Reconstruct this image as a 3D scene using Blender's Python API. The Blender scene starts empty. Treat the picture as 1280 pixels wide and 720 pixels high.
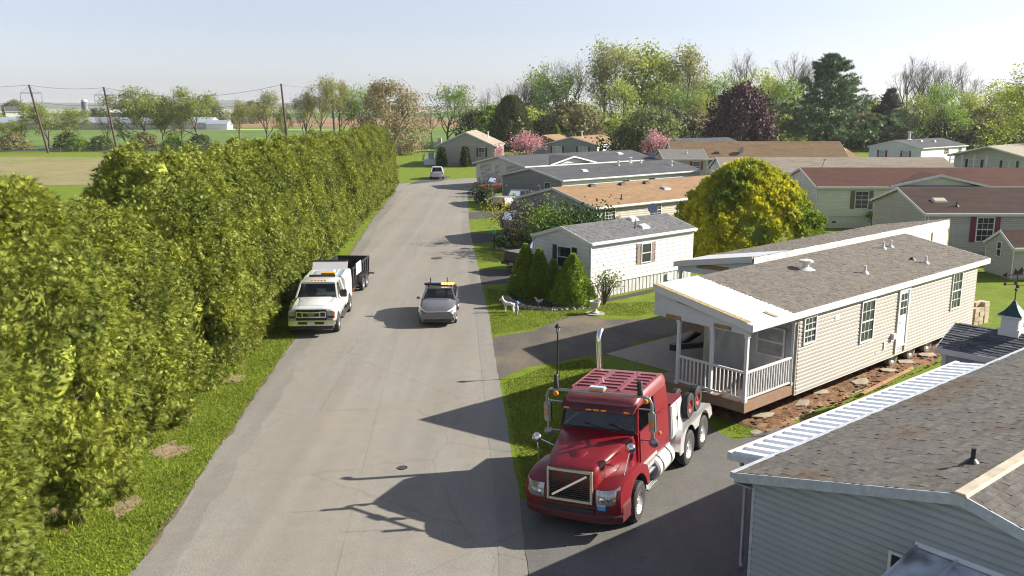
import bpy, bmesh, math, random
import numpy as np
from mathutils import Vector, Matrix
R = math.radians
S = bpy.context.scene
C = bpy.data.collections.new("place"); S.collection.children.link(C)

# ------------------------------------------------------------------ camera
cam = bpy.data.cameras.new("camera"); camo = bpy.data.objects.new("camera", cam); C.objects.link(camo)
cam.sensor_width = 36.0; cam.lens = 1100 / 1280 * 36.0
cam.clip_start = 0.3; cam.clip_end = 30000
camo.location = (0, 0, 9.8); camo.rotation_euler = (math.pi / 2 - math.atan(227 / 1100), 0, 0)
S.camera = camo
# ------------------------------------------------------------------ world, sun, exposure
SUN_EL, SUN_AZ = R(28), math.atan2(0.98, 0.19)          # azimuth clockwise from +Y
w = bpy.data.worlds.new("World"); S.world = w; w.use_nodes = True
nt = w.node_tree
sky = nt.nodes.new("ShaderNodeTexSky"); sky.sky_type = 'NISHITA'; sky.sun_disc = False
sky.sun_elevation = SUN_EL; sky.sun_rotation = SUN_AZ
sky.altitude = 0; sky.air_density = 1.0; sky.dust_density = .7; sky.ozone_density = 1.2
bg = nt.nodes["Background"]; hs = nt.nodes.new("ShaderNodeHueSaturation"); hs.inputs["Saturation"].default_value = .42; nt.links.new(sky.outputs[0], hs.inputs["Color"])
wb = nt.nodes.new("ShaderNodeVectorMath"); wb.operation = 'MULTIPLY'; wb.inputs[1].default_value = (.92, .95, 1.10); nt.links.new(hs.outputs[0], wb.inputs[0])   # camera white balance
nt.links.new(wb.outputs[0], bg.inputs[0]); bg.inputs[1].default_value = 0.064
sl = bpy.data.lights.new("sun", 'SUN'); sl.energy = 4.6; sl.angle = R(0.55); sl.color = (1.0, 0.93, 0.81)
slo = bpy.data.objects.new("sun", sl); C.objects.link(slo)
sd = Vector((math.sin(SUN_AZ) * math.cos(SUN_EL), math.cos(SUN_AZ) * math.cos(SUN_EL), math.sin(SUN_EL)))
slo.rotation_euler = sd.to_track_quat('Z', 'Y').to_euler()
S.view_settings.view_transform = 'Standard'; S.view_settings.look = 'None'
S.view_settings.exposure = 1.3; S.view_settings.gamma = 1.0
S.cycles.max_bounces = 7; S.cycles.sample_clamp_indirect = 4.0; S.cycles.caustics_reflective = False; S.cycles.caustics_refractive = False; S.cycles.transparent_max_bounces = 24; S.cycles.use_denoising = True; S.cycles.denoising_prefilter = 'ACCURATE'; S.cycles.denoising_input_passes = 'RGB_ALBEDO_NORMAL'; S.cycles.filter_width = 1.1
try: S.cycles.use_adaptive_sampling = True; S.cycles.adaptive_threshold = 0.012
except Exception: pass

# ------------------------------------------------------------------ materials
MATS = {}
def mat(name, col, rough=.7, metal=0., var=.12, vs=2., bump=0., bs=30., coat=0., isl=0., spec=.5, trans=0.,
        stretch=(1, 1, 1), col2=None, c2s=.6, c2w=(.45, .65), emis=None, estr=0):
    if name in MATS: return MATS[name]
    m = bpy.data.materials.new(name); m.use_nodes = True; n = m.node_tree.nodes; l = m.node_tree.links
    b = n["Principled BSDF"]
    b.inputs["Roughness"].default_value = rough; b.inputs["Metallic"].default_value = metal
    b.inputs["Specular IOR Level"].default_value = spec
    if coat: b.inputs["Coat Weight"].default_value = coat; b.inputs["Coat Roughness"].default_value = .06
    if emis: b.inputs["Emission Color"].default_value = (*emis, 1); b.inputs["Emission Strength"].default_value = estr
    tc = n.new("ShaderNodeTexCoord"); mp = n.new("ShaderNodeMapping"); l.new(tc.outputs["Object"], mp.inputs[0])
    mp.inputs["Scale"].default_value = stretch
    cur = None
    rgb = n.new("ShaderNodeRGB"); rgb.outputs[0].default_value = (*col, 1); cur = rgb.outputs[0]
    if col2:
        nz = n.new("ShaderNodeTexNoise"); nz.inputs["Scale"].default_value = c2s; nz.inputs["Detail"].default_value = 5
        l.new(mp.outputs[0], nz.inputs["Vector"])
        mr = n.new("ShaderNodeMapRange"); mr.inputs[1].default_value = c2w[0]; mr.inputs[2].default_value = c2w[1]
        l.new(nz.outputs[0], mr.inputs[0])
        mx = n.new("ShaderNodeMix"); mx.data_type = 'RGBA'; l.new(mr.outputs[0], mx.inputs[0])
        l.new(cur, mx.inputs[6]); mx.inputs[7].default_value = (*col2, 1); cur = mx.outputs[2]
    if var:
        nz = n.new("ShaderNodeTexNoise"); nz.inputs["Scale"].default_value = vs; nz.inputs["Detail"].default_value = 6
        nz.inputs["Roughness"].default_value = .65
        l.new(mp.outputs[0], nz.inputs["Vector"])
        mr = n.new("ShaderNodeMapRange"); mr.inputs[1].default_value = .3; mr.inputs[2].default_value = .7
        mr.inputs[3].default_value = 1 - var; mr.inputs[4].default_value = 1 + var; l.new(nz.outputs[0], mr.inputs[0])
        mx = n.new("ShaderNodeVectorMath"); mx.operation = 'SCALE'; l.new(cur, mx.inputs[0]); l.new(mr.outputs[0], mx.inputs[3]); cur = mx.outputs[0]
    if isl:
        ge = n.new("ShaderNodeNewGeometry"); oi = n.new("ShaderNodeObjectInfo")
        ad = n.new("ShaderNodeMath"); l.new(ge.outputs["Random Per Island"], ad.inputs[0]); l.new(oi.outputs["Random"], ad.inputs[1])
        fr = n.new("ShaderNodeMath"); fr.operation = 'FRACT'; l.new(ad.outputs[0], fr.inputs[0])
        mr = n.new("ShaderNodeMapRange"); mr.inputs[3].default_value = 1 - isl; mr.inputs[4].default_value = 1 + isl; l.new(fr.outputs[0], mr.inputs[0])
        mx = n.new("ShaderNodeVectorMath"); mx.operation = 'SCALE'; l.new(cur, mx.inputs[0]); l.new(mr.outputs[0], mx.inputs[3]); cur = mx.outputs[0]
    l.new(cur, b.inputs["Base Color"])
    if bump:
        nz = n.new("ShaderNodeTexNoise"); nz.inputs["Scale"].default_value = bs; nz.inputs["Detail"].default_value = 4
        l.new(mp.outputs[0], nz.inputs["Vector"])
        bp = n.new("ShaderNodeBump"); bp.inputs["Strength"].default_value = bump; bp.inputs["Distance"].default_value = .02
        l.new(nz.outputs[0], bp.inputs["Height"]); l.new(bp.outputs[0], b.inputs["Normal"])
    if trans:      # light passing through a thin leaf or sheet
        tr = n.new("ShaderNodeBsdfTranslucent"); l.new(cur, tr.inputs[0])
        ms = n.new("ShaderNodeMixShader"); ms.inputs[0].default_value = trans
        l.new(b.outputs[0], ms.inputs[1]); l.new(tr.outputs[0], ms.inputs[2])
        l.new(ms.outputs[0], n["Material Output"].inputs[0])
    MATS[name] = m; return m

def glass(name, tint, clear=.6, rough=.02):
    """window glass: a tinted see-through pane under a mirror coat"""
    if name in MATS: return MATS[name]
    m = bpy.data.materials.new(name); m.use_nodes = True; n = m.node_tree.nodes; l = m.node_tree.links
    for x in list(n):
        if x.type == 'BSDF_PRINCIPLED': n.remove(x)
    t = n.new("ShaderNodeBsdfTransparent"); t.inputs[0].default_value = (*[clear * c for c in tint], 1)
    g = n.new("ShaderNodeBsdfGlossy"); g.inputs["Roughness"].default_value = rough; g.inputs[0].default_value = (1, 1, 1, 1)
    f = n.new("ShaderNodeFresnel"); f.inputs[0].default_value = 1.5
    ms = n.new("ShaderNodeMixShader"); l.new(f.outputs[0], ms.inputs[0]); l.new(t.outputs[0], ms.inputs[1]); l.new(g.outputs[0], ms.inputs[2])
    l.new(ms.outputs[0], n["Material Output"].inputs[0]); MATS[name] = m; return m

# ------------------------------------------------------------------ building blocks
class MB:
    """collects faces; build() links them as one mesh object"""
    def __init__(s): s.v = []; s.f = []; s.m = []
    def add(s, vs, fs, m=0):
        o = len(s.v); s.v += [tuple(v) for v in vs]; s.f += [tuple(o + i for i in f) for f in fs]; s.m += [m] * len(fs); return s
    def box(s, a, b, m=0):
        (x0, y0, z0), (x1, y1, z1) = [tuple(map(min, zip(a, b))), tuple(map(max, zip(a, b)))]
        return s.add([(x0,y0,z0),(x1,y0,z0),(x1,y1,z0),(x0,y1,z0),(x0,y0,z1),(x1,y0,z1),(x1,y1,z1),(x0,y1,z1)],
                     [(3,2,1,0),(4,5,6,7),(0,1,5,4),(1,2,6,5),(2,3,7,6),(3,0,4,7)], m)
    def hexa(s, p, m=0):   # 8 points: bottom ring then top ring
        return s.add(p, [(3,2,1,0),(4,5,6,7),(0,1,5,4),(1,2,6,5),(2,3,7,6),(3,0,4,7)], m)
    def beam(s, a, b, w, h, m=0, up=(0, 0, 1)):
        a = Vector(a); b = Vector(b); d = (b - a).normalized(); u = Vector(up)
        x = d.cross(u)
        if x.length < 1e-4: x = d.cross(Vector((1, 0, 0)))
        x.normalize(); u = x.cross(d)
        p = []
        for e in (a, b):
            for sx, sz in ((-1,-1),(1,-1),(1,1),(-1,1)): p.append(e + x * sx * w / 2 + u * sz * h / 2)
        return s.add(p, [(3,2,1,0),(4,5,6,7),(0,1,5,4),(1,2,6,5),(2,3,7,6),(3,0,4,7)], m)
    def tube(s, pts, r, n=8, m=0, caps=True):
        pts = [Vector(p) for p in pts]; rs = r if isinstance(r, (list, tuple)) else [r] * len(pts)
        o = len(s.v); x = None
        for i, p in enumerate(pts):
            d = (pts[min(i + 1, len(pts) - 1)] - pts[max(i - 1, 0)]).normalized()
            if x is None: x = d.cross(Vector((0, 0, 1)) if abs(d.z) < .9 else Vector((1, 0, 0))).normalized()
            else: x = (x - d * x.dot(d)).normalized()
            y = d.cross(x)
            for k in range(n):
                a = 2 * math.pi * k / n; s.v.append(tuple(p + (x * math.cos(a) + y * math.sin(a)) * rs[i]))
        for i in range(len(pts) - 1):
            for k in range(n):
                s.f.append((o + i*n + k, o + i*n + (k+1) % n, o + (i+1)*n + (k+1) % n, o + (i+1)*n + k)); s.m.append(m)
        if caps:
            s.f.append(tuple(o + k for k in range(n - 1, -1, -1))); s.m.append(m)
            e = o + (len(pts) - 1) * n; s.f.append(tuple(e + k for k in range(n))); s.m.append(m)
        return s
    def lathe(s, prof, n=24, M=None, m=0):
        """(radius, height) profile turned about z, then moved by M"""
        M = M or Matrix(); o = len(s.v)
        for r, z in prof:
            for k in range(n):
                a = 2 * math.pi * k / n; s.v.append(tuple(M @ Vector((r * math.cos(a), r * math.sin(a), z))))
        for i in range(len(prof) - 1):
            for k in range(n):
                s.f.append((o + i*n + k, o + i*n + (k+1) % n, o + (i+1)*n + (k+1) % n, o + (i+1)*n + k)); s.m.append(m)
        return s
    def prism(s, poly, M, d, m=0):
        """2-D outline (x,y) given thickness d along z, placed by M"""
        n = len(poly); p = [M @ Vector((x, y, 0)) for x, y in poly] + [M @ Vector((x, y, d)) for x, y in poly]
        return s.add(p, [tuple(range(n - 1, -1, -1)), tuple(range(n, 2*n))] + [(i, (i+1) % n, n + (i+1) % n, n + i) for i in range(n)], m)
    def loft(s, rings, m=0, caps=True, closed=True):
        o = len(s.v); n = len(rings[0])
        for r in rings: s.v += [tuple(p) for p in r]
        for i in range(len(rings) - 1):
            for k in range(n if closed else n - 1):
                s.f.append((o + i*n + k, o + i*n + (k+1) % n, o + (i+1)*n + (k+1) % n, o + (i+1)*n + k)); s.m.append(m)
        if caps:
            s.f.append(tuple(o + k for k in range(n - 1, -1, -1))); s.m.append(m)
            e = o + (len(rings) - 1) * n; s.f.append(tuple(e + k for k in range(n))); s.m.append(m)
        return s
    def mesh(s, name, mats):
        me = bpy.data.meshes.new(name); me.from_pydata(s.v, [], s.f)
        for m in (mats if isinstance(mats, (list, tuple)) else [mats]): me.materials.append(m)
        if any(s.m): me.polygons.foreach_set("material_index", s.m)
        me.update(); return me
    def build(s, name, mats, parent=None, smooth=None, bevel=0, fix=True, subd=0):
        me = s.mesh(name, mats)
        if fix or bevel:
            b = bmesh.new(); b.from_mesh(me); bmesh.ops.recalc_face_normals(b, faces=b.faces)
            if bevel:
                b.edges.ensure_lookup_table()
                es = [e for e in b.edges if len(e.link_faces) == 2 and e.calc_face_angle(0) > R(28)]
                bmesh.ops.bevel(b, geom=es, offset=bevel, segments=2, affect='EDGES', clamp_overlap=True)
            b.to_mesh(me); b.free()
        o = link(name, me, parent)
        if smooth: shade(me, smooth)
        if subd:
            md = o.modifiers.new("s", 'SUBSURF'); md.levels = md.render_levels = subd
        return o
def shade(me, ang):
    me.polygons.foreach_set("use_smooth", [True] * len(me.polygons))
    try: me.set_sharp_from_angle(angle=R(ang))
    except Exception: pass
def link(name, me, parent=None):
    o = bpy.data.objects.new(name, me); C.objects.link(o)
    if parent: o.parent = parent
    return o
def tag(o, label=None, cat=None, group=None, kind=None):
    if label: o['label'] = label
    if cat: o['category'] = cat
    if group: o['group'] = group
    if kind: o['kind'] = kind
    return o
def thing(name, label, cat, loc=(0, 0, 0), rz=0., group=None):
    o = bpy.data.objects.new(name, None); C.objects.link(o); o.empty_display_size = .3
    o.location = loc; o.rotation_euler = (0, 0, rz)
    return tag(o, label, cat, group)
def piece(name, me, parent, loc=(0, 0, 0), rot=(0, 0, 0), sc=(1, 1, 1)):
    o = link(name, me, parent); o.location = loc; o.rotation_euler = rot; o.scale = sc; return o
def kids(o): return list(o.children)
def copy_tree(o, parent=None):
    c = o.copy(); C.objects.link(c); c.parent = parent
    for ch in kids(o): copy_tree(ch, c)
    return c
def struct(name, mb, m, **k):
    return tag(mb.build(name, m, None, **k), kind='structure')
def np_mesh(name, V, F, mats, mi=None):
    """fast mesh from arrays; F is (n,3) or (n,4)"""
    me = bpy.data.meshes.new(name); n, k = F.shape
    me.vertices.add(len(V)); me.vertices.foreach_set("co", np.asarray(V, np.float32).ravel())
    me.loops.add(n * k); me.loops.foreach_set("vertex_index", F.astype(np.int32).ravel())
    me.polygons.add(n); me.polygons.foreach_set("loop_start", np.arange(0, n * k, k, dtype=np.int32))
    for m in (mats if isinstance(mats, (list, tuple)) else [mats]): me.materials.append(m)
    if mi is not None: me.polygons.foreach_set("material_index", np.asarray(mi, np.int32))
    me.update(calc_edges=True); return me
def rnd(a, b): return random.uniform(a, b)
random.seed(7)

# shared surfaces
WHITE = mat("white_paint", (.60, .60, .59), .45, var=.05, vs=3)
WHITE_W = mat("white_weathered", (.62, .64, .66), .5, var=.12, vs=5)
BLACK = mat("black_plastic", (.02, .02, .022), .5, var=.1)
RUBBER = mat("tyre_rubber", (.028, .027, .026), .8, var=.2, vs=8, bump=.2, bs=60)
CHROME = mat("chrome", (.82, .82, .82), .12, 1, var=.04)
ALU = mat("brushed_aluminium", (.62, .63, .64), .33, 1, var=.1, vs=8)
STEEL = mat("dark_steel", (.05, .05, .055), .5, .4, var=.2)
PANE = mat("window_pane", (.028, .035, .04), .06, var=.25, vs=1.5, spec=.8)
BLIND = mat("pale_window_blind", (.32, .35, .36), .15, var=.1, spec=.8, stretch=(1, 1, 30))
# ------------------------------------------------------------------ the ground, roads and fields
def ground_mat():
    m = bpy.data.materials.new("mown_grass"); m.use_nodes = True; n = m.node_tree.nodes; l = m.node_tree.links
    b = n["Principled BSDF"]; b.inputs["Roughness"].default_value = .9; b.inputs["Specular IOR Level"].default_value = .15
    tc = n.new("ShaderNodeTexCoord")
    def noise(sc, det=6, rough=.6):
        z = n.new("ShaderNodeTexNoise"); z.inputs["Scale"].default_value = sc; z.inputs["Detail"].default_value = det
        z.inputs["Roughness"].default_value = rough; l.new(tc.outputs["Object"], z.inputs["Vector"]); return z.outputs[0]
    def ramp(src, stops):
        r = n.new("ShaderNodeValToRGB"); l.new(src, r.inputs[0]); e = r.color_ramp.elements
        e[0].position, e[0].color = stops[0][0], (*stops[0][1], 1); e[1].position, e[1].color = stops[-1][0], (*stops[-1][1], 1)
        for p, c in stops[1:-1]:
            k = e.new(p); k.color = (*c, 1)
        return r.outputs[0]
    a = ramp(noise(.9, 8, .7), [(.25, (.095, .14, .013)), (.5, (.15, .205, .018)), (.75, (.21, .25, .032))])
    f = ramp(noise(14, 6, .75), [(.3, (.45, .5, .45)), (.7, (1.35, 1.35, 1.3))])
    mx = n.new("ShaderNodeMix"); mx.data_type = 'RGBA'; mx.blend_type = 'MULTIPLY'; mx.inputs[0].default_value = 1
    l.new(a, mx.inputs[6]); l.new(f, mx.inputs[7]); l.new(mx.outputs[2], b.inputs["Base Color"])
    bp = n.new("ShaderNodeBump"); bp.inputs["Strength"].default_value = .8; bp.inputs["Distance"].default_value = .06
    l.new(noise(22, 5), bp.inputs["Height"]); l.new(bp.outputs[0], b.inputs["Normal"])
    MATS["mown_grass"] = m; return m
GRASS = ground_mat()

def asphalt(name, stops, fine=.22, streak=.0, crack=0, stain=None):
    m = bpy.data.materials.new(name); m.use_nodes = True; n = m.node_tree.nodes; l = m.node_tree.links
    b = n["Principled BSDF"]; b.inputs["Roughness"].default_value = .88; b.inputs["Specular IOR Level"].default_value = .25
    tc = n.new("ShaderNodeTexCoord")
    def noise(sc, det=6, rough=.6, st=None):
        z = n.new("ShaderNodeTexNoise"); z.inputs["Scale"].default_value = sc; z.inputs["Detail"].default_value = det; z.inputs["Roughness"].default_value = rough
        src = tc.outputs["Object"]
        if st:
            mp = n.new("ShaderNodeMapping"); mp.inputs["Scale"].default_value = st; l.new(src, mp.inputs[0]); src = mp.outputs[0]
        l.new(src, z.inputs["Vector"]); return z.outputs[0]
    r = n.new("ShaderNodeValToRGB"); l.new(noise(.35, 7, .6, (1, .35, 1)), r.inputs[0]); e = r.color_ramp.elements
    e[0].position, e[0].color = .3, (*stops[0], 1); e[1].position, e[1].color = .7, (*stops[1], 1)
    cur = r.outputs[0]
    def mul(cur, src, lo, hi, a, bb):
        mr = n.new("ShaderNodeMapRange"); mr.inputs[1].default_value = lo; mr.inputs[2].default_value = hi; mr.inputs[3].default_value = a; mr.inputs[4].default_value = bb
        l.new(src, mr.inputs[0]); v = n.new("ShaderNodeVectorMath"); v.operation = 'SCALE'; l.new(cur, v.inputs[0]); l.new(mr.outputs[0], v.inputs[3]); return v.outputs[0]
    cur = mul(cur, noise(28, 4, .8), .3, .7, 1 - fine, 1 + fine)
    cur = mul(cur, noise(2.2, 5, .7), .3, .7, .93, 1.07)
    if streak: cur = mul(cur, noise(1.1, 4, .55, (1, .02, 1)), .35, .65, 1 - streak, 1 + streak)
    if stain:     # tan mud tracked over the surface
        mr = n.new("ShaderNodeMapRange"); mr.inputs[1].default_value = .46; mr.inputs[2].default_value = .7; mr.inputs[4].default_value = .7 if fine < .25 else .35
        l.new(noise(.28, 8, .7, (1, .5, 1)), mr.inputs[0])
        mx = n.new("ShaderNodeMix"); mx.data_type = 'RGBA'; l.new(mr.outputs[0], mx.inputs[0]); l.new(cur, mx.inputs[6]); mx.inputs[7].default_value = (*stain, 1); cur = mx.outputs[2]
    if crack:
        v = n.new("ShaderNodeTexVoronoi"); v.feature = 'DISTANCE_TO_EDGE'; v.inputs["Scale"].default_value = .22
        wz = n.new("ShaderNodeTexNoise"); wz.inputs["Scale"].default_value = 1.2; wz.inputs["Detail"].default_value = 5; l.new(tc.outputs["Object"], wz.inputs["Vector"])
        mm = n.new("ShaderNodeMix"); mm.data_type = 'VECTOR'; mm.inputs[0].default_value = .25; l.new(tc.outputs["Object"], mm.inputs[4]); l.new(wz.outputs[1], mm.inputs[5]); l.new(mm.outputs[1], v.inputs["Vector"])
        cur = mul(cur, v.outputs[0], .0, .006, 1 - crack, 1)
    l.new(cur, b.inputs["Base Color"])
    bp = n.new("ShaderNodeBump"); bp.inputs["Strength"].default_value = .25; bp.inputs["Distance"].default_value = .01; l.new(noise(40, 3), bp.inputs["Height"]); l.new(bp.outputs[0], b.inputs["Normal"])
    MATS[name] = m; return m
ROAD = asphalt("worn_pale_asphalt", ((.205, .192, .17), (.24, .226, .20)), .42, .07, .14, (.26, .205, .14))
EDGE = asphalt("older_grey_asphalt", ((.165, .155, .138), (.22, .207, .185)), .35, .1, .1)
GUTTER = asphalt("pale_gutter_concrete", ((.185, .175, .155), (.225, .212, .19)), .25, .08, .2)
DRIVE = asphalt("dark_driveway_asphalt", ((.055, .053, .052), (.085, .08, .075)), .22, 0, 0)
MUDDY = asphalt("mud_stained_driveway_asphalt", ((.07, .066, .06), (.12, .105, .088)), .22, 0, .1, (.24, .185, .12))
APRON = asphalt("grey_driveway_asphalt", ((.105, .102, .096), (.15, .145, .135)), .28, .06, .12)
CONC = asphalt("dusty_concrete", ((.26, .22, .17), (.34, .295, .24)), .1, 0, .1, (.2, .14, .09))
SOIL = mat("turned_red_soil", (.165, .08, .038), .95, var=.5, vs=5, bump=1, bs=14, col2=(.24, .14, .07), c2s=1.3)
GRAVEL = mat("pale_gravel", (.3, .26, .2), .95, var=.4, vs=20, bump=1, bs=30)

def fillpoly(pts, z, jit=0., seg=.6, seed=1):
    """one sheet from an outline, its edge broken up by small wobbles"""
    rg = random.Random(seed); out = []
    for i, a in enumerate(pts):
        b = pts[(i + 1) % len(pts)]; L = math.hypot(b[0]-a[0], b[1]-a[1]); n = max(1, int(L / seg)) if jit else 1
        for k in range(n):
            t = k / n; j = jit if k else 0
            out.append((a[0] + (b[0]-a[0]) * t + rg.uniform(-j, j), a[1] + (b[1]-a[1]) * t + rg.uniform(-j, j), z))
    mb = MB(); mb.add(out, [tuple(range(len(out)))]); return mb
def sheet(name, pts, z, m, jit=.03, seed=1, seg=.6):
    mb = fillpoly(pts, z, jit, seg, seed); me = mb.mesh(name, m)
    b = bmesh.new(); b.from_mesh(me); bmesh.ops.triangulate(b, faces=b.faces)
    for f in b.faces:
        if f.normal.z < 0: f.normal_flip()
    b.to_mesh(me); b.free()
    return tag(link(name, me), kind='structure')

g = MB(); q = 9000
g.add([(-q, -q, 0), (q, -q, 0), (q, q, 0), (-q, q, 0)], [(0, 1, 2, 3)]); struct("ground", g, GRASS)

Ledge = [(-6.9, 0), (-8.08, 17.16), (-9.29, 36.08), (-10.67, 55.03), (-12.3, 78), (-13.7, 104), (-15.0, 107), (-18, 108.5), (-45, 111)]
Redge = [(-48, 119), (-19, 115), (-14.5, 114.3), (-10, 118.6), (-7.2, 122.3), (-4.4, 124.2), (-4.6, 118), (-5.2, 103), (-3.5, 72), (-1.89, 51), (-1.05, 40.07), (-.43, 30.4), (.24, 20.15), (.34, 17.16), (.9, 0)]
sheet("road", Ledge + Redge, .004, ROAD, .03, 3)
def ribbon(name, line, w0, w1, z, m, seed=5, jit=.03):
    """a band that follows a line, w0 to w1 metres to its right"""
    rg = random.Random(seed); P = []
    for i in range(len(line) - 1):
        a, b = line[i], line[i + 1]; n = max(1, int(math.hypot(b[0]-a[0], b[1]-a[1]) / .7))
        P += [(a[0] + (b[0]-a[0]) * k / n, a[1] + (b[1]-a[1]) * k / n) for k in range(n)]
    P.append(line[-1]); mb = MB(); vs = []
    for i, p in enumerate(P):
        a = P[max(i-1, 0)]; b = P[min(i+1, len(P)-1)]; d = Vector((b[0]-a[0], b[1]-a[1])).normalized(); nx, ny = d.y, -d.x
        for wd in (w0, w1): j = rg.uniform(-jit, jit); vs.append((p[0] + nx * (wd + j), p[1] + ny * (wd + j), z))
    mb.add(vs, [(2*i, 2*i+1, 2*i+3, 2*i+2) for i in range(len(P) - 1)])
    return struct(name, mb, m)
ribbon("road_edge", Ledge[:6], .02, .8, .008, EDGE, 5, .12)
ribbon("gutter", [(.9, 0), (.34, 17.16), (.24, 20.15), (-.43, 30.4), (-1.05, 40.07), (-1.89, 51), (-3.5, 72), (-5.2, 103)], -.62, -.02, .008, GUTTER, 6, .02)
ribbon("road_seam", Ledge[:6], 4.3, 4.325, .006, EDGE, 15, .012)
ribbon("bare_verge", Ledge[:6], -.1, .03, .006, mat("verge_dirt", (.13, .10, .06), .95, var=.4, vs=4), 7, .06)

sheet("muddy_driveway", [(-.5, 30.8), (.6, 32.5), (1.86, 33.2), (3.2, 34.1), (3.9, 34.0), (5.2, 36), (8.5, 38.3), (10, 40.2), (6, 40.3), (4.4, 40.1), (3.5, 41.0), (2.3, 40.6), (.9, 38), (-.9, 36.9)], .006, MUDDY, .05, 8)
sheet("front_apron", [(.2, 20.7), (.9, 21.3), (2.6, 22.9), (5.2, 25.3), (6.1, 26.1), (6.7, 24.9), (14, 29.5), (14, 22), (7.6, 18.6), (5.5, 15), (5.5, 6), (.8, 6), (.36, 17.1)], .012, APRON, .03, 9)
sheet("concrete_pad", [(3.8, 34.3), (6.9, 30.8), (17.5, 40.2), (14.4, 43.7)], .012, CONC, .0, 10)
sheet("driveway", [(-1.75, 48.3), (.2, 48.9), (3.6, 52.5), (3.6, 57), (.2, 53.4), (-2.0, 53)], .006, DRIVE, .04, 11)
sheet("driveway", [(-3.0, 63.4), (1.5, 66), (4, 69), (4, 74), (.6, 69.5), (-3.35, 68.6)], .006, DRIVE, .04, 12)
sheet("driveway", [(-4.0, 77.5), (-1, 79), (3, 84), (2, 88), (-1.2, 83.6), (-4.25, 82.8)], .006, DRIVE, .04, 13)
sheet("driveway", [(-4.85, 94), (-2.6, 95), (-1, 104), (-4, 107), (-5.2, 103)], .006, DRIVE, .04, 14)
sheet("driveway", [(-13.4, 112.9), (-9.4, 118.4), (-8.7, 126.5), (-11.7, 127.2)], .006, DRIVE, .04, 15)
sheet("garden_path", [(-11.7, 127.2), (-10.7, 127), (-10.4, 141), (-11.6, 141)], .008, GUTTER, .02, 16)
def soil_bed():
    # churned ground where the home was dragged in: a lumpy raised mesh
    mb = MB(); nx, ny = 150, 32; a = R(48.5); ax = (math.sin(a), math.cos(a)); e = (math.cos(a), -math.sin(a)); rg = random.Random(4); vs = []
    for i in range(nx + 1):
        for j in range(ny + 1):
            t = -2.2 + i * .115; s = -2.0 + j * (2.4 / ny)
            ed = min(j, ny - j, i, nx - i); h = 0.0 if ed == 0 else rg.uniform(.01, .09) + (.05 if (j in (11, 12)) else 0)
            wob = rg.uniform(-.15, .15) + .18*math.sin(i*.21) if ed == 0 else 0
            x = 9.15 + ax[0] * t + e[0] * (s + wob); y = 27.34 + ax[1] * t + e[1] * (s + wob); vs.append((x, y, .003 + h))
    mb.add(vs, [(i*(ny+1)+j, (i+1)*(ny+1)+j, (i+1)*(ny+1)+j+1, i*(ny+1)+j+1) for i in range(nx) for j in range(ny)])
    return struct("soil", mb, SOIL, smooth=60)
soil_bed()
sheet("gravel_strip", [(7.3, 25.6), (7.4, 25.2), (16.0, 33.0), (15.8, 33.2)], .008, GRAVEL, .06, 17)
for x, y, r, sd_ in ((-9.75, 20.6, .4, 1), (-10.0, 24.1, .5, 2), (-10.2, 31, .35, 3)):
    sheet("bare_soil_patch", [(x + r * random.uniform(.5, 1.5) * math.cos(t * .628), y + 1.5 * r * random.uniform(.5, 1.5) * math.sin(t * .628)) for t in range(10)], .005, mat("dry_bare_soil", (.26, .19, .12), .95, var=.3, vs=5, bump=.6), .06, sd_)
# iron covers in the road
for x, y in ((-4.95, 57.1), (-5.32, 63.5), (-3.03, 22.84)):
    t = thing("manhole_cover", {57: "round iron cover in the road, the nearer of the pair beyond the silver car", 63: "round iron cover in the road, farther of the pair beyond the silver car", 22: "small dark iron cover in the bare road beside the red truck's shadow"}[int(y)], "manhole cover", (x, y, .004), 0, "iron covers in the road")
    rr = .38 if y > 40 else .14
    MB().lathe([(0, .012), (rr - .04, .012), (rr - .04, .006), (rr, .016), (rr, 0)], 24).build("cover", mat("cast_iron", (.06, .055, .05), .7, .3, var=.3, vs=9, bump=.5), t)

# farmland beyond the hedge: flat strips, and a low wooded ridge at the skyline
def field(name, y0, y1, x0, x1, z, col, col2, vs=.02):
    m = mat(name + "_surface", col, .95, var=.18, vs=vs * 6, col2=col2, c2s=vs, spec=.1)
    sheet(name, [(x0, y0), (x1, y0), (x1, y1), (x0, y1)], z, m, 0)
field("fallow_field", 112, 176, -420, -36, .02, (.24, .205, .105), (.2, .2, .08), .05)
field("pasture", 205, 372, -700, 60, .02, (.10, .165, .04), (.13, .185, .05), .012)
field("ploughed_field", 440, 800, -900, 600, .03, (.27, .17, .095), (.24, .165, .09), .006)
field("wheat_field", 800, 1400, -1500, 1500, .04, (.07, .14, .045), (.085, .15, .05), .004)
field("stubble_field", 1400, 3000, -3500, 3500, .06, (.33, .3, .16), (.2, .24, .1), .0012)
sheet("farm_lane", [(-150, 380), (-40, 371), (-40, 376), (-150, 392)], .05, mat("pale_lane", (.42, .4, .36), .9), 0)
def ridge():
    mb = MB(); rg = random.Random(3); vs = []; n = 220
    for i in range(n + 1):
        x = -4200 + 9000 * i / n; h = 14 + 10 * math.sin(i * .11) + 6 * math.sin(i * .37 + 1) + rg.uniform(0, 7)
        vs += [(x, 3400, 0), (x, 3480, max(5, h)), (x, 3900, max(5, h) + 6), (x, 5200, 0)]
    mb.add(vs, [(4*i+k, 4*i+4+k, 4*i+5+k, 4*i+1+k) for i in range(n) for k in range(3)])
    struct("hills", mb, mat("far_woods", (.05, .075, .045), .95, var=.3, vs=.01))
ridge()
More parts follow.
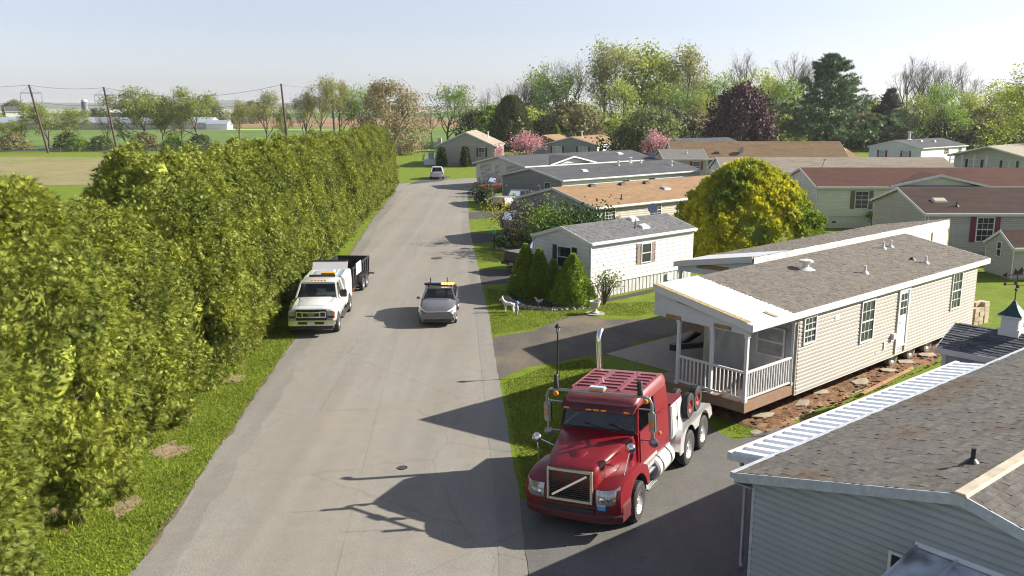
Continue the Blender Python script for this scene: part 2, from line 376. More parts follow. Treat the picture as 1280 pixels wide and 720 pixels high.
# ------------------------------------------------------------------ houses
def sidecol(name, col, col2=None): return mat("siding_" + name, col, .55, var=.06, vs=1.2, isl=.03, spec=.3)
def shinglemat(name, col, col2=None, isl=.25, c2w=(.5, .68), c2s=.35, var=.3):
    return mat("shingles_" + name, col, .95, var=var, vs=9, bump=.5, bs=40, isl=isl, spec=.15, col2=col2, c2s=c2s, c2w=c2w)
def farroof(name, col, col2=None):
    return mat("roof_" + name, col, .95, var=.22, vs=1.6, bump=.6, bs=6, spec=.12, stretch=(1, 3.5, 3.5), col2=col2, c2s=.5)

class Frame:
    """a wall of a house: (along, out, up) to house-local coordinates"""
    def __init__(s, kind, L, W): s.k, s.L, s.W = kind, L, W
    def __call__(s, a, d, z):
        if s.k == 'long': return (a, -d, z)
        if s.k == 'gable': return (-d, a, z)
        if s.k == 'far': return (s.L + d, a, z)
        return (a, s.W + d, z)
    def hexa(s, mb, a0, a1, d0, d1, z0, z1, m=0):
        mb.hexa([s(a0,d0,z0), s(a1,d0,z0), s(a1,d1,z0), s(a0,d1,z0), s(a0,d0,z1), s(a1,d0,z1), s(a1,d1,z1), s(a0,d1,z1)], m)
def plank(fr, a0b, a1b, a0t, a1t, z0, z1, lip=.017):
    """one clapboard: an upright face below, drawn in towards its top edge"""
    k = .62; zm = z0 + (z1 - z0) * k; m0 = a0b + (a0t - a0b) * k; m1 = a1b + (a1t - a1b) * k; mb = MB()
    mb.add([fr(a0b,0,z0), fr(a1b,0,z0), fr(a0b,lip,z0), fr(a1b,lip,z0), fr(m0,lip,zm), fr(m1,lip,zm), fr(a0t,.003,z1), fr(a1t,.003,z1), fr(a0t,0,z1), fr(a1t,0,z1)],
           [(0,1,3,2), (2,3,5,4), (4,5,7,6), (6,7,9,8), (0,2,4,6,8), (1,9,7,5,3)]); return mb
def clad(root, fr, a0, a1, z0, z1, c, m, split, gable=None, lip=.017):
    """lap siding course by course; gable = (eave z, slope, width) trims the courses to the roof line"""
    joined = MB(); z = z0
    top = z1 if not gable else gable[0] + gable[1] * gable[2] / 2
    while z < top - .03:
        zt = min(z + c, top - .01); lo0, hi0, lo1, hi1 = a0, a1, a0, a1
        if gable:
            ze, sl_, wd = gable
            def lim(q):
                k = max(0, (q - ze) / sl_); return max(a0, k), min(a1, wd - k)
            lo0, hi0 = lim(z); lo1, hi1 = lim(zt)
        if hi0 - lo0 > .05:
            if hi1 - lo1 < .02: lo1 = hi1 = (lo0 + hi0) / 2; hi1 += .01
            p = plank(fr, lo0, hi0, lo1, hi1, z, zt, lip)
            if split: p.build("siding_plank", m, root)
            else: joined.add(p.v, p.f)
        z += c
    if not split and joined.v: joined.build("siding", m, root)
def window(root, fr, a, z, w_, h, cols=2, rows=2, lower=True, shutter=None, f=.06, pane=None, frame=None, name="window", twin=False):
    frame = frame or WHITE
    mb = MB()
    for q in ((a-f, a+w_+f, z-f, z), (a-f, a+w_+f, z+h, z+h+f), (a-f, a, z, z+h), (a+w_, a+w_+f, z, z+h)): fr.hexa(mb, q[0], q[1], .0, .09, q[2], q[3])
    fr.hexa(mb, a, a+w_, .002, .078, z+h/2-.025, z+h/2+.025)
    if twin: fr.hexa(mb, a+w_/2-.05, a+w_/2+.05, .002, .082, z, z+h)
    o = mb.build(name, frame, root)
    for z0, z1, d in ((z, z+h/2-.025, .058), (z+h/2+.025, z+h, .064)):
        p = MB(); fr.hexa(p, a, a+w_, .003, d, z0, z1); p.build("pane", pane or PANE, o)
        if cols and (lower or z0 > z):
            b = MB()
            for k in range(1, cols): fr.hexa(b, a+w_*k/cols-.011, a+w_*k/cols+.011, d-.004, d+.006, z0, z1)
            for k in range(1, rows): fr.hexa(b, a, a+w_, d-.004, d+.0075, z0+(z1-z0)*k/rows-.011, z0+(z1-z0)*k/rows+.011)
            b.build("glazing_bars", frame, o)
    if shutter:
        for s0 in (a-f-.02-.34, a+w_+f+.02):
            b = MB(); fr.hexa(b, s0, s0+.34, .036, .066, z-f, z+h+f)
            for k in range(2):
                zz = z + .04 + k * h / 2
                for q in ((s0+.03, s0+.06), (s0+.28, s0+.31)): fr.hexa(b, q[0], q[1], .065, .079, zz, zz+h/2-.1)
                fr.hexa(b, s0+.03, s0+.31, .065, .078, zz, zz+.03); fr.hexa(b, s0+.03, s0+.31, .065, .078, zz+h/2-.13, zz+h/2-.1)
            b.build("shutter", shutter, root)
    return o
def wedge_shingle(P0, u, v, n, w_, l, t):
    """a shingle: its butt (lower) edge lifted t, its head flush"""
    P0 = Vector(P0); A = [P0, P0 + u*w_, P0 + u*w_ + v*l, P0 + v*l]
    return [A[0], A[1], A[2], A[3], A[0] + n*t, A[1] + n*t, A[2] + n*.003, A[3] + n*.003]
def shingles(roof, P0, u, v, Lu, Lv, m, own=None, seed=1, expo=.15, tab=(.2, .38)):
    """courses of shingles from the eave P0 up the slope v; own(u) True: an object each"""
    rg = random.Random(seed); u = Vector(u).normalized(); v = Vector(v).normalized(); n = u.cross(v)
    if n.z < 0: n = -n
    P0 = Vector(P0) + n * .004; rest = MB(); k = 0; cnt = 0
    F5 = [(4,5,6,7), (0,1,5,4), (1,2,6,5), (3,0,4,7)]
    while k * expo < Lv - .02:
        a = -rg.uniform(0, .3); l = min(expo, Lv - k * expo)
        while a < Lu:
            w_ = rg.uniform(*tab); a0 = max(a, 0); a1 = min(a + w_, Lu)
            if a1 - a0 > .02:
                p = wedge_shingle(P0 + u*(a0 + .003) + v*(k*expo), u, v, n, a1 - a0 - .006, l, rg.choice((.012, .016, .024)))
                if own and own(a0, k * expo) and cnt < 290:
                    q = MB(); q.add(p, F5); q.build("shingle", m, roof, fix=False); cnt += 1
                else: rest.add(p, F5)
            a += w_
        k += 1
    tag(rest.build("shingle_course", m, roof, fix=False), kind="stuff"); return cnt
def roofing(root, L, W, ze, slope, m, oh=.3, og=.2, trim=None, shing=None, x0=0, thick=.09, gutter=True):
    """two slopes with fascia boards along eaves and rakes"""
    trim = trim or WHITE; zr = ze + slope * W / 2; xa, xb = x0 - og, L + og; obs = []
    for side in (0, 1):
        Y = (lambda y: y) if side == 0 else (lambda y: W - y)
        z0 = ze - slope * oh
        mb = MB(); mb.hexa([(xa, Y(-oh), z0-thick), (xb, Y(-oh), z0-thick), (xb, Y(W/2), zr-thick), (xa, Y(W/2), zr-thick), (xa, Y(-oh), z0), (xb, Y(-oh), z0), (xb, Y(W/2), zr), (xa, Y(W/2), zr)])
        r = mb.build("roof", m, root); obs.append(r)
        if shing: shing(r, side, xa, xb, Y, z0, zr)
        f = MB(); f.box((xa, Y(-oh) - .0, z0 - .2), (xb, Y(-oh) - (.03 if side == 0 else -.03), z0 + .012))
        if gutter: f.box((xa, Y(-oh) - (.031 if side == 0 else -.031), z0 - .12), (xb, Y(-oh) - (.13 if side == 0 else -.13), z0 - .005))
        f.build("eave_fascia", trim, root)
        for xx, s in ((xa, -1), (xb, 1)):
            f = MB(); x1 = xx + s * .03; lo = -.17
            f.hexa([(xx, Y(-oh), z0+lo), (x1, Y(-oh), z0+lo), (x1, Y(W/2), zr+lo), (xx, Y(W/2), zr+lo), (xx, Y(-oh), z0+.014), (x1, Y(-oh), z0+.014), (x1, Y(W/2), zr+.014), (xx, Y(W/2), zr+.014)])
            f.build("rake_fascia", trim, root)
        s_ = MB(); s_.box((xa + .01, Y(-oh), z0 - .205), (xb - .01, Y(0), z0 - .19)); s_.build("soffit", trim, root)
    return obs
def roofpt(W, ze, slope, x, y, side=0): return (x, y if side == 0 else W - y, ze + slope * y)
def box_vent(root, p, slope, m, s=.3, h=.16):
    mb = MB(); x, y, z = p
    mb.hexa([(x-s, y-s*.6, z-slope*s*.6-.02), (x+s, y-s*.6, z-slope*s*.6-.02), (x+s, y+s*.6, z+slope*s*.6-.02), (x-s, y+s*.6, z+slope*s*.6-.02),
             (x-s*.8, y-s*.5, z-slope*s*.5+h), (x+s*.8, y-s*.5, z-slope*s*.5+h), (x+s*.8, y+s*.4, z+slope*s*.4+h), (x-s*.8, y+s*.4, z+slope*s*.4+h)])
    mb.build("roof_vent", m, root, bevel=.02)
def pipe_vent(root, p, m, h=.45, r=.05, cap=False, name="vent_pipe"):
    x, y, z = p; mb = MB(); mb.tube([(x, y, z - .1), (x, y, z + h)], r, 10); mb.lathe([(r*3.2, -.01), (r*2.6, .03), (r*1.1, .1)], 12, Matrix.Translation((x, y, z)))
    if cap: mb.lathe([(r*1.2, h-.06), (r*2.3, h-.02), (r*2.3, h+.05), (r*.5, h+.1), (0, h+.1)], 12, Matrix.Translation((x, y, z)))
    mb.build(name, m, root, smooth=40)
def skylight(root, p, slope, m, s=.4):
    x, y, z = p; mb = MB(); a = s * .6
    mb.hexa([(x-s, y-a, z-slope*a-.02), (x+s, y-a, z-slope*a-.02), (x+s, y+a, z+slope*a-.02), (x-s, y+a, z+slope*a-.02), (x-s*.8, y-a*.8, z-slope*a+.14), (x+s*.8, y-a*.8, z-slope*a+.14), (x+s*.8, y+a*.8, z+slope*a+.14), (x-s*.8, y+a*.8, z+slope*a+.14)])
    mb.build("skylight", m, root, bevel=.03)
def downpipe(root, x, y, z0, z1, m, dx=0, dy=0):
    MB().tube([(x+dx, y+dy, z1), (x+dx*.8, y+dy*.8, z1-.12), (x, y, z1-.35), (x, y, z0+.15), (x-.12, y-.1, z0+.06)], .045, 8).build("downpipe", m, root, smooth=50)
def house(label, O, A, L, W, ze, slope, wallm, roofm, oh=.3, og=.2, skirt=None, skz=.75, course=.2, split=(), shing=None, trim=None, x0=0, name="mobile_home", cat="mobile home", gablem=None, group=None, thick=.09):
    root = thing(name, label, cat, (O[0], O[1], 0), R(90 - A), group)
    b = MB(); zr = ze + slope * W / 2 - .03
    poly = [(0, skz), (W, skz), (W, ze - .02), (W/2, zr - .02), (0, ze - .02)]
    rings = [[(x, y, z) for y, z in poly] for x in (x0, L)]
    b.loft(rings); b.build("wall", wallm, root)
    for k, a0, a1, gb in () if not course else (('long', x0, L, None), ('gable', 0, W, 1), ('far', 0, W, 1), ('back', x0, L, None)):
        if k == 'back' or (k == 'gable' and x0): continue
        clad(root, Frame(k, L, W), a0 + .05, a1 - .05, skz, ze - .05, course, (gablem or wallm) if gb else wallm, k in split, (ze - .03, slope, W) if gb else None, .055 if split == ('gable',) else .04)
    c = MB()
    for x in (x0, L):
        for y in (0, W): c.box((x - .03, y - .03, skz), (x + .03, y + .03, ze - .06))
    c.build("corner_trim", trim or WHITE, root)
    sk = MB(); sk.box((x0 + .03, .03, 0), (L - .03, W - .03, skz + .01))
    n = int((L - x0) / .3)
    if skirt == 'ribs':
        for k in range(n): sk.box((x0 + .05 + k * .3, .008, .01), (x0 + .2 + k * .3, .031, skz - .01))
        for k in range(int(W / .3)): sk.box((x0 + .008, .05 + k * .3, .01), (x0 + .031, .2 + k * .3, skz - .01))
    sk.build("skirting", mat("skirt_" + wallm.name, tuple(c_ * .82 for c_ in MATS[wallm.name].node_tree.nodes["RGB"].outputs[0].default_value[:3]), .7, var=.1), root)
    roofing(root, L, W, ze, slope, roofm, oh, og, trim, shing, x0, thick)
    return root

A0 = 48.5
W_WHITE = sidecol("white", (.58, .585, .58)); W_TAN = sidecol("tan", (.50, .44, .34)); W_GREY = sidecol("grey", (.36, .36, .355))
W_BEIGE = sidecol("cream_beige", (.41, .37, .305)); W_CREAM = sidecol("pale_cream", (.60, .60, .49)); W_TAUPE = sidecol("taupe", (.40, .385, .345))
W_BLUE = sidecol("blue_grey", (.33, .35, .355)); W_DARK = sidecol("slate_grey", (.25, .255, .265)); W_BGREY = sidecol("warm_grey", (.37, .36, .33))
R_GREY = shinglemat("grey", (.145, .145, .15), (.17, .168, .165), .15); R_TAUPE = shinglemat("taupe", (.165, .146, .125), None, .13, var=.18)
R_OLD = shinglemat("old_grey", (.118, .110, .100), (.11, .075, .045), .15, (.57, .8), .5); R_SHED = shinglemat("charcoal", (.10, .105, .115), None, .3)
R_TAN = farroof("tan", (.27, .175, .10), (.23, .15, .088)); R_CHAR = farroof("charcoal", (.075, .078, .085), (.095, .095, .1)); R_BROWN = farroof("brown", (.18, .125, .075), (.15, .10, .06))
R_RED = farroof("red_brown", (.092, .045, .034), (.075, .04, .032)); R_DBROWN = farroof("dark_brown", (.052, .034, .029), (.065, .041, .034)); R_SAND = farroof("sand_grey", (.25, .215, .17), (.21, .18, .15))
SH_BLACK = mat("shutter_black", (.02, .02, .024), .5); SH_RED = mat("shutter_maroon", (.16, .02, .04), .5); SH_OLIVE = mat("shutter_olive", (.13, .12, .06), .55); SH_WOOD = mat("shutter_weathered_tan", (.30, .20, .11), .7, col2=(.18, .19, .26), c2s=3)
V_DARK = mat("vent_brown", (.05, .04, .035), .6); V_WHITE = mat("vent_pale", (.6, .59, .56), .5)

def slope_shingles(W, ze, slope, oh, m, sides, own=None, expo=.15, tab=(.2, .38)):
    def f(r, side, xa, xb, Y, z0, zr):
        if side not in sides: return
        P0 = (xa, Y(-oh), z0); P1 = (xa, Y(W/2), zr); v = Vector(P1) - Vector(P0)
        shingles(r, P0, (1, 0, 0), v, xb - xa, v.length - .03, m, (lambda a, b, s=side: own(s, a, b)) if own else None, 3 + side, expo, tab)
    return f

# --- the near house at lower right (its gable is in shade)
An = 50.3; axn = Vector((math.sin(R(An)), math.cos(R(An)), 0)); en = Vector((math.cos(R(An)), -math.sin(R(An)), 0))
On = Vector((4.30, 15.59, 0)) + axn * .15 + en * 7.75; WN = 7.5
near = house("grey-sided house with weathered shingle roof, black vent pipe and long metal awning", On, An, 20, WN, 3.06, .25, W_BLUE, R_OLD, oh=.33, og=.15, course=.135, split=('gable',), trim=mat("fascia_weathered", (.40, .43, .46), .5, var=.2, vs=6),
             shing=slope_shingles(WN, 3.06, .25, .33, R_OLD, (0, 1), lambda s, a, b: (s == 1 and a < 1.75) or (s == 0 and a < 1.6 and b > 2.0)), name="house", cat="house")
def near_bits():
    MB().hexa([(-.2, WN/2-.11, 3.985), (20.2, WN/2-.11, 3.985), (20.2, WN/2+.11, 3.985), (-.2, WN/2+.11, 3.985), (-.2, WN/2-.08, 4.04), (20.2, WN/2-.08, 4.04), (20.2, WN/2+.08, 4.04), (-.2, WN/2+.08, 4.04)]).build("ridge_cap", mat("ridge_cap_tan", (.42, .36, .27), .7, var=.25, vs=3), near)
    x, y, z = 1.55, 4.3, 3.86
    MB().tube([(x, y, z - .05), (x, y, z + .28)], .04, 10).lathe([(.16, -.02), (.12, .03), (.045, .1)], 12, Matrix.Translation((x, y, z))).build("vent_pipe", BLACK, near, smooth=40)
    fr = Frame('gable', 20, WN)
    window(near, fr, 4.4, 2.05, .36, .52, 0, 0, f=.05)
    # pan roof along the far eave: ribbed pale metal, one object per pan
    x0, x1, yi, yo, zi, zo = 1.42, 12.0, WN + .2, WN + 1.52, 2.78, 2.58
    pm = mat("pan_metal_pale", (.68, .71, .75), .4, 0, var=.08, vs=4)
    car = MB(); car.box((x0 - .05, yo, zo - .14), (x1 + .05, yo + .12, zo + .035)); car.build("awning_gutter", WHITE, near)
    n = 29; pw = (x1 - x0) / n
    for k in range(n):
        a = x0 + k * pw
        q = MB(); q.hexa([(a+.01, yi, zi-.03), (a+pw-.005, yi, zi-.03), (a+pw-.005, yo, zo-.03), (a+.01, yo, zo-.03), (a+.01, yi, zi), (a+pw-.005, yi, zi), (a+pw-.005, yo, zo), (a+.01, yo, zo)])
        q.hexa([(a+.0, yi, zi), (a+.21, yi, zi), (a+.21, yo, zo), (a+.0, yo, zo), (a+.02, yi, zi+.06), (a+.19, yi, zi+.06), (a+.19, yo, zo+.06), (a+.02, yo, zo+.06)])
        q.build("awning_panel", pm, near)
    e = MB(); e.beam((x0 - .03, yi, zi - .06), (x0 - .03, yo, zo - .06), .05, .16); e.build("awning_end_beam", WHITE_W, near)
    downpipe(near, x0 + .2, yo - .2, 0, zo - .1, mat("downpipe_grey", (.33, .36, .39), .4, .3, var=.15), -.05, .12)
    for xx in (4.6, 8.2, 11.9):
        MB().box((xx - .04, yo - .06, 0), (xx + .04, yo + .02, zo - .14)).build("awning_post", WHITE_W, near)
    # standing-seam roof over the gable-end entry
    sm = mat("seam_metal_grey", (.48, .53, .59), .4, .2, var=.25, vs=3, col2=(.24, .25, .26), c2s=2.2)
    ya, yb, za, zb_, xo = 4.36, .6, 2.72, 2.66, -2.9; n = 6
    for k in range(n):
        y0 = ya + (yb - ya) * k / n; y1 = ya + (yb - ya) * (k + 1) / n - .01; zz = 2.86
        q = MB(); q.hexa([(-.02, y0, zz-.03), (-.02, y1, zz-.03), (xo, y1, zz-.48), (xo, y0, zz-.48), (-.02, y0, zz), (-.02, y1, zz), (xo, y1, zz-.45), (xo, y0, zz-.45)])
        q.hexa([(-.02, y0-.025, zz), (-.02, y0+.025, zz), (xo, y0+.025, zz-.45), (xo, y0-.025, zz-.45), (-.02, y0-.015, zz+.06), (-.02, y0+.015, zz+.06), (xo, y0+.015, zz-.39), (xo, y0-.015, zz-.39)])
        q.build("entry_roof_panel", sm, near)
    MB().box((-.1, yb, 2.865), (-.06, ya + .03, 2.95)).build("flashing", WHITE_W, near)
    for yy in (ya - .1, yb + .1): MB().box((xo + .1, yy - .05, 0), (xo + .2, yy + .05, 2.3)).build("entry_post", WHITE_W, near)
near_bits()

# --- small shed with cupola beyond the awning
def shed():
    a = R(46); rt = thing("garden_shed", "small grey garden shed with charcoal shingle roof and white cupola", "shed", (13.6, 27.05, 0), R(90 - 46))
    # local x: away along the depth, y: to the back-left; the ridge runs along y
    D, y0, y1, ze, zr = 2.7, -4.2, -.12, 2.33, 2.86; wm = sidecol("shed_grey", (.33, .36, .39))
    MB().loft([[(0, y, 0), (D, y, 0), (D, y, ze), (D/2, y, zr - .06), (0, y, ze)] for y in (y0, y1)]).build("wall", wm, rt)
    for k in range(16): 
        q = MB(); q.hexa([(0, y0, k*.145), (0, y1, k*.145), (-.015, y1, k*.145), (-.015, y0, k*.145), (0, y0, k*.145+.145), (0, y1, k*.145+.145), (-.004, y1, k*.145+.145), (-.004, y0, k*.145+.145)]); q.build("siding_plank", wm, rt)
    for s in (0, 1):
        X = (lambda x: x) if s == 0 else (lambda x: D - x); sl_ = (zr - ze) / (D / 2); z0 = ze - .18 * sl_ + .05
        r = MB().hexa([(X(-.18), y0-.15, z0-.06), (X(-.18), y1+.15, z0-.06), (X(D/2), y1+.15, zr-.06), (X(D/2), y0-.15, zr-.06), (X(-.18), y0-.15, z0), (X(-.18), y1+.15, z0), (X(D/2), y1+.15, zr), (X(D/2), y0-.15, zr)]).build("roof", R_SHED, rt)
        P0 = Vector((X(-.18), y0-.15, z0)); v = Vector((X(D/2), y0-.15, zr)) - P0
        shingles(r, P0, (0, 1, 0), v, y1 - y0 + .3, v.length, R_SHED, (lambda a_, b_: True) if s == 0 else None, 9, .14, (.25, .4))
        MB().box((X(-.18), y0-.15, z0-.17), (X(-.21), y1+.15, z0+.01)).build("eave_fascia", WHITE, rt)
        for yy in (y0 - .15, y1 + .15):
            d = .03 if yy > y0 else -.03
            MB().hexa([(X(-.2), yy, z0-.16), (X(D/2), yy, zr-.16), (X(D/2), yy+d, zr-.16), (X(-.2), yy+d, z0-.16), (X(-.2), yy, z0+.012), (X(D/2), yy, zr+.012), (X(D/2), yy+d, zr+.012), (X(-.2), yy+d, z0+.012)]).build("rake_fascia", WHITE, rt)
    MB().box((-.03, y1 - .12, 0), (-.001, y1 + .01, ze - .1)).build("corner_trim", WHITE, rt)
    d = MB(); d.box((-.03, -3.9, .05), (-.004, -1.2, 2.05)); o = d.build("garage_door", WHITE, rt)
    for k in range(4): MB().box((-.04, -3.85, .1 + k*.49), (-.031, -1.25, .52 + k*.49)).build("door_panel", WHITE, o)
    f = MB(); f.box((-.05, -1.2, 0), (-.005, -1.08, 2.2)); f.box((-.05, -3.9, 2.06), (-.005, -1.2, 2.2)); f.build("door_trim", WHITE, rt)
    M = Matrix.Translation((-.18, -.72, 1.6))
    l = MB(); l.lathe([(0, .34), (.03, .33), (.11, .24), (.12, .22)], 8, M); l.lathe([(.05, 0), (.06, .02), (.02, -.03), (0, -.05)], 8, M)
    for k in range(4): l.beam(M @ Vector((.055*math.cos(k*1.57), .055*math.sin(k*1.57), .01)), M @ Vector((.105*math.cos(k*1.57), .105*math.sin(k*1.57), .23)), .015, .015)
    l.beam((-.18, -.72, 1.97), (0, -.72, 1.9), .03, .03)
    o = l.build("wall_lantern", BLACK, rt); MB().lathe([(.045, .01), (.09, .22)], 8, M).build("lantern_glass", mat("frosted_glass", (.5, .5, .46), .2), o)
    # cupola and weathervane
    cx, cy = D/2, -1.62; cm = WHITE
    c = MB(); c.box((cx-.3, cy-.3, zr-.2), (cx+.3, cy+.3, zr+.14)); c.box((cx-.25, cy-.25, zr+.14), (cx+.25, cy+.25, zr+.52)); c.box((cx-.34, cy-.34, zr+.5), (cx+.34, cy+.34, zr+.56))
    for k in range(6):
        for s in (-1, 1): c.box((cx-.19, cy+s*.25, zr+.18+k*.05), (cx+.19, cy+s*.265, zr+.2+k*.05)); c.box((cx+s*.25, cy-.19, zr+.18+k*.05), (cx+s*.265, cy+.19, zr+.2+k*.05))
    o = c.build("cupola", cm, rt)
    MB().lathe([(.52, 0), (.3, .13), (.14, .3), (.03, .46), (0, .47)], 4, Matrix.Translation((cx, cy, zr+.56)) @ Matrix.Rotation(R(45), 4, 'Z')).build("cupola_roof", mat("green_copper", (.03, .07, .06), .4, .4, var=.3), o)
    z = zr + 1.0; im = mat("vane_bronze", (.07, .04, .03), .5, .6)
    v = MB(); v.tube([(cx, cy, z), (cx, cy, z + .95)], .018, 6); v.lathe([(0, .3), (.05, .34), (.05, .37), (0, .41)], 10, Matrix.Translation((cx, cy, z)))
    for k in range(4):
        dx, dy = math.cos(k*1.57+.4), math.sin(k*1.57+.4); v.beam((cx, cy, z+.5), (cx+dx*.3, cy+dy*.3, z+.5), .015, .015); v.box((cx+dx*.32-.03, cy+dy*.32-.03, z+.46), (cx+dx*.32+.03, cy+dy*.32+.03, z+.56))
    d = Vector((.75, -.66, 0)); b = Vector((cx, cy, z + .82)); v.beam(b - d*.42, b + d*.42, .02, .025)
    v.prism([(.28, -.08), (.48, -.1), (.48, .1), (.28, .08)], Matrix(((d.x,0,-d.y,b.x),(d.y,0,d.x,b.y),(0,1,0,b.z),(0,0,0,1))), .015)
    v.prism([(-.5, 0), (-.34, .08), (-.34, -.08)], Matrix(((d.x,0,-d.y,b.x),(d.y,0,d.x,b.y),(0,1,0,b.z),(0,0,0,1))), .015)
    v.prism([(-.14, .02), (-.1, .2), (0, .1), (.1, .24), (.17, .14), (.14, .02)], Matrix(((d.x,0,-d.y,b.x),(d.y,0,d.x,b.y),(0,1,0,b.z),(0,0,0,1))), .02)
    v.build("weathervane", im, o)
shed()

# --- the two halves of the home that is being delivered
OSB = mat("osb_board", (.28, .175, .07), .85, var=.5, vs=14, bump=.3, bs=40); WRAP = mat("white_house_wrap", (.54, .55, .56), .5, var=.06, vs=2, bump=.7, bs=3, trans=.0)
FILM = mat("grey_plastic_film", (.36, .37, .38), .25, var=.15, vs=1.6, bump=1, bs=2.2, col2=(.5, .5, .5), c2s=1.1, stretch=(1, 1, .4)); UNDER = mat("white_underlay", (.55, .56, .58), .5, var=.05, vs=5, bump=.3, bs=6)
DECK = mat("brown_deck", (.25, .155, .10), .7, var=.15, vs=4); W_HOME = W_BEIGE; FELT = mat("edge_board_mossy", (.30, .23, .10), .9, var=.5, vs=9)
def half_home(label, x_off, y_off, hi_side):
    """one long half: x along, low eave on one side and the cut ridge on the other"""
    Oh = Vector((9.15, 27.34, 0)); a = R(A0); axv = Vector((math.sin(a), math.cos(a), 0)); lv = Vector((-math.cos(a), math.sin(a), 0))
    rt = thing("mobile_home_half", label, "mobile home", Oh + axv * x_off + lv * y_off, R(90 - A0), "halves of a home being delivered")
    near_ = hi_side == 'back'; L, W, zb, ze, zr = 14.05, 3.6, .65, 3.36, 4.0
    Y = (lambda y: y) if near_ else (lambda y: W - y)      # y = 0 at the low eave
    fr = Frame('long' if near_ else 'back', L, W); wall_end = Frame('gable', L, W)
    body = MB(); body.loft([[(x, Y(.0), zb+.02), (x, Y(W), zb+.02), (x, Y(W), zr-.08), (x, Y(0), ze-.02)] for x in (0, L)]); body.build("wall", W_HOME, rt)
    clad(rt, fr, .05, L - .05, zb, ze - .06, .128, W_HOME, True, None, .05)
    fe = Frame('far', L, W); z = zb; j = MB()
    while z < zr - .15:
        k = max(0, (z + .128 - ze + .05) / ((zr - ze) / W)); k2 = max(0, (z - ze + .05) / ((zr - ze) / W))
        y0, y1 = Y(min(k, W-.05)), Y(W); y0b = Y(min(k2, W-.05))
        j.hexa([(L, y0b, z), (L, y1, z), (L+.016, y1, z), (L+.016, y0b, z), (L, y0, z+.128), (L, y1, z+.128), (L+.004, y1, z+.128), (L+.004, y0, z+.128)]); z += .128
    j.build("siding", W_HOME, rt)
    c = MB(); c.box((-.03, Y(-.035), zb-.03), (.05, Y(.05), ze-.05)); c.box((L-.05, Y(-.035), zb-.03), (L+.03, Y(.05), ze-.05)); c.build("corner_trim", mat("corner_trim_tan", (.42, .37, .29), .5), rt)
    MB().box((0, Y(-.03), zb-.06), (L, Y(.02), zb+.015)).build("base_trim", WHITE, rt)
    # steel frame underneath
    f = MB()
    for yy in (.75, 2.75): f.box((-2.2, Y(yy)-.06, zb-.24), (L-.2, Y(yy)+.06, zb+.01))
    for k in range(9): f.box((.3 + k*1.65, .2, zb-.1), (.4 + k*1.65, W-.2, zb-.005))
    f.build("chassis", STEEL, rt)
    # roof
    x0, x1, oh = -2.85, L + .9, .16; sl_ = (zr - ze) / W; P = lambda x, y, d=0: (x, Y(y), ze + .1 + sl_ * y + d)
    mb = MB(); mb.hexa([P(x0,-oh,-.12), P(x1,-oh,-.12), P(x1,W,-.12), P(x0,W,-.12), P(x0,-oh), P(x1,-oh), P(x1,W), P(x0,W)]); r = mb.build("roof", R_TAUPE, rt)
    v = Vector(P(0, W)) - Vector(P(0, -oh)); xs = -.55 if near_ else -.3
    shingles(r, P(xs, -oh), (1, 0, 0), v, x1 - xs, v.length - .02, R_TAUPE, None, 5, .15, (.18, .34))
    u = MB()
    for k in range(5):
        ya, yb = -oh + (W+oh) * k / 5, -oh + (W+oh) * (k+1) / 5 + .02
        u.hexa([P(x0+.02,ya,.003), P(xs+.06,ya,.003), P(xs+.06,yb,.003), P(x0+.02,yb,.003), P(x0+.02,ya,.012), P(xs+.06,ya,.012), P(xs+.06,yb,.008), P(x0+.02,yb,.008)])
    u.build("roof_underlay", UNDER, rt)
    o = MB(); o.hexa([P(x0-.02,.0,.013), P(x0+.2,.0,.013), P(x0+.2,W,.013), P(x0-.02,W,.013), P(x0-.02,.0,.03), P(x0+.2,.0,.03), P(x0+.2,W,.03), P(x0-.02,W,.03)]); o.build("edge_board", FELT, rt)
    if near_: MB().hexa([P(-1.5,-.1,.013), P(-1.35,-.1,.013), P(-1.35,.35,.013), P(-1.5,.35,.013), P(-1.5,-.1,.03), P(-1.35,-.1,.03), P(-1.35,.35,.03), P(-1.5,.35,.03)]).build("edge_board", FELT, rt)
    f = MB(); f.hexa([P(x0,-oh,-.2), P(x1,-oh,-.2), P(x1,-oh-.035,-.2), P(x0,-oh-.035,-.2), P(x0,-oh,.015), P(x1,-oh,.015), P(x1,-oh-.035,.015), P(x0,-oh-.035,.015)]); f.build("eave_fascia", WHITE, rt)
    for xx, s in ((x0, -1), (x1, 1)):
        f = MB(); f.hexa([P(xx,-oh,-.2), P(xx+s*.035,-oh,-.2), P(xx+s*.035,W,-.2), P(xx,W,-.2), P(xx,-oh,.017), P(xx+s*.035,-oh,.017), P(xx+s*.035,W,.017), P(xx,W,.017)]); f.build("rake_fascia", WHITE, rt)
    MB().hexa([P(x0+.01,-oh,-.205), P(x1-.01,-oh,-.205), P(x1-.01,.0,-.205), P(x0+.01,.0,-.205), P(x0+.01,-oh,-.2), P(x1-.01,-oh,-.2), P(x1-.01,.0,-.2), P(x0+.01,.0,-.2)]).build("soffit", WHITE, rt)
    # end panel of the porch roof wrapped in white with board patches
    xe = x0 + .07; zl = ze - .27
    g = MB(); g.hexa([(xe, Y(.0), zl), (xe+.1, Y(.0), zl), (xe+.1, Y(W), zl), (xe, Y(W), zl), (xe, Y(0), ze-.05), (xe+.1, Y(0), ze-.05), (xe+.1, Y(W), zr-.04), (xe, Y(W), zr-.04)]); g.build("porch_gable_panel", WRAP, rt)
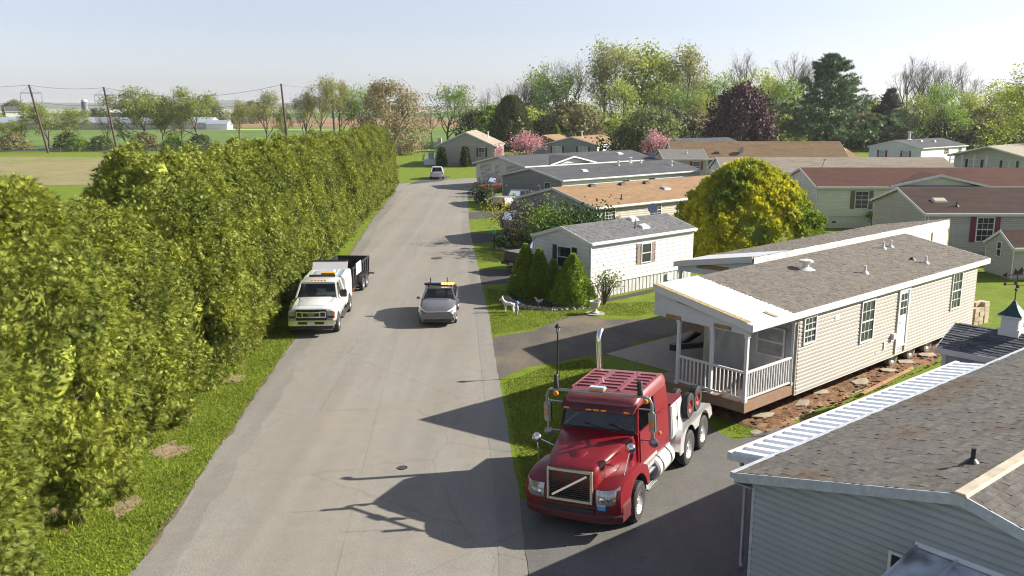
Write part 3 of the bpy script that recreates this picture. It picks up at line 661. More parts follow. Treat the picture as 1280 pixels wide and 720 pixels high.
    def patch(y0, y1, z0, z1, dz=0): MB().hexa([(xe-.015, Y(y0), z0), (xe-.002, Y(y0), z0), (xe-.002, Y(y1), z0+dz), (xe-.015, Y(y1), z0+dz), (xe-.015, Y(y0), z1), (xe-.002, Y(y0), z1), (xe-.002, Y(y1), z1+dz), (xe-.015, Y(y1), z1+dz)]).build("board_patch", OSB, rt)
    if near_: patch(2.5, 3.1, zl + .0, zl + .12); patch(.6, 1.24, zl + .03, zl + .15); patch(1.5, 2.7, 3.5, 3.57, .16)
    else: patch(.95, 2.5, 3.32, 3.5, .05); patch(2.55, 3.2, zl+.02, zl+.12); MB().hexa([(xe+.1, Y(.1), zl), (xe+2.4, Y(.1), zl), (xe+2.4, Y(.16), zl), (xe+.1, Y(.16), zl), (xe+.1, Y(.1), ze-.1), (xe+2.4, Y(.1), ze-.1), (xe+2.4, Y(.16), ze-.1), (xe+.1, Y(.16), ze-.1)]).build("porch_beam", WRAP, rt)
    if near_: MB().box((xe + .1, .03, zl + .02), (-.03, .13, ze - .12)).build("porch_beam", WHITE, rt)
    # porch floor: boards on a brown rim
    xd = -2.78; zd = zb + .3
    rim = MB(); rim.box((xd, 0, zb-.02), (xd+.04, W, zd-.03)); rim.box((xd+.04, Y(0), zb-.02), (0, Y(.04), zd-.03)); rim.box((xd+.04, Y(W), zb-.02), (0, Y(W-.04), zd-.03)); rim.build("deck_rim", DECK, rt)
    MB().box((xd + .05, .05, zb+.02), (-.01, W-.05, zd-.04)).build("deck_frame", STEEL, rt)
    for k in range(25):
        y0 = k * W / 25; MB().box((xd - .02, y0 + .003, zd-.03), (-.002, y0 + W/25 - .003, zd)).build("deck_board", DECK, rt)
    def post(x, y):
        p = MB(); p.box((x-.05, Y(y)-.05, zd), (x+.05, Y(y)+.05, zl)); p.box((x-.07, Y(y)-.07, zd), (x+.07, Y(y)+.07, zd+.1)); p.box((x-.07, Y(y)-.07, zl-.1), (x+.07, Y(y)+.07, zl)); p.build("post", WHITE, rt)
    def rail(p0, p1):
        p0 = Vector((p0[0], Y(p0[1]), 0)); p1 = Vector((p1[0], Y(p1[1]), 0)); MB().beam(p0 + Vector((0,0,zd+.1)), p1 + Vector((0,0,zd+.1)), .06, .06).build("bottom_rail", WHITE, rt)
        o = MB().beam(p0 + Vector((0,0,zd+.93)), p1 + Vector((0,0,zd+.93)), .06, .07).build("railing", WHITE, rt); n = int((p1 - p0).length / .135)
        for k in range(1, n):
            q = p0 + (p1 - p0) * (k / n); MB().box((q.x-.018, q.y-.018, zd+.125), (q.x+.018, q.y+.018, zd+.9)).build("baluster", WHITE, o)
    for x, y in ((xd+.08, .07), (xd+.08, 1.33), (xd+.08, 2.62), (-.09, .07)): post(x, y)
    rail((xd+.08, .12), (xd+.08, 1.28)); rail((xd+.08, 1.38), (xd+.08, 2.57)); rail((xd+.13, .07), (-.14, .07))
    # porch back wall, plastic film over it
    fm = MB(); n = 26; rg = random.Random(2); vs = []
    for i in range(n + 1):
        for k in range(13): vs.append((-.03 - .045 * rg.random() - .03 * math.sin(i * 1.7 + k * .8), Y(.12 + (W - .3) * i / n), zd + .05 + (ze - zd - .1) * k / 12))
    fm.add(vs, [(i*13+k, (i+1)*13+k, (i+1)*13+k+1, i*13+k+1) for i in range(n) for k in range(12)]); fm.build("plastic_film", FILM, rt, smooth=80)
    wn = MB(); wn.box((-.13, Y(.35), 1.75), (-.1, Y(1.4), 2.75)); o = wn.build("window", mat("filmed_white_frame", (.6, .62, .63), .4), rt)
    for z0 in (1.8, 2.28): MB().box((-.14, Y(.42), z0), (-.131, Y(1.33), z0 + .42)).build("pane", mat("filmed_pane", (.3, .31, .31), .25, var=.3, vs=3), o)
    if near_:
        for a_, z_, w_, h_ in ((.33, 2.28, .66, .82), (4.12, 1.64, .85, 1.42), (11.62, 1.7, .82, 1.42)): window(rt, fr, a_, z_, w_, h_, 3, 2, True, None, .06)
        d = MB(); fr.hexa(d, 6.98, 7.62, .03, .07, .98, 3.06); dm = mat("door_white", (.72, .75, .8), .35); dr = d.build("door", dm, rt)
        t = MB()
        for q in ((6.86, 6.98, .72, 3.16), (7.62, 7.74, .72, 3.16), (6.98, 7.62, 3.06, 3.16)): fr.hexa(t, q[0], q[1], .0, .1, q[2], q[3])
        fr.hexa(t, 6.98, 7.62, .0, .04, .6, .93); fr.hexa(t, 6.98, 7.62, .0, .1, .93, .98); t.build("door_trim", WHITE, rt)
        for k in range(3):
            for q in range(2): p = MB(); fr.hexa(p, 7.06 + q*.26, 7.28 + q*.26, .068, .076, 2.16 + k*.28, 2.4 + k*.28); p.build("pane", PANE, dr)
        p = MB(); fr.hexa(p, 7.06, 7.54, .068, .076, 1.1, 1.48); fr.hexa(p, 7.06, 7.54, .068, .076, 1.56, 2.06); p.build("door_panel", dm, dr)
        p = MB(); fr.hexa(p, 7.01, 7.06, .06, .12, 1.86, 1.92); p.build("handle", CHROME, dr)
        for a_, z_, w_, h_, d_ in ((2.25, 2.72, .32, .2, .06), (5.95, 1.02, .13, .3, .08), (6.5, 1.32, .22, .22, .16), (6.6, 2.72, .12, .2, .05), (5.35, .95, .12, .12, .05)):
            p = MB(); fr.hexa(p, a_, a_ + w_, .01, d_, z_, z_ + h_); p.build("wall_box", WHITE, rt, bevel=.01)
        sl2 = sl_
        for x, y in ((11.01, 2.66), (11.66, 2.66), (6.46, 1.12), (10.75, .74)): pipe_vent(rt, P(x, y), V_WHITE, .3, .05)
        pipe_vent(rt, P(4.42, 2.39), V_WHITE, .3, .11, True, "roof_fan"); pipe_vent(rt, P(10.64, 1.25), V_DARK, .06, .05)
        # six dual road wheels beside the long wall
        for k in range(3):
            for yy, s in ((.33, -1), (W - .33, 1)):
                M = Matrix.Translation((7.5 + 1.5 * k, yy, .375)) @ Matrix.Rotation(R(90) * -s, 4, 'X')
                o = MB().lathe([(.2, .1), (.3, .115), (.365, .09), (.375, .03), (.375, -.06), (.36, -.1), (.2, -.11)], 28, M).build("tyre", mat("tyre_dusty", (.16, .135, .11), .9, var=.3, vs=9), rt, smooth=50)
                MB().lathe([(.0, .02), (.06, .03), (.12, .01), (.17, .06), (.205, .095), (.205, .06)], 20, M).build("rim", mat("rim_cream", (.35, .33, .29), .6, var=.3), o, smooth=40)
            MB().tube([(7.5 + 1.5*k, .4, .375), (7.5 + 1.5*k, W - .4, .375)], .05, 8).build("axle", STEEL, rt)
    else:
        # cut ridge side hung with white plastic
        pm = MB(); n = 90; rg = random.Random(6); vs = []; ks = 12
        for i in range(n + 1):
            x = x0 + (x1 - .1 - x0) * i / n
            for k in range(ks + 1):
                zz = zr + .1 - (zr - zb) * k / ks; vs.append((x, -.03 - (.05 * rg.random() + .04 * math.sin(i*.9) * (k / ks)), zz))
        pm.add(vs, [(i*(ks+1)+k, (i+1)*(ks+1)+k, (i+1)*(ks+1)+k+1, i*(ks+1)+k+1) for i in range(n) for k in range(ks)]); pm.build("plastic_sheet", WRAP, rt, smooth=80)
        b = MB(); b.box((x1 - .1, -.06, zb + .4), (x1 - .02, .0, zr + .1)); b.box((L - 1.2, -.1, 1.9), (L - 1.14, -.05, zr - .4)); b.build("edge_stud", OSB, rt)
        h = MB(); h.beam((-5.0, W/2, .55), (-2.2, .75, .5), .12, .22); h.beam((-5.0, W/2, .55), (-2.2, 2.75, .5), .12, .22); h.box((-5.3, W/2-.12, .45), (-4.9, W/2+.12, .7)); h.tube([(-4.9, W/2, .0), (-4.9, W/2, 1.0)], .05, 8); h.build("tow_frame", STEEL, rt)
        for k in range(3):
            for yy in (.33, W - .33): MB().lathe([(0, .1), (.3, .115), (.365, .09), (.375, .03), (.36, -.1), (0, -.11)], 20, Matrix.Translation((7.5 + 1.5 * k, yy, .375)) @ Matrix.Rotation(R(90), 4, 'X')).build("tyre", mat("tyre_dusty", (.16, .135, .11), .9), rt, smooth=50)
    return rt
half_home("beige-sided front half with white porch railing, its long wall facing the street lawn", 0, 0, 'back')
half_home("rear half with its long cut side wrapped in white plastic sheet", 7.0, 4.5, 'front')
# ------------------------------------------------------------------ the other homes of the street
Fl = lambda L, W: Frame('long', L, W)
Fg = lambda L, W: Frame('gable', L, W)
def dormer(root, W, ze, slope, xa, xb, zp, m, wallm, oh=.3):
    """a cross gable set over the long eave"""
    xm = (xa + xb) / 2; y1 = (zp - ze) / slope
    MB().loft([[(xa, y, ze-.25), (xb, y, ze-.25), (xm, y, zp - .04)] for y in (-.02, y1)]).build("cross_gable_wall", wallm, root)
    for s in (0, 1):
        X = xa - .2 if s == 0 else xb + .2
        MB().hexa([(X, -oh-.05, ze-.1), (xm, -oh-.05, zp-.06), (xm, y1+.2, zp-.06), (X, -oh+.02, ze-.1), (X, -oh-.05, ze), (xm, -oh-.05, zp+.05), (xm, y1+.2, zp+.05), (X, -oh+.02, ze)]).build("cross_gable_roof", m, root)
        MB().hexa([(X, -oh-.09, ze-.17), (xm, -oh-.09, zp-.12), (xm, -oh-.052, zp-.12), (X, -oh-.052, ze-.17), (X, -oh-.09, ze+.02), (xm, -oh-.09, zp+.07), (xm, -oh-.052, zp+.07), (X, -oh-.052, ze+.02)]).build("rake_fascia", WHITE, root)
def dish(root, p, r=.35):
    M = Matrix.Translation(p) @ Matrix.Rotation(R(-60), 4, 'Z') @ Matrix.Rotation(R(70), 4, 'X')
    o = MB().lathe([(0, .0), (r*.5, .03), (r, .12), (r, .135), (r*.5, .045), (0, .015)], 20, M); o.tube([p, (p[0], p[1] + .1, p[2] - .5)], .025, 6); o.tube([M @ Vector((0, -r*.8, .1)), M @ Vector((0, -r*.3, .42))], .015, 5)
    o.build("satellite_dish", mat("dish_grey", (.24, .28, .33), .5), root, smooth=40)

# white single-wide with the clipped conifers
L, W, ze, sl_ = 8.5, 4.15, 3.02, .3
h1 = house("white lap-sided home with ribbed skirting behind the row of clipped conifers", (4.01, 44.42), A0, L, W, ze, sl_, W_WHITE, R_GREY, oh=.12, og=.12, skirt='ribs', skz=.72, course=.23, split=('long', 'gable'), shing=slope_shingles(W, ze, sl_, .12, R_GREY, (0,)))
window(h1, Fl(L, W), 3.98, 1.52, .72, .98, 0, 0, True, SH_WOOD)
window(h1, Fg(L, W), 1.35, 1.5, .95, 1.05, 0, 0, True, SH_BLACK)
downpipe(h1, -.06, -.08, .05, ze - .12, WHITE); downpipe(h1, -.06, W + .08, .05, ze - .12, WHITE)
skylight(h1, roofpt(W, ze, sl_, 5.3, 1.75), sl_, V_WHITE, .34); skylight(h1, roofpt(W, ze, sl_, 5.05, .75), sl_, V_WHITE, .36); pipe_vent(h1, roofpt(W, ze, sl_, 4.36, .8), V_DARK, .5, .03)
dish(h1, (8.4, 2.9, 3.85), .3)
b = MB(); b.box((6.2, -.09, .25), (6.55, .02, .62)); b.build("wall_box", V_WHITE, h1)

# tan-roofed double-wide behind it
L, W, ze, sl_ = 25, 8.4, 2.92, .25
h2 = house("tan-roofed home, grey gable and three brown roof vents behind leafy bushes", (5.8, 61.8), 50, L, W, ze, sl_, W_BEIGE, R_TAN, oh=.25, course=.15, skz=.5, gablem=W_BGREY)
for a in (1.05, 6.05, 9.1): window(h2, Fl(L, W), a, 1.75, 1.0, .85, 3, 2)
for x, y in ((3.5, 3.75), (6.6, 3.55), (9.3, 3.45)): box_vent(h2, roofpt(W, ze, sl_, x, y), sl_, V_DARK, .32, .17)
skylight(h2, roofpt(W, ze, sl_, 9.95, 2), sl_, mat("skylight_grey", (.3, .28, .26), .3), .45); pipe_vent(h2, roofpt(W, ze, sl_, 3.6, .8), V_DARK, .35, .05)
# charcoal-roofed home with slate gable
L, W, ze, sl_ = 21, 9, 2.92, .2
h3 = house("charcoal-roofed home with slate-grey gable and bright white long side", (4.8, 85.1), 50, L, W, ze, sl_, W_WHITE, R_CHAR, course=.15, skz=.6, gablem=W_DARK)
window(h3, Fg(L, W), 1.6, 1.35, .8, 1.1, 0, 0); window(h3, Fl(L, W), 8.5, 1.5, 1.0, .9, 2, 2); window(h3, Fl(L, W), 12.5, 1.5, 1.0, .9, 2, 2)
skylight(h3, roofpt(W, ze, sl_, 5.2, 2.2), sl_, V_WHITE, .4)
for x, y, k in ((11.5, 3.4, .3), (14, 4, .4), (15.5, 3.8, .25), (18.8, 2.2, .3)): pipe_vent(h3, roofpt(W, ze, sl_, x, y), V_WHITE, k * 1.4, .09 if k > .3 else .06, k > .25)
# porch home with cross gable
L, W, ze, sl_ = 23, 9.3, 2.92, .21
h4 = house("porch home with dark screens, white stair rails and a cross gable", (1.5, 105.0), 50, L, W, ze, sl_, W_CREAM, R_CHAR, course=.15, skz=.8, oh=.35, og=.35)
SCR = mat("insect_screen_dark", (.012, .012, .014), .5)
fg = Fg(L, W)
for a, z_, w_, h_ in ((6.3, 1.9, 2.2, .85), (6.4, .95, 2.0, .85), (.7, 1.95, 2.6, .8), (4.75, 1.15, .8, 1.6)):
    f = MB()
    for q in ((a-.12, a+w_+.12, z_-.08, z_), (a-.12, a+w_+.12, z_+h_, z_+h_+.08), (a-.12, a, z_, z_+h_), (a+w_, a+w_+.12, z_, z_+h_)): fg.hexa(f, q[0], q[1], 0, .07, q[2], q[3])
    o = f.build("screen_frame", WHITE, h4); q = MB(); fg.hexa(q, a, a+w_, .018, .035, z_, z_+h_); q.build("screen", SCR, o)
st = MB()
for k in range(4): st.box((-.35 - .3*k, 3.2, 0), (-.05 - .3*k, 5.9, .8 - .2*k))
st.build("step", mat("step_grey", (.35, .35, .34), .7), h4)
for yy in (3.2, 5.9):
    m = MB(); m.beam((-.1, yy, 1.75), (-1.5, yy, .95), .08, .08); m.beam((-.1, yy, .95), (-1.5, yy, .2), .06, .06)
    for k in range(9): x = -.15 - k*.165; m.box((x-.03, yy-.03, .9+.5*x*1.1), (x+.03, yy+.03, 1.72+.57*x))
    m.box((-1.58, yy-.07, 0), (-1.44, yy+.07, 1.1)); m.build("stair_rail", WHITE, h4)
dormer(h4, W, ze, sl_, 4.0, 11.5, 3.75, R_CHAR, W_WHITE, .35); skylight(h4, roofpt(W, ze, sl_, 19.5, 3.0), sl_, V_WHITE, .5)
dish(h4, (L + .3, .5, 3.3), .45)
# far left gable-end home on the curve
L, W, ze, sl_ = 14, 10.0, 3.4, .45
h5 = house("tall grey-tan gable with one black-shuttered window beyond the far bend", (-2.8, 148), 5, L, W, ze, sl_, sidecol("stone", (.34, .315, .28)), farroof("beige", (.30, .255, .20), (.26, .22, .18)), course=.2, skz=.5)
window(h5, Fg(L, W), 1.75, 1.6, .95, 1.45, 2, 2, True, SH_BLACK); pipe_vent(h5, roofpt(W, ze, sl_, 9, 2.2), V_WHITE, 1.0, .1, True)
d = MB(); d.box((3, W, .0), (6, W + 2.6, .9)); d.build("side_porch", WHITE_W, h5)
for y in (W + .4, W + 2.5): MB().beam((3, y, 1.9), (1.2, y, .9), .09, .7).build("stair_rail", WHITE, h5)
MB().box((4, W + 1.2, .9), (4.8, W + 2.0, 2.0)).build("utility_box", mat("box_blue_grey", (.25, .33, .42), .5), h5)
MB().box((6.2, W + .1, 0), (6.9, W + .7, 4.4)).build("chimney", mat("chimney_pink", (.42, .3, .27), .8), h5)
# grey home with tan roof between the pink trees
L, W, ze, sl_ = 15, 10.5, 2.85, .26
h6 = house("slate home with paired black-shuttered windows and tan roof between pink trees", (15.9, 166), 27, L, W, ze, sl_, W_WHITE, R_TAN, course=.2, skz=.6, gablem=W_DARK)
for a in (1.9, 7.2): window(h6, Fg(L, W), a, 1.2, 1.9, 1.15, 0, 0, True, SH_BLACK, pane=BLIND, twin=True)
for k in range(4): window(h6, Fl(L, W), 1 + k * 3.4, 1.2, 1.3, 1.2, 0, 0, True, None, pane=BLIND)
for x, y in ((4, 4), (5.5, 3.4), (7.5, 3), (9, 3.6)): box_vent(h6, roofpt(W, ze, sl_, x, y), sl_, V_DARK, .3, .2)
pipe_vent(h6, roofpt(W, ze, sl_, 3, 4.4), V_WHITE, 1.1, .12, True)
MB().loft([[(x, W - 1, 2.3), (x, W + 9, 2.3), (x, W + 4, 4.2)] for x in (7, 15)]).build("wing_roof", R_TAN, h6); MB().box((7.4, W, 0), (14.6, W + 8, 2.35)).build("wing_wall", W_DARK, h6)
# small tan home by the brown roof
L, W, ze, sl_ = 5.6, 6, 3.2, .33
h7 = house("small pinkish-tan home with plain grey roof beside the second pink tree", (19.9, 116), 88, L, W, ze, sl_, sidecol("pink_tan", (.42, .345, .29)), farroof("mid_grey", (.17, .165, .155)), course=.2, skz=.6)
window(h7, Fl(L, W), 3.8, 1.5, .9, 1.2, 0, 0, True, SH_RED); pipe_vent(h7, roofpt(W, ze, sl_, 3.3, 1.6), V_WHITE, .4, .05)
h7b = house("low brown storage shed in front of the small tan home", (20.0, 111.5), 88, 3.4, 2, 1.7, .2, mat("shed_brown", (.09, .055, .042), .8), farroof("shed_brown", (.07, .045, .035)), course=0, skz=.1, name="storage_shed", cat="shed", trim=mat("shed_brown", (.09, .055, .042)))
h7c = house("pale blue-grey far home mostly hidden behind the pink blossoms", (30, 150), 60, 12, 8, 3.4, .25, sidecol("pale_blue", (.5, .55, .56)), R_CHAR, course=0, skz=.4)
# long brown roof
L, W, ze, sl_ = 24.3, 8.5, 2.85, .48
h8 = house("long grey-tan home under a broad brown roof with maroon shutters", (22.6, 124), 90, L, W, ze, sl_, sidecol("greige", (.40, .385, .345)), R_BROWN, course=.2, skz=.6)
window(h8, Fl(L, W), 1.25, .75, 1.9, 1.65, 0, 0, True, SH_RED, pane=BLIND, twin=True); window(h8, Fl(L, W), 4.75, 1.35, .9, 1.15, 0, 0, True, SH_RED); window(h8, Fl(L, W), 7.8, 1.35, .9, 1.15, 0, 0, True, SH_RED)
box_vent(h8, roofpt(W, ze, sl_, 6.2, 1.0), sl_, V_DARK, .35, .25); dish(h8, (9.7, 1.1, ze + .9), .5)
MB().hexa([(L, .5, 2.4), (L+2.6, 1.2, 2.4), (L+2.6, 7.4, 2.4), (L, 8, 2.4), (L, 3, 4.2), (L+1.0, 3.4, 3.9), (L+1.0, 5.2, 3.9), (L, 5.6, 4.2)]).build("lean_to_roof", R_TAN, h8); MB().box((L, 1.2, 0), (L+2.3, 7.3, 2.45)).build("lean_to_wall", W_TAN, h8)
# sand-grey long roof
L, W, ze, sl_ = 24, 7.5, 3.2, .33
h9 = house("home with a long plain sand-grey roof and antenna behind the golden bush", (22.2, 92.6), 91.5, L, W, ze, sl_, W_WHITE, R_SAND, course=.2, skz=.6)
x, y, z = roofpt(W, ze, sl_, 10.4, 1.0); a = MB(); a.tube([(x, y, z-.05), (x + .25, y, z + .8)], .03, 6); a.tube([(x+.05, y, z+.75), (x+.5, y, z+.85)], .025, 6); a.build("antenna", V_DARK, h9)
# cream home with red-brown roof
L, W, ze, sl_ = 21, 8.6, 3.5, .27
h10 = house("pale cream home with red-brown roof, olive shutters and cross gable", (24.9, 71.9), 90.5, L, W, ze, sl_, W_CREAM, R_RED, course=.15, skz=1.0, split=())
for a in (3.15, 6.95): window(h10, Fl(L, W), a, 1.65, 1.0, 1.35, 2, 2, True, SH_OLIVE)
dormer(h10, W, ze, sl_, 6.0, 13.6, 4.35, R_RED, W_CREAM)
for a in (1.35, 7.3):
    v = MB(); Fl(L, W).hexa(v, a, a+.42, -.03, .02, .4, .62); v.build("crawl_vent", V_WHITE, h10); v = MB(); Fl(L, W).hexa(v, a+.04, a+.38, .02, .03, .44, .58); v.build("vent_slot", BLACK, h10)
downpipe(h10, -.05, -.1, .1, ze - .1, WHITE)
# taupe home with maroon shutters at the right edge
L, W, ze, sl_ = 18, 8, 3.32, .29
h11 = house("taupe home with dark brown roof and one maroon-shuttered window", (26.1, 55.3), 90, L, W, ze, sl_, W_TAUPE, R_DBROWN, course=.14, skz=.75, skirt='ribs', split=())
window(h11, Fl(L, W), 3.3, 1.45, 1.0, 1.45, 3, 2, True, SH_RED, f=.08)
skylight(h11, roofpt(W, ze, sl_, 1.55, 1.6), sl_, mat("skylight_tan", (.45, .4, .31), .5), .5); pipe_vent(h11, roofpt(W, ze, sl_, 2.3, .8), V_DARK, .3, .05)
downpipe(h11, .15, -.08, .05, ze - .1, WHITE)
b = MB(); Fl(L, W).hexa(b, .35, .75, .01, .3, .95, 1.35); b.build("wall_box", V_WHITE, h11)
b = MB(); Fl(L, W).hexa(b, .42, .68, .3, .31, 1.02, 1.28); b.build("box_face", STEEL, h11)
# far right pair
L, W, ze, sl_ = 17, 9.2, 3.0, .25
h12 = house("white far home with maroon shutters and dark roof below the treeline", (69, 150), 50, L, W, ze, sl_, W_WHITE, R_CHAR, course=.2, skz=.6)
for a in (2.1, 6.3): window(h12, Fg(L, W), a, 1.0, 1.0, 1.3, 0, 0, True, SH_RED, pane=BLIND)
window(h12, Fl(L, W), 9, 1.7, .8, .8, 0, 0, True, SH_RED); window(h12, Fl(L, W), 14, 1.5, 1.2, 1.2, 0, 0)
pipe_vent(h12, roofpt(W, ze, sl_, 4.2, 4.3), V_WHITE, 1.3, .2, True, "chimney_pipe")
for x, y in ((6, 3), (10, 2.5)): box_vent(h12, roofpt(W, ze, sl_, x, y), sl_, V_WHITE, .3, .3)
L, W, ze, sl_ = 15, 9.5, 3.4, .26
h13 = house("pale sage home with a white-railed porch under a branch at the right edge", (68.0, 116.5), 47, L, W, ze, sl_, sidecol("sage", (.47, .48, .42)), farroof("beige2", (.3, .27, .22)), course=.2, skz=.6, og=1.9)
for a in (1.7, 6.1): window(h13, Fg(L, W), a, 1.3, 1.5, 1.35, 0, 0, True, SH_BLACK, pane=BLIND, twin=True)
MB().box((-1.8, 4.6, .3), (-.03, W, .75)).build("porch_floor", WHITE_W, h13)
for k in range(4): MB().box((-1.8, 4.65 + k*1.58, .75), (-1.68, 4.77 + k*1.58, 3.3)).build("post", WHITE, h13)
MB().box((-1.77, 4.7, .85), (-1.7, W, .92)).build("bottom_rail", WHITE, h13); r = MB().box((-1.77, 4.7, 1.6), (-1.7, W, 1.68)).build("railing", WHITE, h13)
for k in range(34): MB().box((-1.75, 4.75 + k*.14, .92), (-1.72, 4.79 + k*.14, 1.6)).build("baluster", WHITE, r)
# barn-roofed shed at the right edge
h14 = house("taupe shed with brown roof cut by the right edge of the photo", (28.75, 49.8), 86, 4.5, 2.6, 1.95, .6, W_TAUPE, R_DBROWN, course=.13, skz=.1, oh=.12, og=.1, name="garden_shed", cat="shed")
window(h14, Fg(4.5, 2.6), 1.1, 1.2, .35, .8, 0, 0, f=.05)
# farm across the fields
ROOF_M = mat("farm_metal_roof", (.27, .31, .36), .6, .0, var=.08, vs=.5)
f1 = house("very long low poultry barn with pale metal roof across the fields", (-225, 385), 90, 95, 14, 3.1, .3, mat("barn_wall", (.35, .33, .30), .8, var=.4, vs=.2), ROOF_M, course=0, skz=.3, name="barn", cat="barn")
for k in range(30): MB().box((1 + k*3.15, -.1, 1.0), (3.4 + k*3.15, -.005, 1.9)).build("wall_opening", mat("barn_pale_band", (.42, .41, .4), .7), f1)
f2 = house("dark-roofed white farmhouse at the far left edge", (-236, 418), 60, 16, 11, 7.6, .4, W_WHITE, R_CHAR, course=0, skz=.4, name="farmhouse", cat="house")
f3 = house("white barn beside the silo across the fields", (-201, 432), 88, 17, 12, 7, .18, W_WHITE, farroof("pale", (.5, .48, .45)), course=0, skz=.4, name="barn", cat="barn")
f4 = house("small grey-white end building of the long poultry barn", (-131, 383), 90, 9, 8, 2.6, .35, W_WHITE, ROOF_M, course=0, skz=.3, name="barn", cat="barn")
t = thing("silo", "dark concrete silo with a cap beside the white barn", "silo", (-203.5, 428, 0))
MB().lathe([(1.5, 0), (1.5, 12.0)], 24).build("barrel", mat("silo_concrete", (.15, .17, .20), .8, var=.3, vs=.6), t, smooth=40); MB().lathe([(1.52, 12.0), (1.3, 12.7), (.6, 13.2), (0, 13.3)], 24).build("dome", mat("silo_cap", (.45, .45, .46), .5), t, smooth=40)
# ------------------------------------------------------------------ vehicles and the people in them
PAINT_RED = mat("truck_red_paint", (.175, .006, .012), .38, 0, .15, 1.5, coat=.25, spec=.4); MAROON = mat("maroon_bumper_plastic", (.085, .012, .016), .5, var=.12)
LAMP_G = mat("headlight_glass", (.30, .31, .32), .08, .3, var=.35, vs=9, coat=1); AMBER = mat("amber_lens", (.75, .22, .01), .2, var=.1, coat=.5); REDL = mat("red_lens", (.45, .01, .01), .2, coat=.5)
WSCREEN = glass("windscreen_glass", (.75, .85, .8), .62); SGLASS = glass("tinted_side_glass", (.55, .62, .6), .35)
TRIM = mat("dark_interior", (.035, .033, .032), .7, var=.2); SEATM = mat("grey_seat", (.10, .10, .10), .8, var=.2)
SKIN = mat("skin", (.55, .32, .23), .55, var=.05); DIAMOND = mat("diamond_plate", (.56, .56, .55), .42, .15, var=.15, vs=18, bump=.6, bs=45); POLISH = mat("polished_alloy", (.70, .70, .69), .32, .6, var=.08, vs=6)

def wheel(root, c, r, w_, rimm, side=1, tyrem=None, hub=.55, lugs=8, name="wheel", yaw=0):
    """wheel on a lateral axis; side = +1 shows its face towards +y"""
    M = Matrix.Translation(c) @ Matrix.Rotation(yaw, 4, 'Z') @ Matrix.Rotation(R(-90 * side), 4, 'X'); h = w_ / 2
    o = MB().lathe([(r*hub, -h), (r*.9, -h), (r*.98, -h*.75), (r, -h*.35), (r, h*.35), (r*.98, h*.75), (r*.9, h), (r*hub, h*.92)], 32, M)
    for k in range(40):
        a = 2*math.pi*k/40; rr = r * 1.0
        p = [M @ Vector((rr*math.cos(a+d)*q, rr*math.sin(a+d)*q, z)) for q in (.985, 1.012) for d, z in ((0, -h*.7), (.06, -h*.7), (.1, h*.7), (.04, h*.7))]
        o.hexa(p)
    t = o.build("tyre", tyrem or RUBBER, root, smooth=45)
    q = MB().lathe([(0, h*.75), (r*.12, h*.75), (r*.14, h*.55), (r*.2, h*.4), (r*.38, h*.3), (r*hub*.9, h*.62), (r*hub*1.02, h*.95), (r*hub*1.02, h*.3), (r*hub*.9, h*.1), (0, h*.1)], 28, M)
    for k in range(lugs):
        a = 2*math.pi*k/lugs; q.lathe([(0, h*.62), (r*.035, h*.6), (r*.04, h*.3)], 8, M @ Matrix.Translation((r*.27*math.cos(a), r*.27*math.sin(a), 0)))
    q.build("rim", rimm, t, smooth=35)
    ho = MB()
    for k in range(lugs):
        a = 2*math.pi*(k+.5)/lugs; ho.lathe([(r*.055, h*.44), (0, h*.445)], 10, M @ Matrix.Translation((r*.42*math.cos(a), r*.42*math.sin(a), 0)))
    ho.build("rim_hole", BLACK, t, fix=False)
    return t

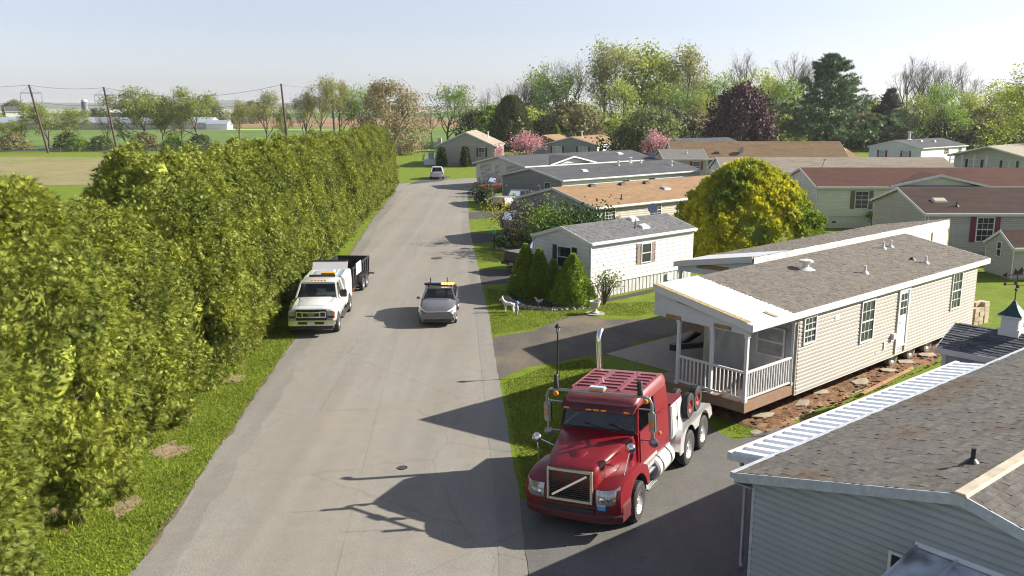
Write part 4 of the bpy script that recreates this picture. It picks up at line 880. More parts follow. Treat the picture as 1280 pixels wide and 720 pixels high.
def person(loc, rz, shirt, label, cat="person", cap=None, hair=(.05, .035, .025), group=None):
    """a seated driver: one skinned body, with hands at a wheel; origin at the hips"""
    V = [(0,0,.02), (.02,0,.22), (0,0,.42), (.02,0,.52), (.05,0,.6), (.07,0,.70),            # hips, waist, chest, neck, jaw, crown
         (0,.19,.46), (.12,.27,.22), (.36,.17,.26), (.44,.15,.28),                               # left arm
         (0,-.19,.46), (.12,-.27,.22), (.36,-.17,.26), (.44,-.15,.28),
         (.10,.10,0), (.48,.13,.06), (.58,.13,-.38), (.72,.13,-.42), (.10,-.10,0), (.48,-.13,.06), (.58,-.13,-.38), (.72,-.13,-.42)]
    E = [(0,1),(1,2),(2,3),(3,4),(4,5),(2,6),(6,7),(7,8),(8,9),(2,10),(10,11),(11,12),(12,13),(0,14),(14,15),(15,16),(16,17),(0,18),(18,19),(19,20),(20,21)]
    rad = [.15,.15,.17,.06,.085,.075,.075,.05,.036,.03,.075,.05,.036,.03,.09,.07,.05,.045,.09,.07,.05,.045]
    for s, h in ((1, 9), (-1, 13)):
        hx, hy, hz = V[h]
        for k, l in enumerate((.062, .072, .068, .052)):
            b = len(V); V += [(hx+.035, hy+(k-1.5)*.019, hz+.01), (hx+.035+l*.6, hy+(k-1.5)*.02, hz), (hx+.03+l*.75, hy+(k-1.5)*.02, hz-.035)]
            E += [(h, b), (b, b+1), (b+1, b+2)]; rad += [.0095, .009, .0075]
        b = len(V); V += [(hx+.015, hy-s*.035, hz+.015), (hx+.045, hy-s*.052, hz)]; E += [(h, b), (b, b+1)]; rad += [.011, .009]
    me = bpy.data.meshes.new("body"); me.from_pydata(V, E, []); o = link("person", me); o.location = loc; o.rotation_euler = (0, 0, rz)
    sk = o.modifiers.new("skin", 'SKIN'); sk.use_smooth_shade = True
    for i, d in enumerate(me.skin_vertices[0].data): d.radius = (rad[i], rad[i] * (1.0 if i != 2 else .75)); d.use_root = i == 0
    sb = o.modifiers.new("sub", 'SUBSURF'); sb.levels = sb.render_levels = 1
    me.materials.append(SKIN); tag(o, label, cat, group)
    s = MB(); rg = [( .17,.155,.0),( .175,.165,.2),( .17,.215,.38),(.12,.2,.49),(.06,.075,.53)]
    s.loft([[(.01 + a * .95 * math.cos(t*.5236), b * 1.02 * math.sin(t*.5236), z) for t in range(12)] for a, b, z in rg])
    for e in (1, -1): s.tube([(0, e*.17, .45), (.07, e*.25, .32), (.13, e*.275, .22)], [.09, .075, .068], 10)
    s.build("shirt", shirt, o, smooth=60)
    f = MB(); f.lathe([(0, 0), (.012, .01), (.016, .04), (0, .05)], 8, Matrix.Translation((.145, 0, .625)))
    for e in (1, -1): f.lathe([(0, -.012), (.02, 0), (.018, .03), (0, .045)], 8, Matrix.Translation((.06, e*.088, .625)))
    f.build("nose_and_ears", SKIN, o, smooth=60)
    for e in (1, -1): MB().lathe([(0, -.011), (.011, 0), (0, .011)], 8, Matrix.Translation((.138, e*.032, .665))).build("eye", mat("eye_dark", (.03, .02, .02), .2), o)
    MB().beam((.14, -.025, .605), (.14, .025, .605), .012, .009).build("mouth", mat("lips", (.35, .12, .1), .5), o)
    hm = mat("hair_dark", hair, .7) if not cap else cap
    h = MB(); h.lathe([(.098, .0), (.104, .04), (.088, .09), (.05, .118), (0, .125)], 16, Matrix.Translation((.052, 0, .68)) @ Matrix.Rotation(R(-10 if not cap else 0), 4, 'Y'))
    if cap: h.lathe([(.1, 0), (.13, -.004), (0, .006)], 16, Matrix.Translation((.10, 0, .688)))
    h.build("cap" if cap else "hair", hm, o, smooth=60)
    return o

def semi():
    P = Vector((2.02, 20.21, 0)); yaw = math.atan2(-.8814, -.4717); RO = R(4.0)
    rt = thing("semi_truck", "red semi tractor with chrome grille and short sleeper turning out of the driveway", "truck", P, yaw)
    def bd(mb, name, m, par=None, **k):
        o = mb.build(name, m, par or rt, **k)
        if par is None: o.rotation_euler = (RO, 0, 0)
        return o
    # hood: rounded shell from grille to cowl
    st = [(1.24, .60, .70, 1.50), (1.20, .63, .68, 1.585), (1.08, .655, .66, 1.645), (.7, .77, .66, 1.74), (.2, .87, .66, 1.835), (-.25, .96, .66, 1.915), (-.55, 1.0, .66, 1.965)]
    rings = []
    for x, hw, zb, zt in st:
        sh = .13 + .06 * (1.24 - x) / 1.8
        half = [(hw*1.0, zb), (hw*1.0, zt-.42), (hw*.99, zt-.2), (hw*.965, zt-.07), (hw*.88, zt-.015), (hw*.6, zt+.01), (hw*.3, zt+.02)]
        rings.append([(x, y, z) for y, z in half] + [(x, 0, zt+.025)] + [(x, -y, z) for y, z in reversed(half)])
    hood = bd(MB().loft(rings), "hood", PAINT_RED, smooth=38)
    b = MB(); b.hexa([(.96,-.16,1.67),(.96,.16,1.67),(.62,.24,1.77),(.62,-.24,1.77),(.9,-.13,1.72),(.9,.13,1.72),(.62,.2,1.815),(.62,-.2,1.815)]); b.build("hood_scoop", PAINT_RED, hood, bevel=.02, smooth=40)
    for s in (1, -1):
        v = MB(); Y = lambda x: s * (.66 + (1.1-x) * .17 + .02)
        v.hexa([(.5,Y(.5),1.18),(.34,Y(.34),1.18),(.34,Y(.34)+s*.02,1.18),(.5,Y(.5)+s*.02,1.18),(.06,Y(.06),1.62),(-.06,Y(-.06),1.62),(-.06,Y(-.06)+s*.015,1.62),(.06,Y(.06)+s*.015,1.62)]); v.build("hood_vent", BLACK, hood)
        for k in range(4): z = 1.26 + k*.09; x = .44 - k*.1; MB().beam((x+.03, Y(x)+s*.025, z), (x-.1, Y(x)+s*.02, z+.02), .012, .02).build("vent_slat", TRIM, hood)
        # fenders with a wheel arch
        out = [(1.28, .62), (1.30, .95), (1.22, 1.14), (1.0, 1.25), (.6, 1.33), (.1, 1.345), (-.35, 1.29), (-.62, 1.15), (-.74, .9), (-.76, .62), (-.63, .62)]
        arch = [(.61 * math.cos(a), .5 + .61 * math.sin(a)) for a in [R(180 - 11.2 - k * 15.76) for k in range(11)]]
        poly = out + [(x, z) for x, z in arch]
        M = Matrix(((1,0,0,0),(0,0,s,s*.62),(0,1,0,0),(0,0,0,1)))
        fb = MB(); n = len(poly)
        rg = []
        for d, sc, sx in ((0, 1, 0), (.38, 1, -.02), (.53, .985, -.07), (.60, .955, -.13)):
            rr = []
            for i, (x, z) in enumerate(poly):
                if i < len(out): xx = x * (1 if x < .8 else 1 + sx * .6) if x > 0 else x; zz = .62 + (z - .62) * (sc if z > .7 else 1)
                else: xx, zz = x, z
                rr.append(M @ Vector((xx, zz, d)))
            rg.append(rr)
        fb.loft(rg); fo = bd(fb, "fender", PAINT_RED, smooth=40)
        ln = MB(); ln.loft([[M @ Vector((.60*math.cos(R(180-k*18)), .5+.6*math.sin(R(180-k*18)), d)) for k in range(11)] for d in (.02, .56)], caps=False, closed=False); ln.build("arch_liner", BLACK, fo)
        # headlight wraps the corner
        h = MB(); a = [(1.315, .66), (1.325, .80), (1.30, .98), (1.24, 1.10), (1.12, 1.18)]
        rr = []
        for x, y in a: t = min(1, (1.34-x)/.24); rr.append([(x, s*y, .80 + .06*t), (x+.012, s*(y+.012), .86), (x+.006, s*(y+.008), 1.0+.03*t), (x-.05, s*y, 1.14 + .10*t)])
        h.loft([[q for q in r_] for r_ in rr], closed=False); ho = bd(h, "headlight", LAMP_G, smooth=50)
        for y, z, r_, mm in ((.80, .93, .075, CHROME), (.95, .95, .06, CHROME), (1.085, .93, .05, AMBER)):
            x = 1.325 - max(0, y-.85)**1.5 * .6
            MB().lathe([(0, .02), (r_*.6, .022), (r_, .0), (r_*1.05, -.01)], 14, Matrix.Translation((x, s*y, z)) @ Matrix.Rotation(R(90), 4, 'Y') @ Matrix.Rotation(s*R(-25 if y > 1 else -8), 4, 'X')).build("lamp", mm, ho, smooth=40)
    # bumper: wraps round the nose
    prof = [(1.14, 1.24), (1.25, 1.1), (1.35, .75), (1.385, .3), (1.385, -.3), (1.35, -.75), (1.25, -1.1), (1.14, -1.24), (.66, -1.25), (.66, -1.14), (1.1, -1.1), (1.1, 1.1), (.66, 1.14), (.66, 1.25)]
    bb = MB(); bb.loft([[(x - .05, y*.97, .34) for x, y in prof], [(x, y, .39) for x, y in prof], [(x, y, .52) for x, y in prof], [(x-.03, y, .56) for x, y in prof], [(x-.03, y, .72) for x, y in prof], [(x-.08, y*.985, .78) for x, y in prof]])
    bo = bd(bb, "bumper", MAROON, smooth=30)
    MB().box((1.3, -.62, .575), (1.375, .62, .68)).build("bumper_intake", BLACK, bo)
    MB().box((1.29, .70, .70), (1.36, .90, .80)).build("bumper_tag", mat("tag_blue", (.08, .32, .62), .4), bo)
    MB().box((1.295, .70, .80), (1.361, .90, .82)).build("tag_edge", WHITE, bo)
    # grille: bright frame, dark slats and the diagonal bar
    gx = lambda z: 1.34 - .09 * (z - .8) / .75; g = MB()
    def gq(y0, y1, z0, z1, d0, d1): return [(gx(z0)+d0,y0,z0),(gx(z0)+d0,y1,z0),(gx(z0)+d1,y1,z0),(gx(z0)+d1,y0,z0),(gx(z1)+d0,y0,z1),(gx(z1)+d0,y1,z1),(gx(z1)+d1,y1,z1),(gx(z1)+d1,y0,z1)]
    for q in ((-.58, -.52, .80, 1.55), (.52, .58, .80, 1.55), (-.52, .52, .80, .86), (-.52, .52, 1.49, 1.55)): g.hexa(gq(*q, -.12, .03))
    go = bd(g, "grille_frame", mat("aged_chrome", (.45, .43, .36), .3, .7, var=.15), bevel=.01, smooth=40)
    MB().hexa(gq(-.52, .52, .86, 1.49, -.1, -.08)).build("grille_back", BLACK, go)
    for k in range(13): z = .885 + k * .047; MB().hexa(gq(-.52, .52, z, z + .018, -.06, -.02)).build("grille_slat", mat("slat_dark", (.03, .03, .033), .4, .3), go)
    MB().beam((gx(.92)+.01, -.44, .92), (gx(1.44)+.01, .44, 1.44), .05, .045, up=(1, 0, 0)).build("grille_bar", CHROME, go)
    # cab shell
    cab = MB(); hw = 1.05
    for s in (1, -1):      # lower sides
        cab.hexa([(-.50, s*.95, .95), (-2.78, s*1.0, .95), (-2.78, s*hw, .95), (-.50, s*1.03, .95), (-.50, s*.95, 1.93), (-2.78, s*1.0, 1.93), (-2.78, s*(hw+.01), 1.93), (-.50, s*1.04, 1.93)])
        cab.hexa([(-1.78, s*.98, 1.93), (-2.78, s*.98, 1.93), (-2.78, s*(hw+.01), 1.93), (-1.78, s*(hw+.01), 1.93), (-1.78, s*.93, 2.56), (-2.78, s*.95, 2.56), (-2.78, s*1.01, 2.56), (-1.78, s*1.005, 2.56)])   # sleeper side
        cab.hexa([(-.50, s*.96, 1.93), (-.60, s*.96, 1.93), (-.60, s*1.04, 1.93), (-.50, s*1.04, 1.93), (-.70, s*.9, 2.54), (-.80, s*.9, 2.54), (-.80, s*.985, 2.54), (-.70, s*.985, 2.54)])   # A pillar
        cab.hexa([(-.62, s*.93, 2.5), (-1.8, s*.93, 2.5), (-1.8, s*1.0, 2.5), (-.68, s*.985, 2.5), (-.64, s*.9, 2.58), (-1.8, s*.9, 2.58), (-1.8, s*.995, 2.58), (-.70, s*.975, 2.58)])
    cab.box((-2.78, -1.0, .95), (-2.70, 1.0, 2.6)); cab.box((-2.72, -1.0, .95), (-.5, 1.0, 1.02)); cab.box((-.5, -.98, .95), (-.46, .98, 1.95))
    bd(cab, "cab", PAINT_RED, bevel=.02, smooth=40)
    # roof fairing
    rst = [(-.62, .90, 2.53, 2.56), (-.70, .95, 2.53, 2.66), (-.90, .97, 2.53, 2.74), (-1.15, .985, 2.53, 2.79), (-1.8, 1.0, 2.53, 2.83), (-2.5, 1.01, 2.53, 2.86), (-2.72, 1.005, 2.53, 2.85), (-2.79, .99, 2.55, 2.78)]
    rings = []
    for x, h_, zb, zt in rst:
        half = [(h_, zb), (h_, zb + (zt-zb)*.4), (h_*.985, zb + (zt-zb)*.75), (h_*.94, zt-.01), (h_*.8, zt), (h_*.4, zt+.005)]
        rings.append([(x, y, z) for y, z in half] + [(x, -y, z) for y, z in reversed(half)])
    ro = bd(MB().loft(rings), "roof", mat("truck_roof_glare_faded_red", (.23, .05, .055), .4, var=.15, vs=2, coat=.35), smooth=40)  # paler than the cab red: sun glare and fading both put into the colour
    RR = MATS["truck_roof_glare_faded_red"]; zr_ = lambda x: 2.80 + (-x - 1.15) * .042
    for y in (-.36, .36): MB().beam((-1.1, y, zr_(-1.1)+.005), (-2.66, y, zr_(-2.66)+.0), .07, .035).build("roof_rib", RR, ro, bevel=.01)
    for y in (-.93, .93): MB().beam((-1.1, y, zr_(-1.1)-.0), (-2.66, y, zr_(-2.66)-.0), .05, .035).build("roof_rib", RR, ro, bevel=.01)
    for k in range(6):
        x = -1.3 - k * .235
        for y0, y1 in ((-.87, -.45), (-.27, .27), (.45, .87)): MB().box((x-.045, y0, zr_(x)-.02), (x+.045, y1, zr_(x)+.028)).build("roof_rib", RR, ro, bevel=.01)
    v = MB(); v.hexa([(-.44,-.97,2.40),(-.44,.97,2.40),(-.66,1.0,2.52),(-.66,-1.0,2.52),(-.46,-.97,2.46),(-.46,.97,2.46),(-.72,1.0,2.62),(-.72,-1.0,2.62)]); vo = bd(v, "sun_visor", MAROON, bevel=.012)
    for y in (-.8, -.2, 0, .2, .8): MB().box((-.45, y-.07, 2.435), (-.425, y+.07, 2.47)).build("marker_light", AMBER, vo)
    # glass, doors
    def pane(pts, name="windscreen", m=WSCREEN): bd(MB().add(pts, [(0, 1, 2, 3)]), name, m, fix=False)
    pane([(-.485, -.96, 1.96), (-.485, .96, 1.96), (-.69, .90, 2.5), (-.69, -.90, 2.5)])
    gk = MB(); gk.beam((-.47, -1.0, 1.965), (-.47, 1.0, 1.965), .05, .05); gk.beam((-.66,-.93,2.49),(-.66,.93,2.49),.05,.05)
    for s in (1, -1): gk.beam((-.475, s*.985, 1.96), (-.675, s*.925, 2.5), .05, .04)
    bd(gk, "windscreen_seal", BLACK)
    wp_ = MB(); wp_.beam((-.44, .15, 1.99), (-.455, -.35, 2.1), .02, .015); wp_.beam((-.44, .75, 1.99), (-.47, .3, 2.13), .02, .015); bd(wp_, "wiper", BLACK)
    for s in (1, -1):
        pane([(-.63, s*1.035, 1.95), (-1.74, s*1.045, 1.95), (-1.74, s*.995, 2.5), (-.82, s*.985, 2.5)], "side_window", SGLASS)
        d = MB(); d.hexa([(-.6,s*1.03,1.0),(-1.74,s*1.045,1.0),(-1.74,s*1.07,1.0),(-.6,s*1.06,1.0),(-.6,s*1.03,1.93),(-1.74,s*1.045,1.93),(-1.74,s*1.075,1.93),(-.6,s*1.065,1.93)])
        do = bd(d, "door", PAINT_RED, bevel=.012, smooth=40)
        MB().box((-1.66, s*1.07, 1.62), (-1.48, s*1.095, 1.67)).build("handle", CHROME, do)
        MB().box((-.62, s*1.06, 1.02), (-1.72, s*1.085, 1.10)).build("rocker_trim", POLISH, do)
        bd(MB().beam((-1.76, s*1.05, 1.94), (-1.76, s*1.0, 2.5), .05, .05), "window_pillar", BLACK)
        bd(MB().box((-1.0, s*1.02, .84), (-2.78, s*1.08, .95)), "sill_fairing", POLISH)
        bd(MB().box((-2.0, s*1.06, 2.0), (-2.45, s*1.075, 2.04)), "sleeper_seam", MAROON)
        bd(MB().lathe([(0,.03),(.04,.03),(.06,0)], 12, Matrix.Translation((-2.05, s*1.06, 1.45)) @ Matrix.Rotation(R(-90*s), 4, 'X')), "side_marker", AMBER)
    # cabin inside
    bd(MB().box((-.5, -.93, 1.55), (-.95, .93, 1.9)), "dashboard", TRIM, bevel=.05)
    for y in (-.5, .5):
        s_ = MB(); s_.box((-1.2, y-.25, 1.3), (-1.7, y+.25, 1.5)); s_.hexa([(-1.62,y-.25,1.5),(-1.62,y+.25,1.5),(-1.76,y+.25,1.5),(-1.76,y-.25,1.5),(-1.74,y-.23,2.2),(-1.74,y+.23,2.2),(-1.84,y+.23,2.2),(-1.84,y-.23,2.2)]); bd(s_, "seat", SEATM, bevel=.04)
    bd(MB().lathe([(.2, -.012), (.225, 0), (.2, .012), (.18, 0), (.2, -.012)], 24, Matrix.Translation((-1.0, .5, 1.86)) @ Matrix.Rotation(R(-35), 4, 'Y')), "steering_wheel", BLACK, smooth=60)
    bd(MB().box((-2.69, -.97, 1.1), (-2.66, .97, 2.5)), "sleeper_curtain", TRIM)
    # mirror rack: a steel bar across the cab front that bends down to the door mirrors
    mp = MB(); mp.tube([(-.58, -1.40, 1.75), (-.58, -1.40, 2.7), (-.58, -1.34, 2.83), (-.58, -1.22, 2.86), (-.58, 1.22, 2.86), (-.58, 1.34, 2.83), (-.58, 1.40, 2.7), (-.58, 1.40, 1.75)], .04, 10)
    mp.box((-.62, -1.3, 2.84), (-.54, 1.3, 2.885))
    for s in (1, -1): mp.tube([(-.58, s*1.40, 1.78), (-.7, s*1.05, 1.72)], .02, 6); mp.tube([(-.58, s*1.38, 2.55), (-.72, s*1.0, 2.5)], .02, 6)
    MIRM = mat("mirror_grey_metal", (.33, .33, .33), .3, .6, var=.15); mo = bd(mp, "mirror_rack", MIRM, smooth=40)
    b = MB(); b.box((-.56, -.22, 2.9), (-.74, .16, 2.93)); b.build("beacon_base", AMBER, mo); MB().box((-.55, -.25, 2.93), (-.75, .2, 3.0)).build("beacon", mat("beacon_grey", (.5, .52, .55), .3), mo, bevel=.03, smooth=40)
    for s in (1, -1):
        MB().lathe([(.07, 0), (.07, .12), (.06, .14), (.06, .32), (.045, .35), (0, .35)], 14, Matrix.Translation((-.58, s*1.12, 2.9))).build("antenna_mount", BLACK, mo, smooth=40)
        MB().tube([(-.58, s*1.05, 2.9), (-.66, s*1.03, 3.75)], .008, 5).build("whip_antenna", BLACK, mo)
        MB().box((-.62, s*1.32, 2.0), (-.50, s*1.49, 2.5)).build("door_mirror", MIRM, mo, bevel=.03, smooth=40)
        MB().box((-.66, s*1.325, 2.01), (-.62, s*1.485, 2.49)).build("mirror_glass", PANE, mo)
        MB().box((-.5, s*1.37, 2.16), (-.485, s*1.45, 2.3)).build("marker_light", AMBER, mo)
        MB().lathe([(0, .07), (.08, .05), (.125, 0), (.12, -.02), (0, -.02)], 18, Matrix.Translation((-.58, s*1.41, 1.72)) @ Matrix.Rotation(R(90), 4, 'Y')).build("round_mirror", mat("mirror_back_grey", (.3, .31, .32), .3, .5), mo, smooth=50)
        MB().lathe([(0,.03),(.06,.02),(.08,-.03),(0,-.05)], 12, Matrix.Translation((-.66, s*1.2, 2.72)) @ Matrix.Rotation(R(90), 4, 'Y')).build("marker_light", AMBER, mo)
        # hood mirrors on tripods
        hm = MB(); hp = Vector((.46, s*1.22, 1.93))
        for q in ((.62, s*1.1, 1.3), (.1, s*1.0, 1.34), (.3, s*.82, 1.70)): hm.tube([hp, q], .012, 6)
        ho = bd(hm, "mirror_arm", CHROME)
        MB().lathe([(0, .085), (.07, .07), (.115, .02), (.12, 0), (.11, -.015), (0, -.015)], 20, Matrix.Translation(hp) @ Matrix.Rotation(R(75), 4, 'Y')).build("hood_mirror", CHROME, ho, smooth=50)
    # exhaust stack with a turned-out tip
    ex = MB(); ex.tube([(-2.93, -.92, .9), (-2.93, -.92, 2.3)], .1, 16); ex.tube([(-2.93, -.92, 2.3), (-2.93, -.92, 3.55), (-2.95, -.92, 3.68), (-3.03, -.92, 3.78), (-3.14, -.92, 3.83)], .075, 16)
    bd(ex, "exhaust_stack", CHROME, smooth=40)
    # chassis, tank, steps
    ch = MB()
    for s in (1, -1): ch.box((.9, s*.38, .62), (-6.0, s*.46, .9))
    for x in (.8, -2.0, -3.3, -4.6, -5.9): ch.box((x, -.38, .66), (x-.12, .38, .86))
    ch.tube([(0, -1.0, .5), (0, 1.0, .5)], .07, 8); ch.tube([(-3.9, -1, .52), (-3.9, 1, .52)], .09, 8); ch.tube([(-5.26, -1, .52), (-5.26, 1, .52)], .09, 8); ch.box((-.2, -.4, .5), (.8, .4, 1.2))
    ch.build("chassis", STEEL, rt)
    ft = MB(); ft.lathe([(0, -.62), (.26, -.62), (.31, -.57), (.31, .57), (.26, .62), (0, .62)], 28, Matrix.Translation((-2.1, .93, .66)) @ Matrix.Rotation(R(90), 4, 'Y'))
    for s in (1,): 
        t = bd(ft, "fuel_tank", mat("tank_white_alloy", (.68, .67, .64), .3, .25, var=.06), smooth=40)
        for x in (-1.75, -2.4): MB().lathe([(.325, -.03), (.325, .03)], 28, Matrix.Translation((x, .93, .66)) @ Matrix.Rotation(R(90), 4, 'Y')).build("tank_strap", BLACK, t)
    bd(MB().lathe([(0, -.62), (.26, -.62), (.31, -.57), (.31, .57), (.26, .62), (0, .62)], 24, Matrix.Translation((-2.1, -.93, .66)) @ Matrix.Rotation(R(90), 4, 'Y')), "fuel_tank", MATS["tank_white_alloy"], smooth=40)
    for s in (1, -1):
        bd(MB().box((-.82, s*.7, .42), (-1.42, s*1.0, .86)), "battery_box", BLACK, bevel=.02)
        for z, y in ((.36, 1.12), (.74, 1.08)):
            e = MB(); e.box((-.80, s*(y-.16), z), (-1.5, s*(y+.06), z + .03))
            for k in range(5): e.box((-.82, s*(y-.14+k*.045), z+.03), (-1.48, s*(y-.12+k*.045), z+.042))
            bd(e, "step", ALU)
    # tool box of checker plate with a red top
    tb = MB(); tb.box((-2.92, -1.08, .98), (-3.84, 1.08, 1.93)); to = bd(tb, "tool_box", DIAMOND, bevel=.01)
    MB().box((-2.9, -1.09, 1.93), (-3.86, 1.09, 1.97)).build("tool_box_lid", PAINT_RED, to)
    for x in (-2.97, -3.41): MB().box((x, 1.08, 1.02), (x-.39, 1.1, 1.88)).build("tool_box_door", DIAMOND, to, bevel=.006)
    MB().box((-3.32, 1.095, 1.4), (-3.38, 1.125, 1.5)).build("latch", BLACK, to)
    # long bright fenders over the tandem
    for s in (1, -1):
        pr = [(-3.02, .62), (-3.14, .95), (-3.3, 1.10), (-3.55, 1.16), (-5.65, 1.16), (-5.9, 1.10), (-6.05, .95), (-6.12, .75)]
        f = MB(); f.loft([[(x, s*y, z) for x, z in pr] + [(x + (.0), s*y, z - .03) for x, z in reversed(pr)] for y in (.62, 1.27)])
        f.loft([[(x, s*y, z) for x, z in pr] + [(x, s*y, z - .09) for x, z in reversed(pr)] for y in (1.25, 1.275)]); bd(f, "rear_fender", POLISH, smooth=35)
        ap = [(-3.02, .5), (-3.03, .7), (-3.12, .95), (-3.3, 1.10), (-3.55, 1.155), (-5.65, 1.155), (-5.9, 1.10), (-6.08, .92), (-6.1, .7)] + [(-5.26 + .57*math.cos(R(q)), .5 + .57*math.sin(R(q))) for q in range(165, 29, -15)] + [(-3.9 + .57*math.cos(R(q)), .5 + .57*math.sin(R(q))) for q in range(150, -1, -15)]
        bd(MB().prism(ap, Matrix(((1,0,0,0),(0,0,s,s*1.255),(0,1,0,0),(0,0,0,1))), .02), "fender_skirt", POLISH, smooth=30)
    bd(MB().box((-3.5, -.6, .92), (-6.0, .6, .97)), "deck_plate", DIAMOND)
    bd(MB().lathe([(0, 0), (.45, 0), (.45, .1), (0, .12)], 24, Matrix.Translation((-4.6, 0, .97))), "fifth_wheel", STEEL)
    for s in (1, -1):
        wheel(rt, (0, s*1.06, .5), .5, .28, POLISH, s, hub=.58, lugs=10, yaw=R(4))
        for x in (-3.9, -5.26):
            wheel(rt, (x, s*1.10, .5), .5, .25, POLISH, s, hub=.58, lugs=10)
            MB().lathe([(.3, -.12), (.48, -.12), (.5, -.05), (.5, .05), (.48, .12), (.3, .12)], 28, Matrix.Translation((x, s*.80, .5)) @ Matrix.Rotation(R(90), 4, 'X')).build("tyre", RUBBER, rt, smooth=45)
    MW = Matrix.Translation(P) @ Matrix.Rotation(yaw, 4, 'Z') @ Matrix.Rotation(RO, 4, 'X')
    person(MW @ Vector((-1.42, .5, 1.56)), yaw, mat("shirt_plum", (.16, .02, .07), .8), "truck driver in a plum shirt and pink cap at the wheel", cap=mat("cap_pink", (.6, .28, .34), .8))
    # small spare wheels standing on the deck behind the tool box
    RIMR = mat("rim_red_paint", (.42, .05, .035), .5)
    for q, lb in (((-4.1, 1.13), "black spare wheel with red rim on the truck deck, nearest the tool box"), ((-4.4, .68), "inner black spare wheel with red rim standing behind the tool box"), ((-4.82, 1.13), "black spare wheel with red rim on the truck deck, rearmost of the three")):
        o = thing("spare_wheel", lb, "wheel", MW @ Vector((q[0], q[1], 1.2)), yaw, "spare wheels carried on the red truck")
        wheel(o, (0, 0, .37), .37, .22, RIMR, 1, hub=.5, lugs=6)
semi()

# ------------------------------------------------------------------ cars
def shell(root, st, m, name="body", bev=0, smooth=35, mid=.55):
    """lower body: rings across the car at stations (x, half width, z bottom, z shoulder, z top)"""
    rings = []
    for x, hw, zb, zs, zt in st:
        half = [(hw*.9, zb), (hw*.985, zb + (zs-zb)*.25), (hw, zb + (zs-zb)*mid), (hw*.985, zs), (hw*.93, zs + (zt-zs)*.55), (hw*.82, zt - .01), (hw*.45, zt + .012)]
        rings.append([(x, y, z) for y, z in half] + [(x, -y, z) for y, z in reversed(half)])
    return MB().loft(rings).build(name, m, root, smooth=smooth)
def cabin(root, m, xf, xwf, xwr, xr, zb, zt, wb, wt, xm=None, glassm=None, rear=None, thick=.05, open_in=True):
    """glasshouse: screen base xf to roof xwf, rear roof xwr to rear base xr; pillars, roof and panes"""
    gl = glassm or WSCREEN
    def pil(a, c, w_=.07): b.beam(a, c, w_, w_*.8)
    r = MB()
    n = 5; rings = []
    for i in range(n):
        t = i / (n - 1); x = xwf + .04 + (xwr - .04 - xwf - .04) * t; cr = .03 * math.sin(math.pi * (t*.8 + .1))
        rings.append([(x, wt+.01, zt-.06), (x, wt, zt-.02), (x, wt*.85, zt+.01+cr*.6), (x, wt*.4, zt+.02+cr), (x, -wt*.4, zt+.02+cr), (x, -wt*.85, zt+.01+cr*.6), (x, -wt, zt-.02), (x, -wt-.01, zt-.06)])
    ro = r.loft(rings).build("roof", m, root, smooth=45)
    for s in (1, -1):
        b = MB()
        pil((xf, s*wb, zb), (xwf, s*wt, zt-.03)); pil((xr, s*wb, zb), (xwr, s*wt, zt-.03), .1); b.beam((xwf, s*wt, zt-.04), (xwr, s*wt, zt-.04), .06, .05)
        for q in (xm or []):
            t = (q - xf) / (xr - xf); pil((q, s*wb, zb), (q + (0), s*wt, zt-.03), .06)
        b.build("pillar_frame", m, root)
    P = lambda pts, nm, g: MB().add(pts, [(0, 1, 2, 3)]).build(nm, g, root, fix=False)
    P([(xf, -wb+.03, zb), (xf, wb-.03, zb), (xwf, wt-.03, zt-.03), (xwf, -wt+.03, zt-.03)], "windscreen", gl)
    P([(xr, -wb+.04, zb), (xr, wb-.04, zb), (xwr, wt-.04, zt-.03), (xwr, -wt+.04, zt-.03)], "rear_window", rear or SGLASS)
    for s in (1, -1): P([(xf-.06, s*wb, zb), (xr+.06, s*wb, zb), (xwr+.04, s*wt, zt-.04), (xwf-.04, s*wt, zt-.04)], "side_window", SGLASS)
    return ro
def seats(root, xs, zs, y=.36, h=.62):
    for x in xs:
        for s in (1, -1):
            q = MB(); q.box((x, s*y-.23, zs-.2), (x-.5, s*y+.23, zs)); q.hexa([(x-.42, s*y-.23, zs), (x-.42, s*y+.23, zs), (x-.55, s*y+.23, zs), (x-.55, s*y-.23, zs), (x-.58, s*y-.2, zs+h), (x-.58, s*y+.2, zs+h), (x-.68, s*y+.2, zs+h), (x-.68, s*y-.2, zs+h)])
            q.box((x-.6, s*y-.12, zs+h+.03), (x-.68, s*y+.12, zs+h+.2)); q.build("seat", SEATM, root, bevel=.03)
def arches(root, xs, hw, r, z, m=BLACK):
    for x in xs:
        for s in (1, -1):
            a = MB(); a.loft([[(x + q*math.cos(R(k*15)), s*y, z + q*math.sin(R(k*15))) for k in range(13)] for q, y in ((r*1.0, hw-.25), (r*1.0, hw+.004), (r*1.07, hw+.008), (r*1.1, hw-.01))], closed=False, caps=False)
            a.add([(x + r*math.cos(R(k*15)), s*(hw+.001), z + r*math.sin(R(k*15))) for k in range(13)], [tuple(range(13))]); a.build("wheel_arch", m, root, fix=False)
def mirrors(root, x, y, z, m, w_=.2, h=.14):
    for s in (1, -1): MB().box((x, s*y, z), (x-.1, s*(y+w_), z+h)).build("door_mirror", m, root, bevel=.03, smooth=40)

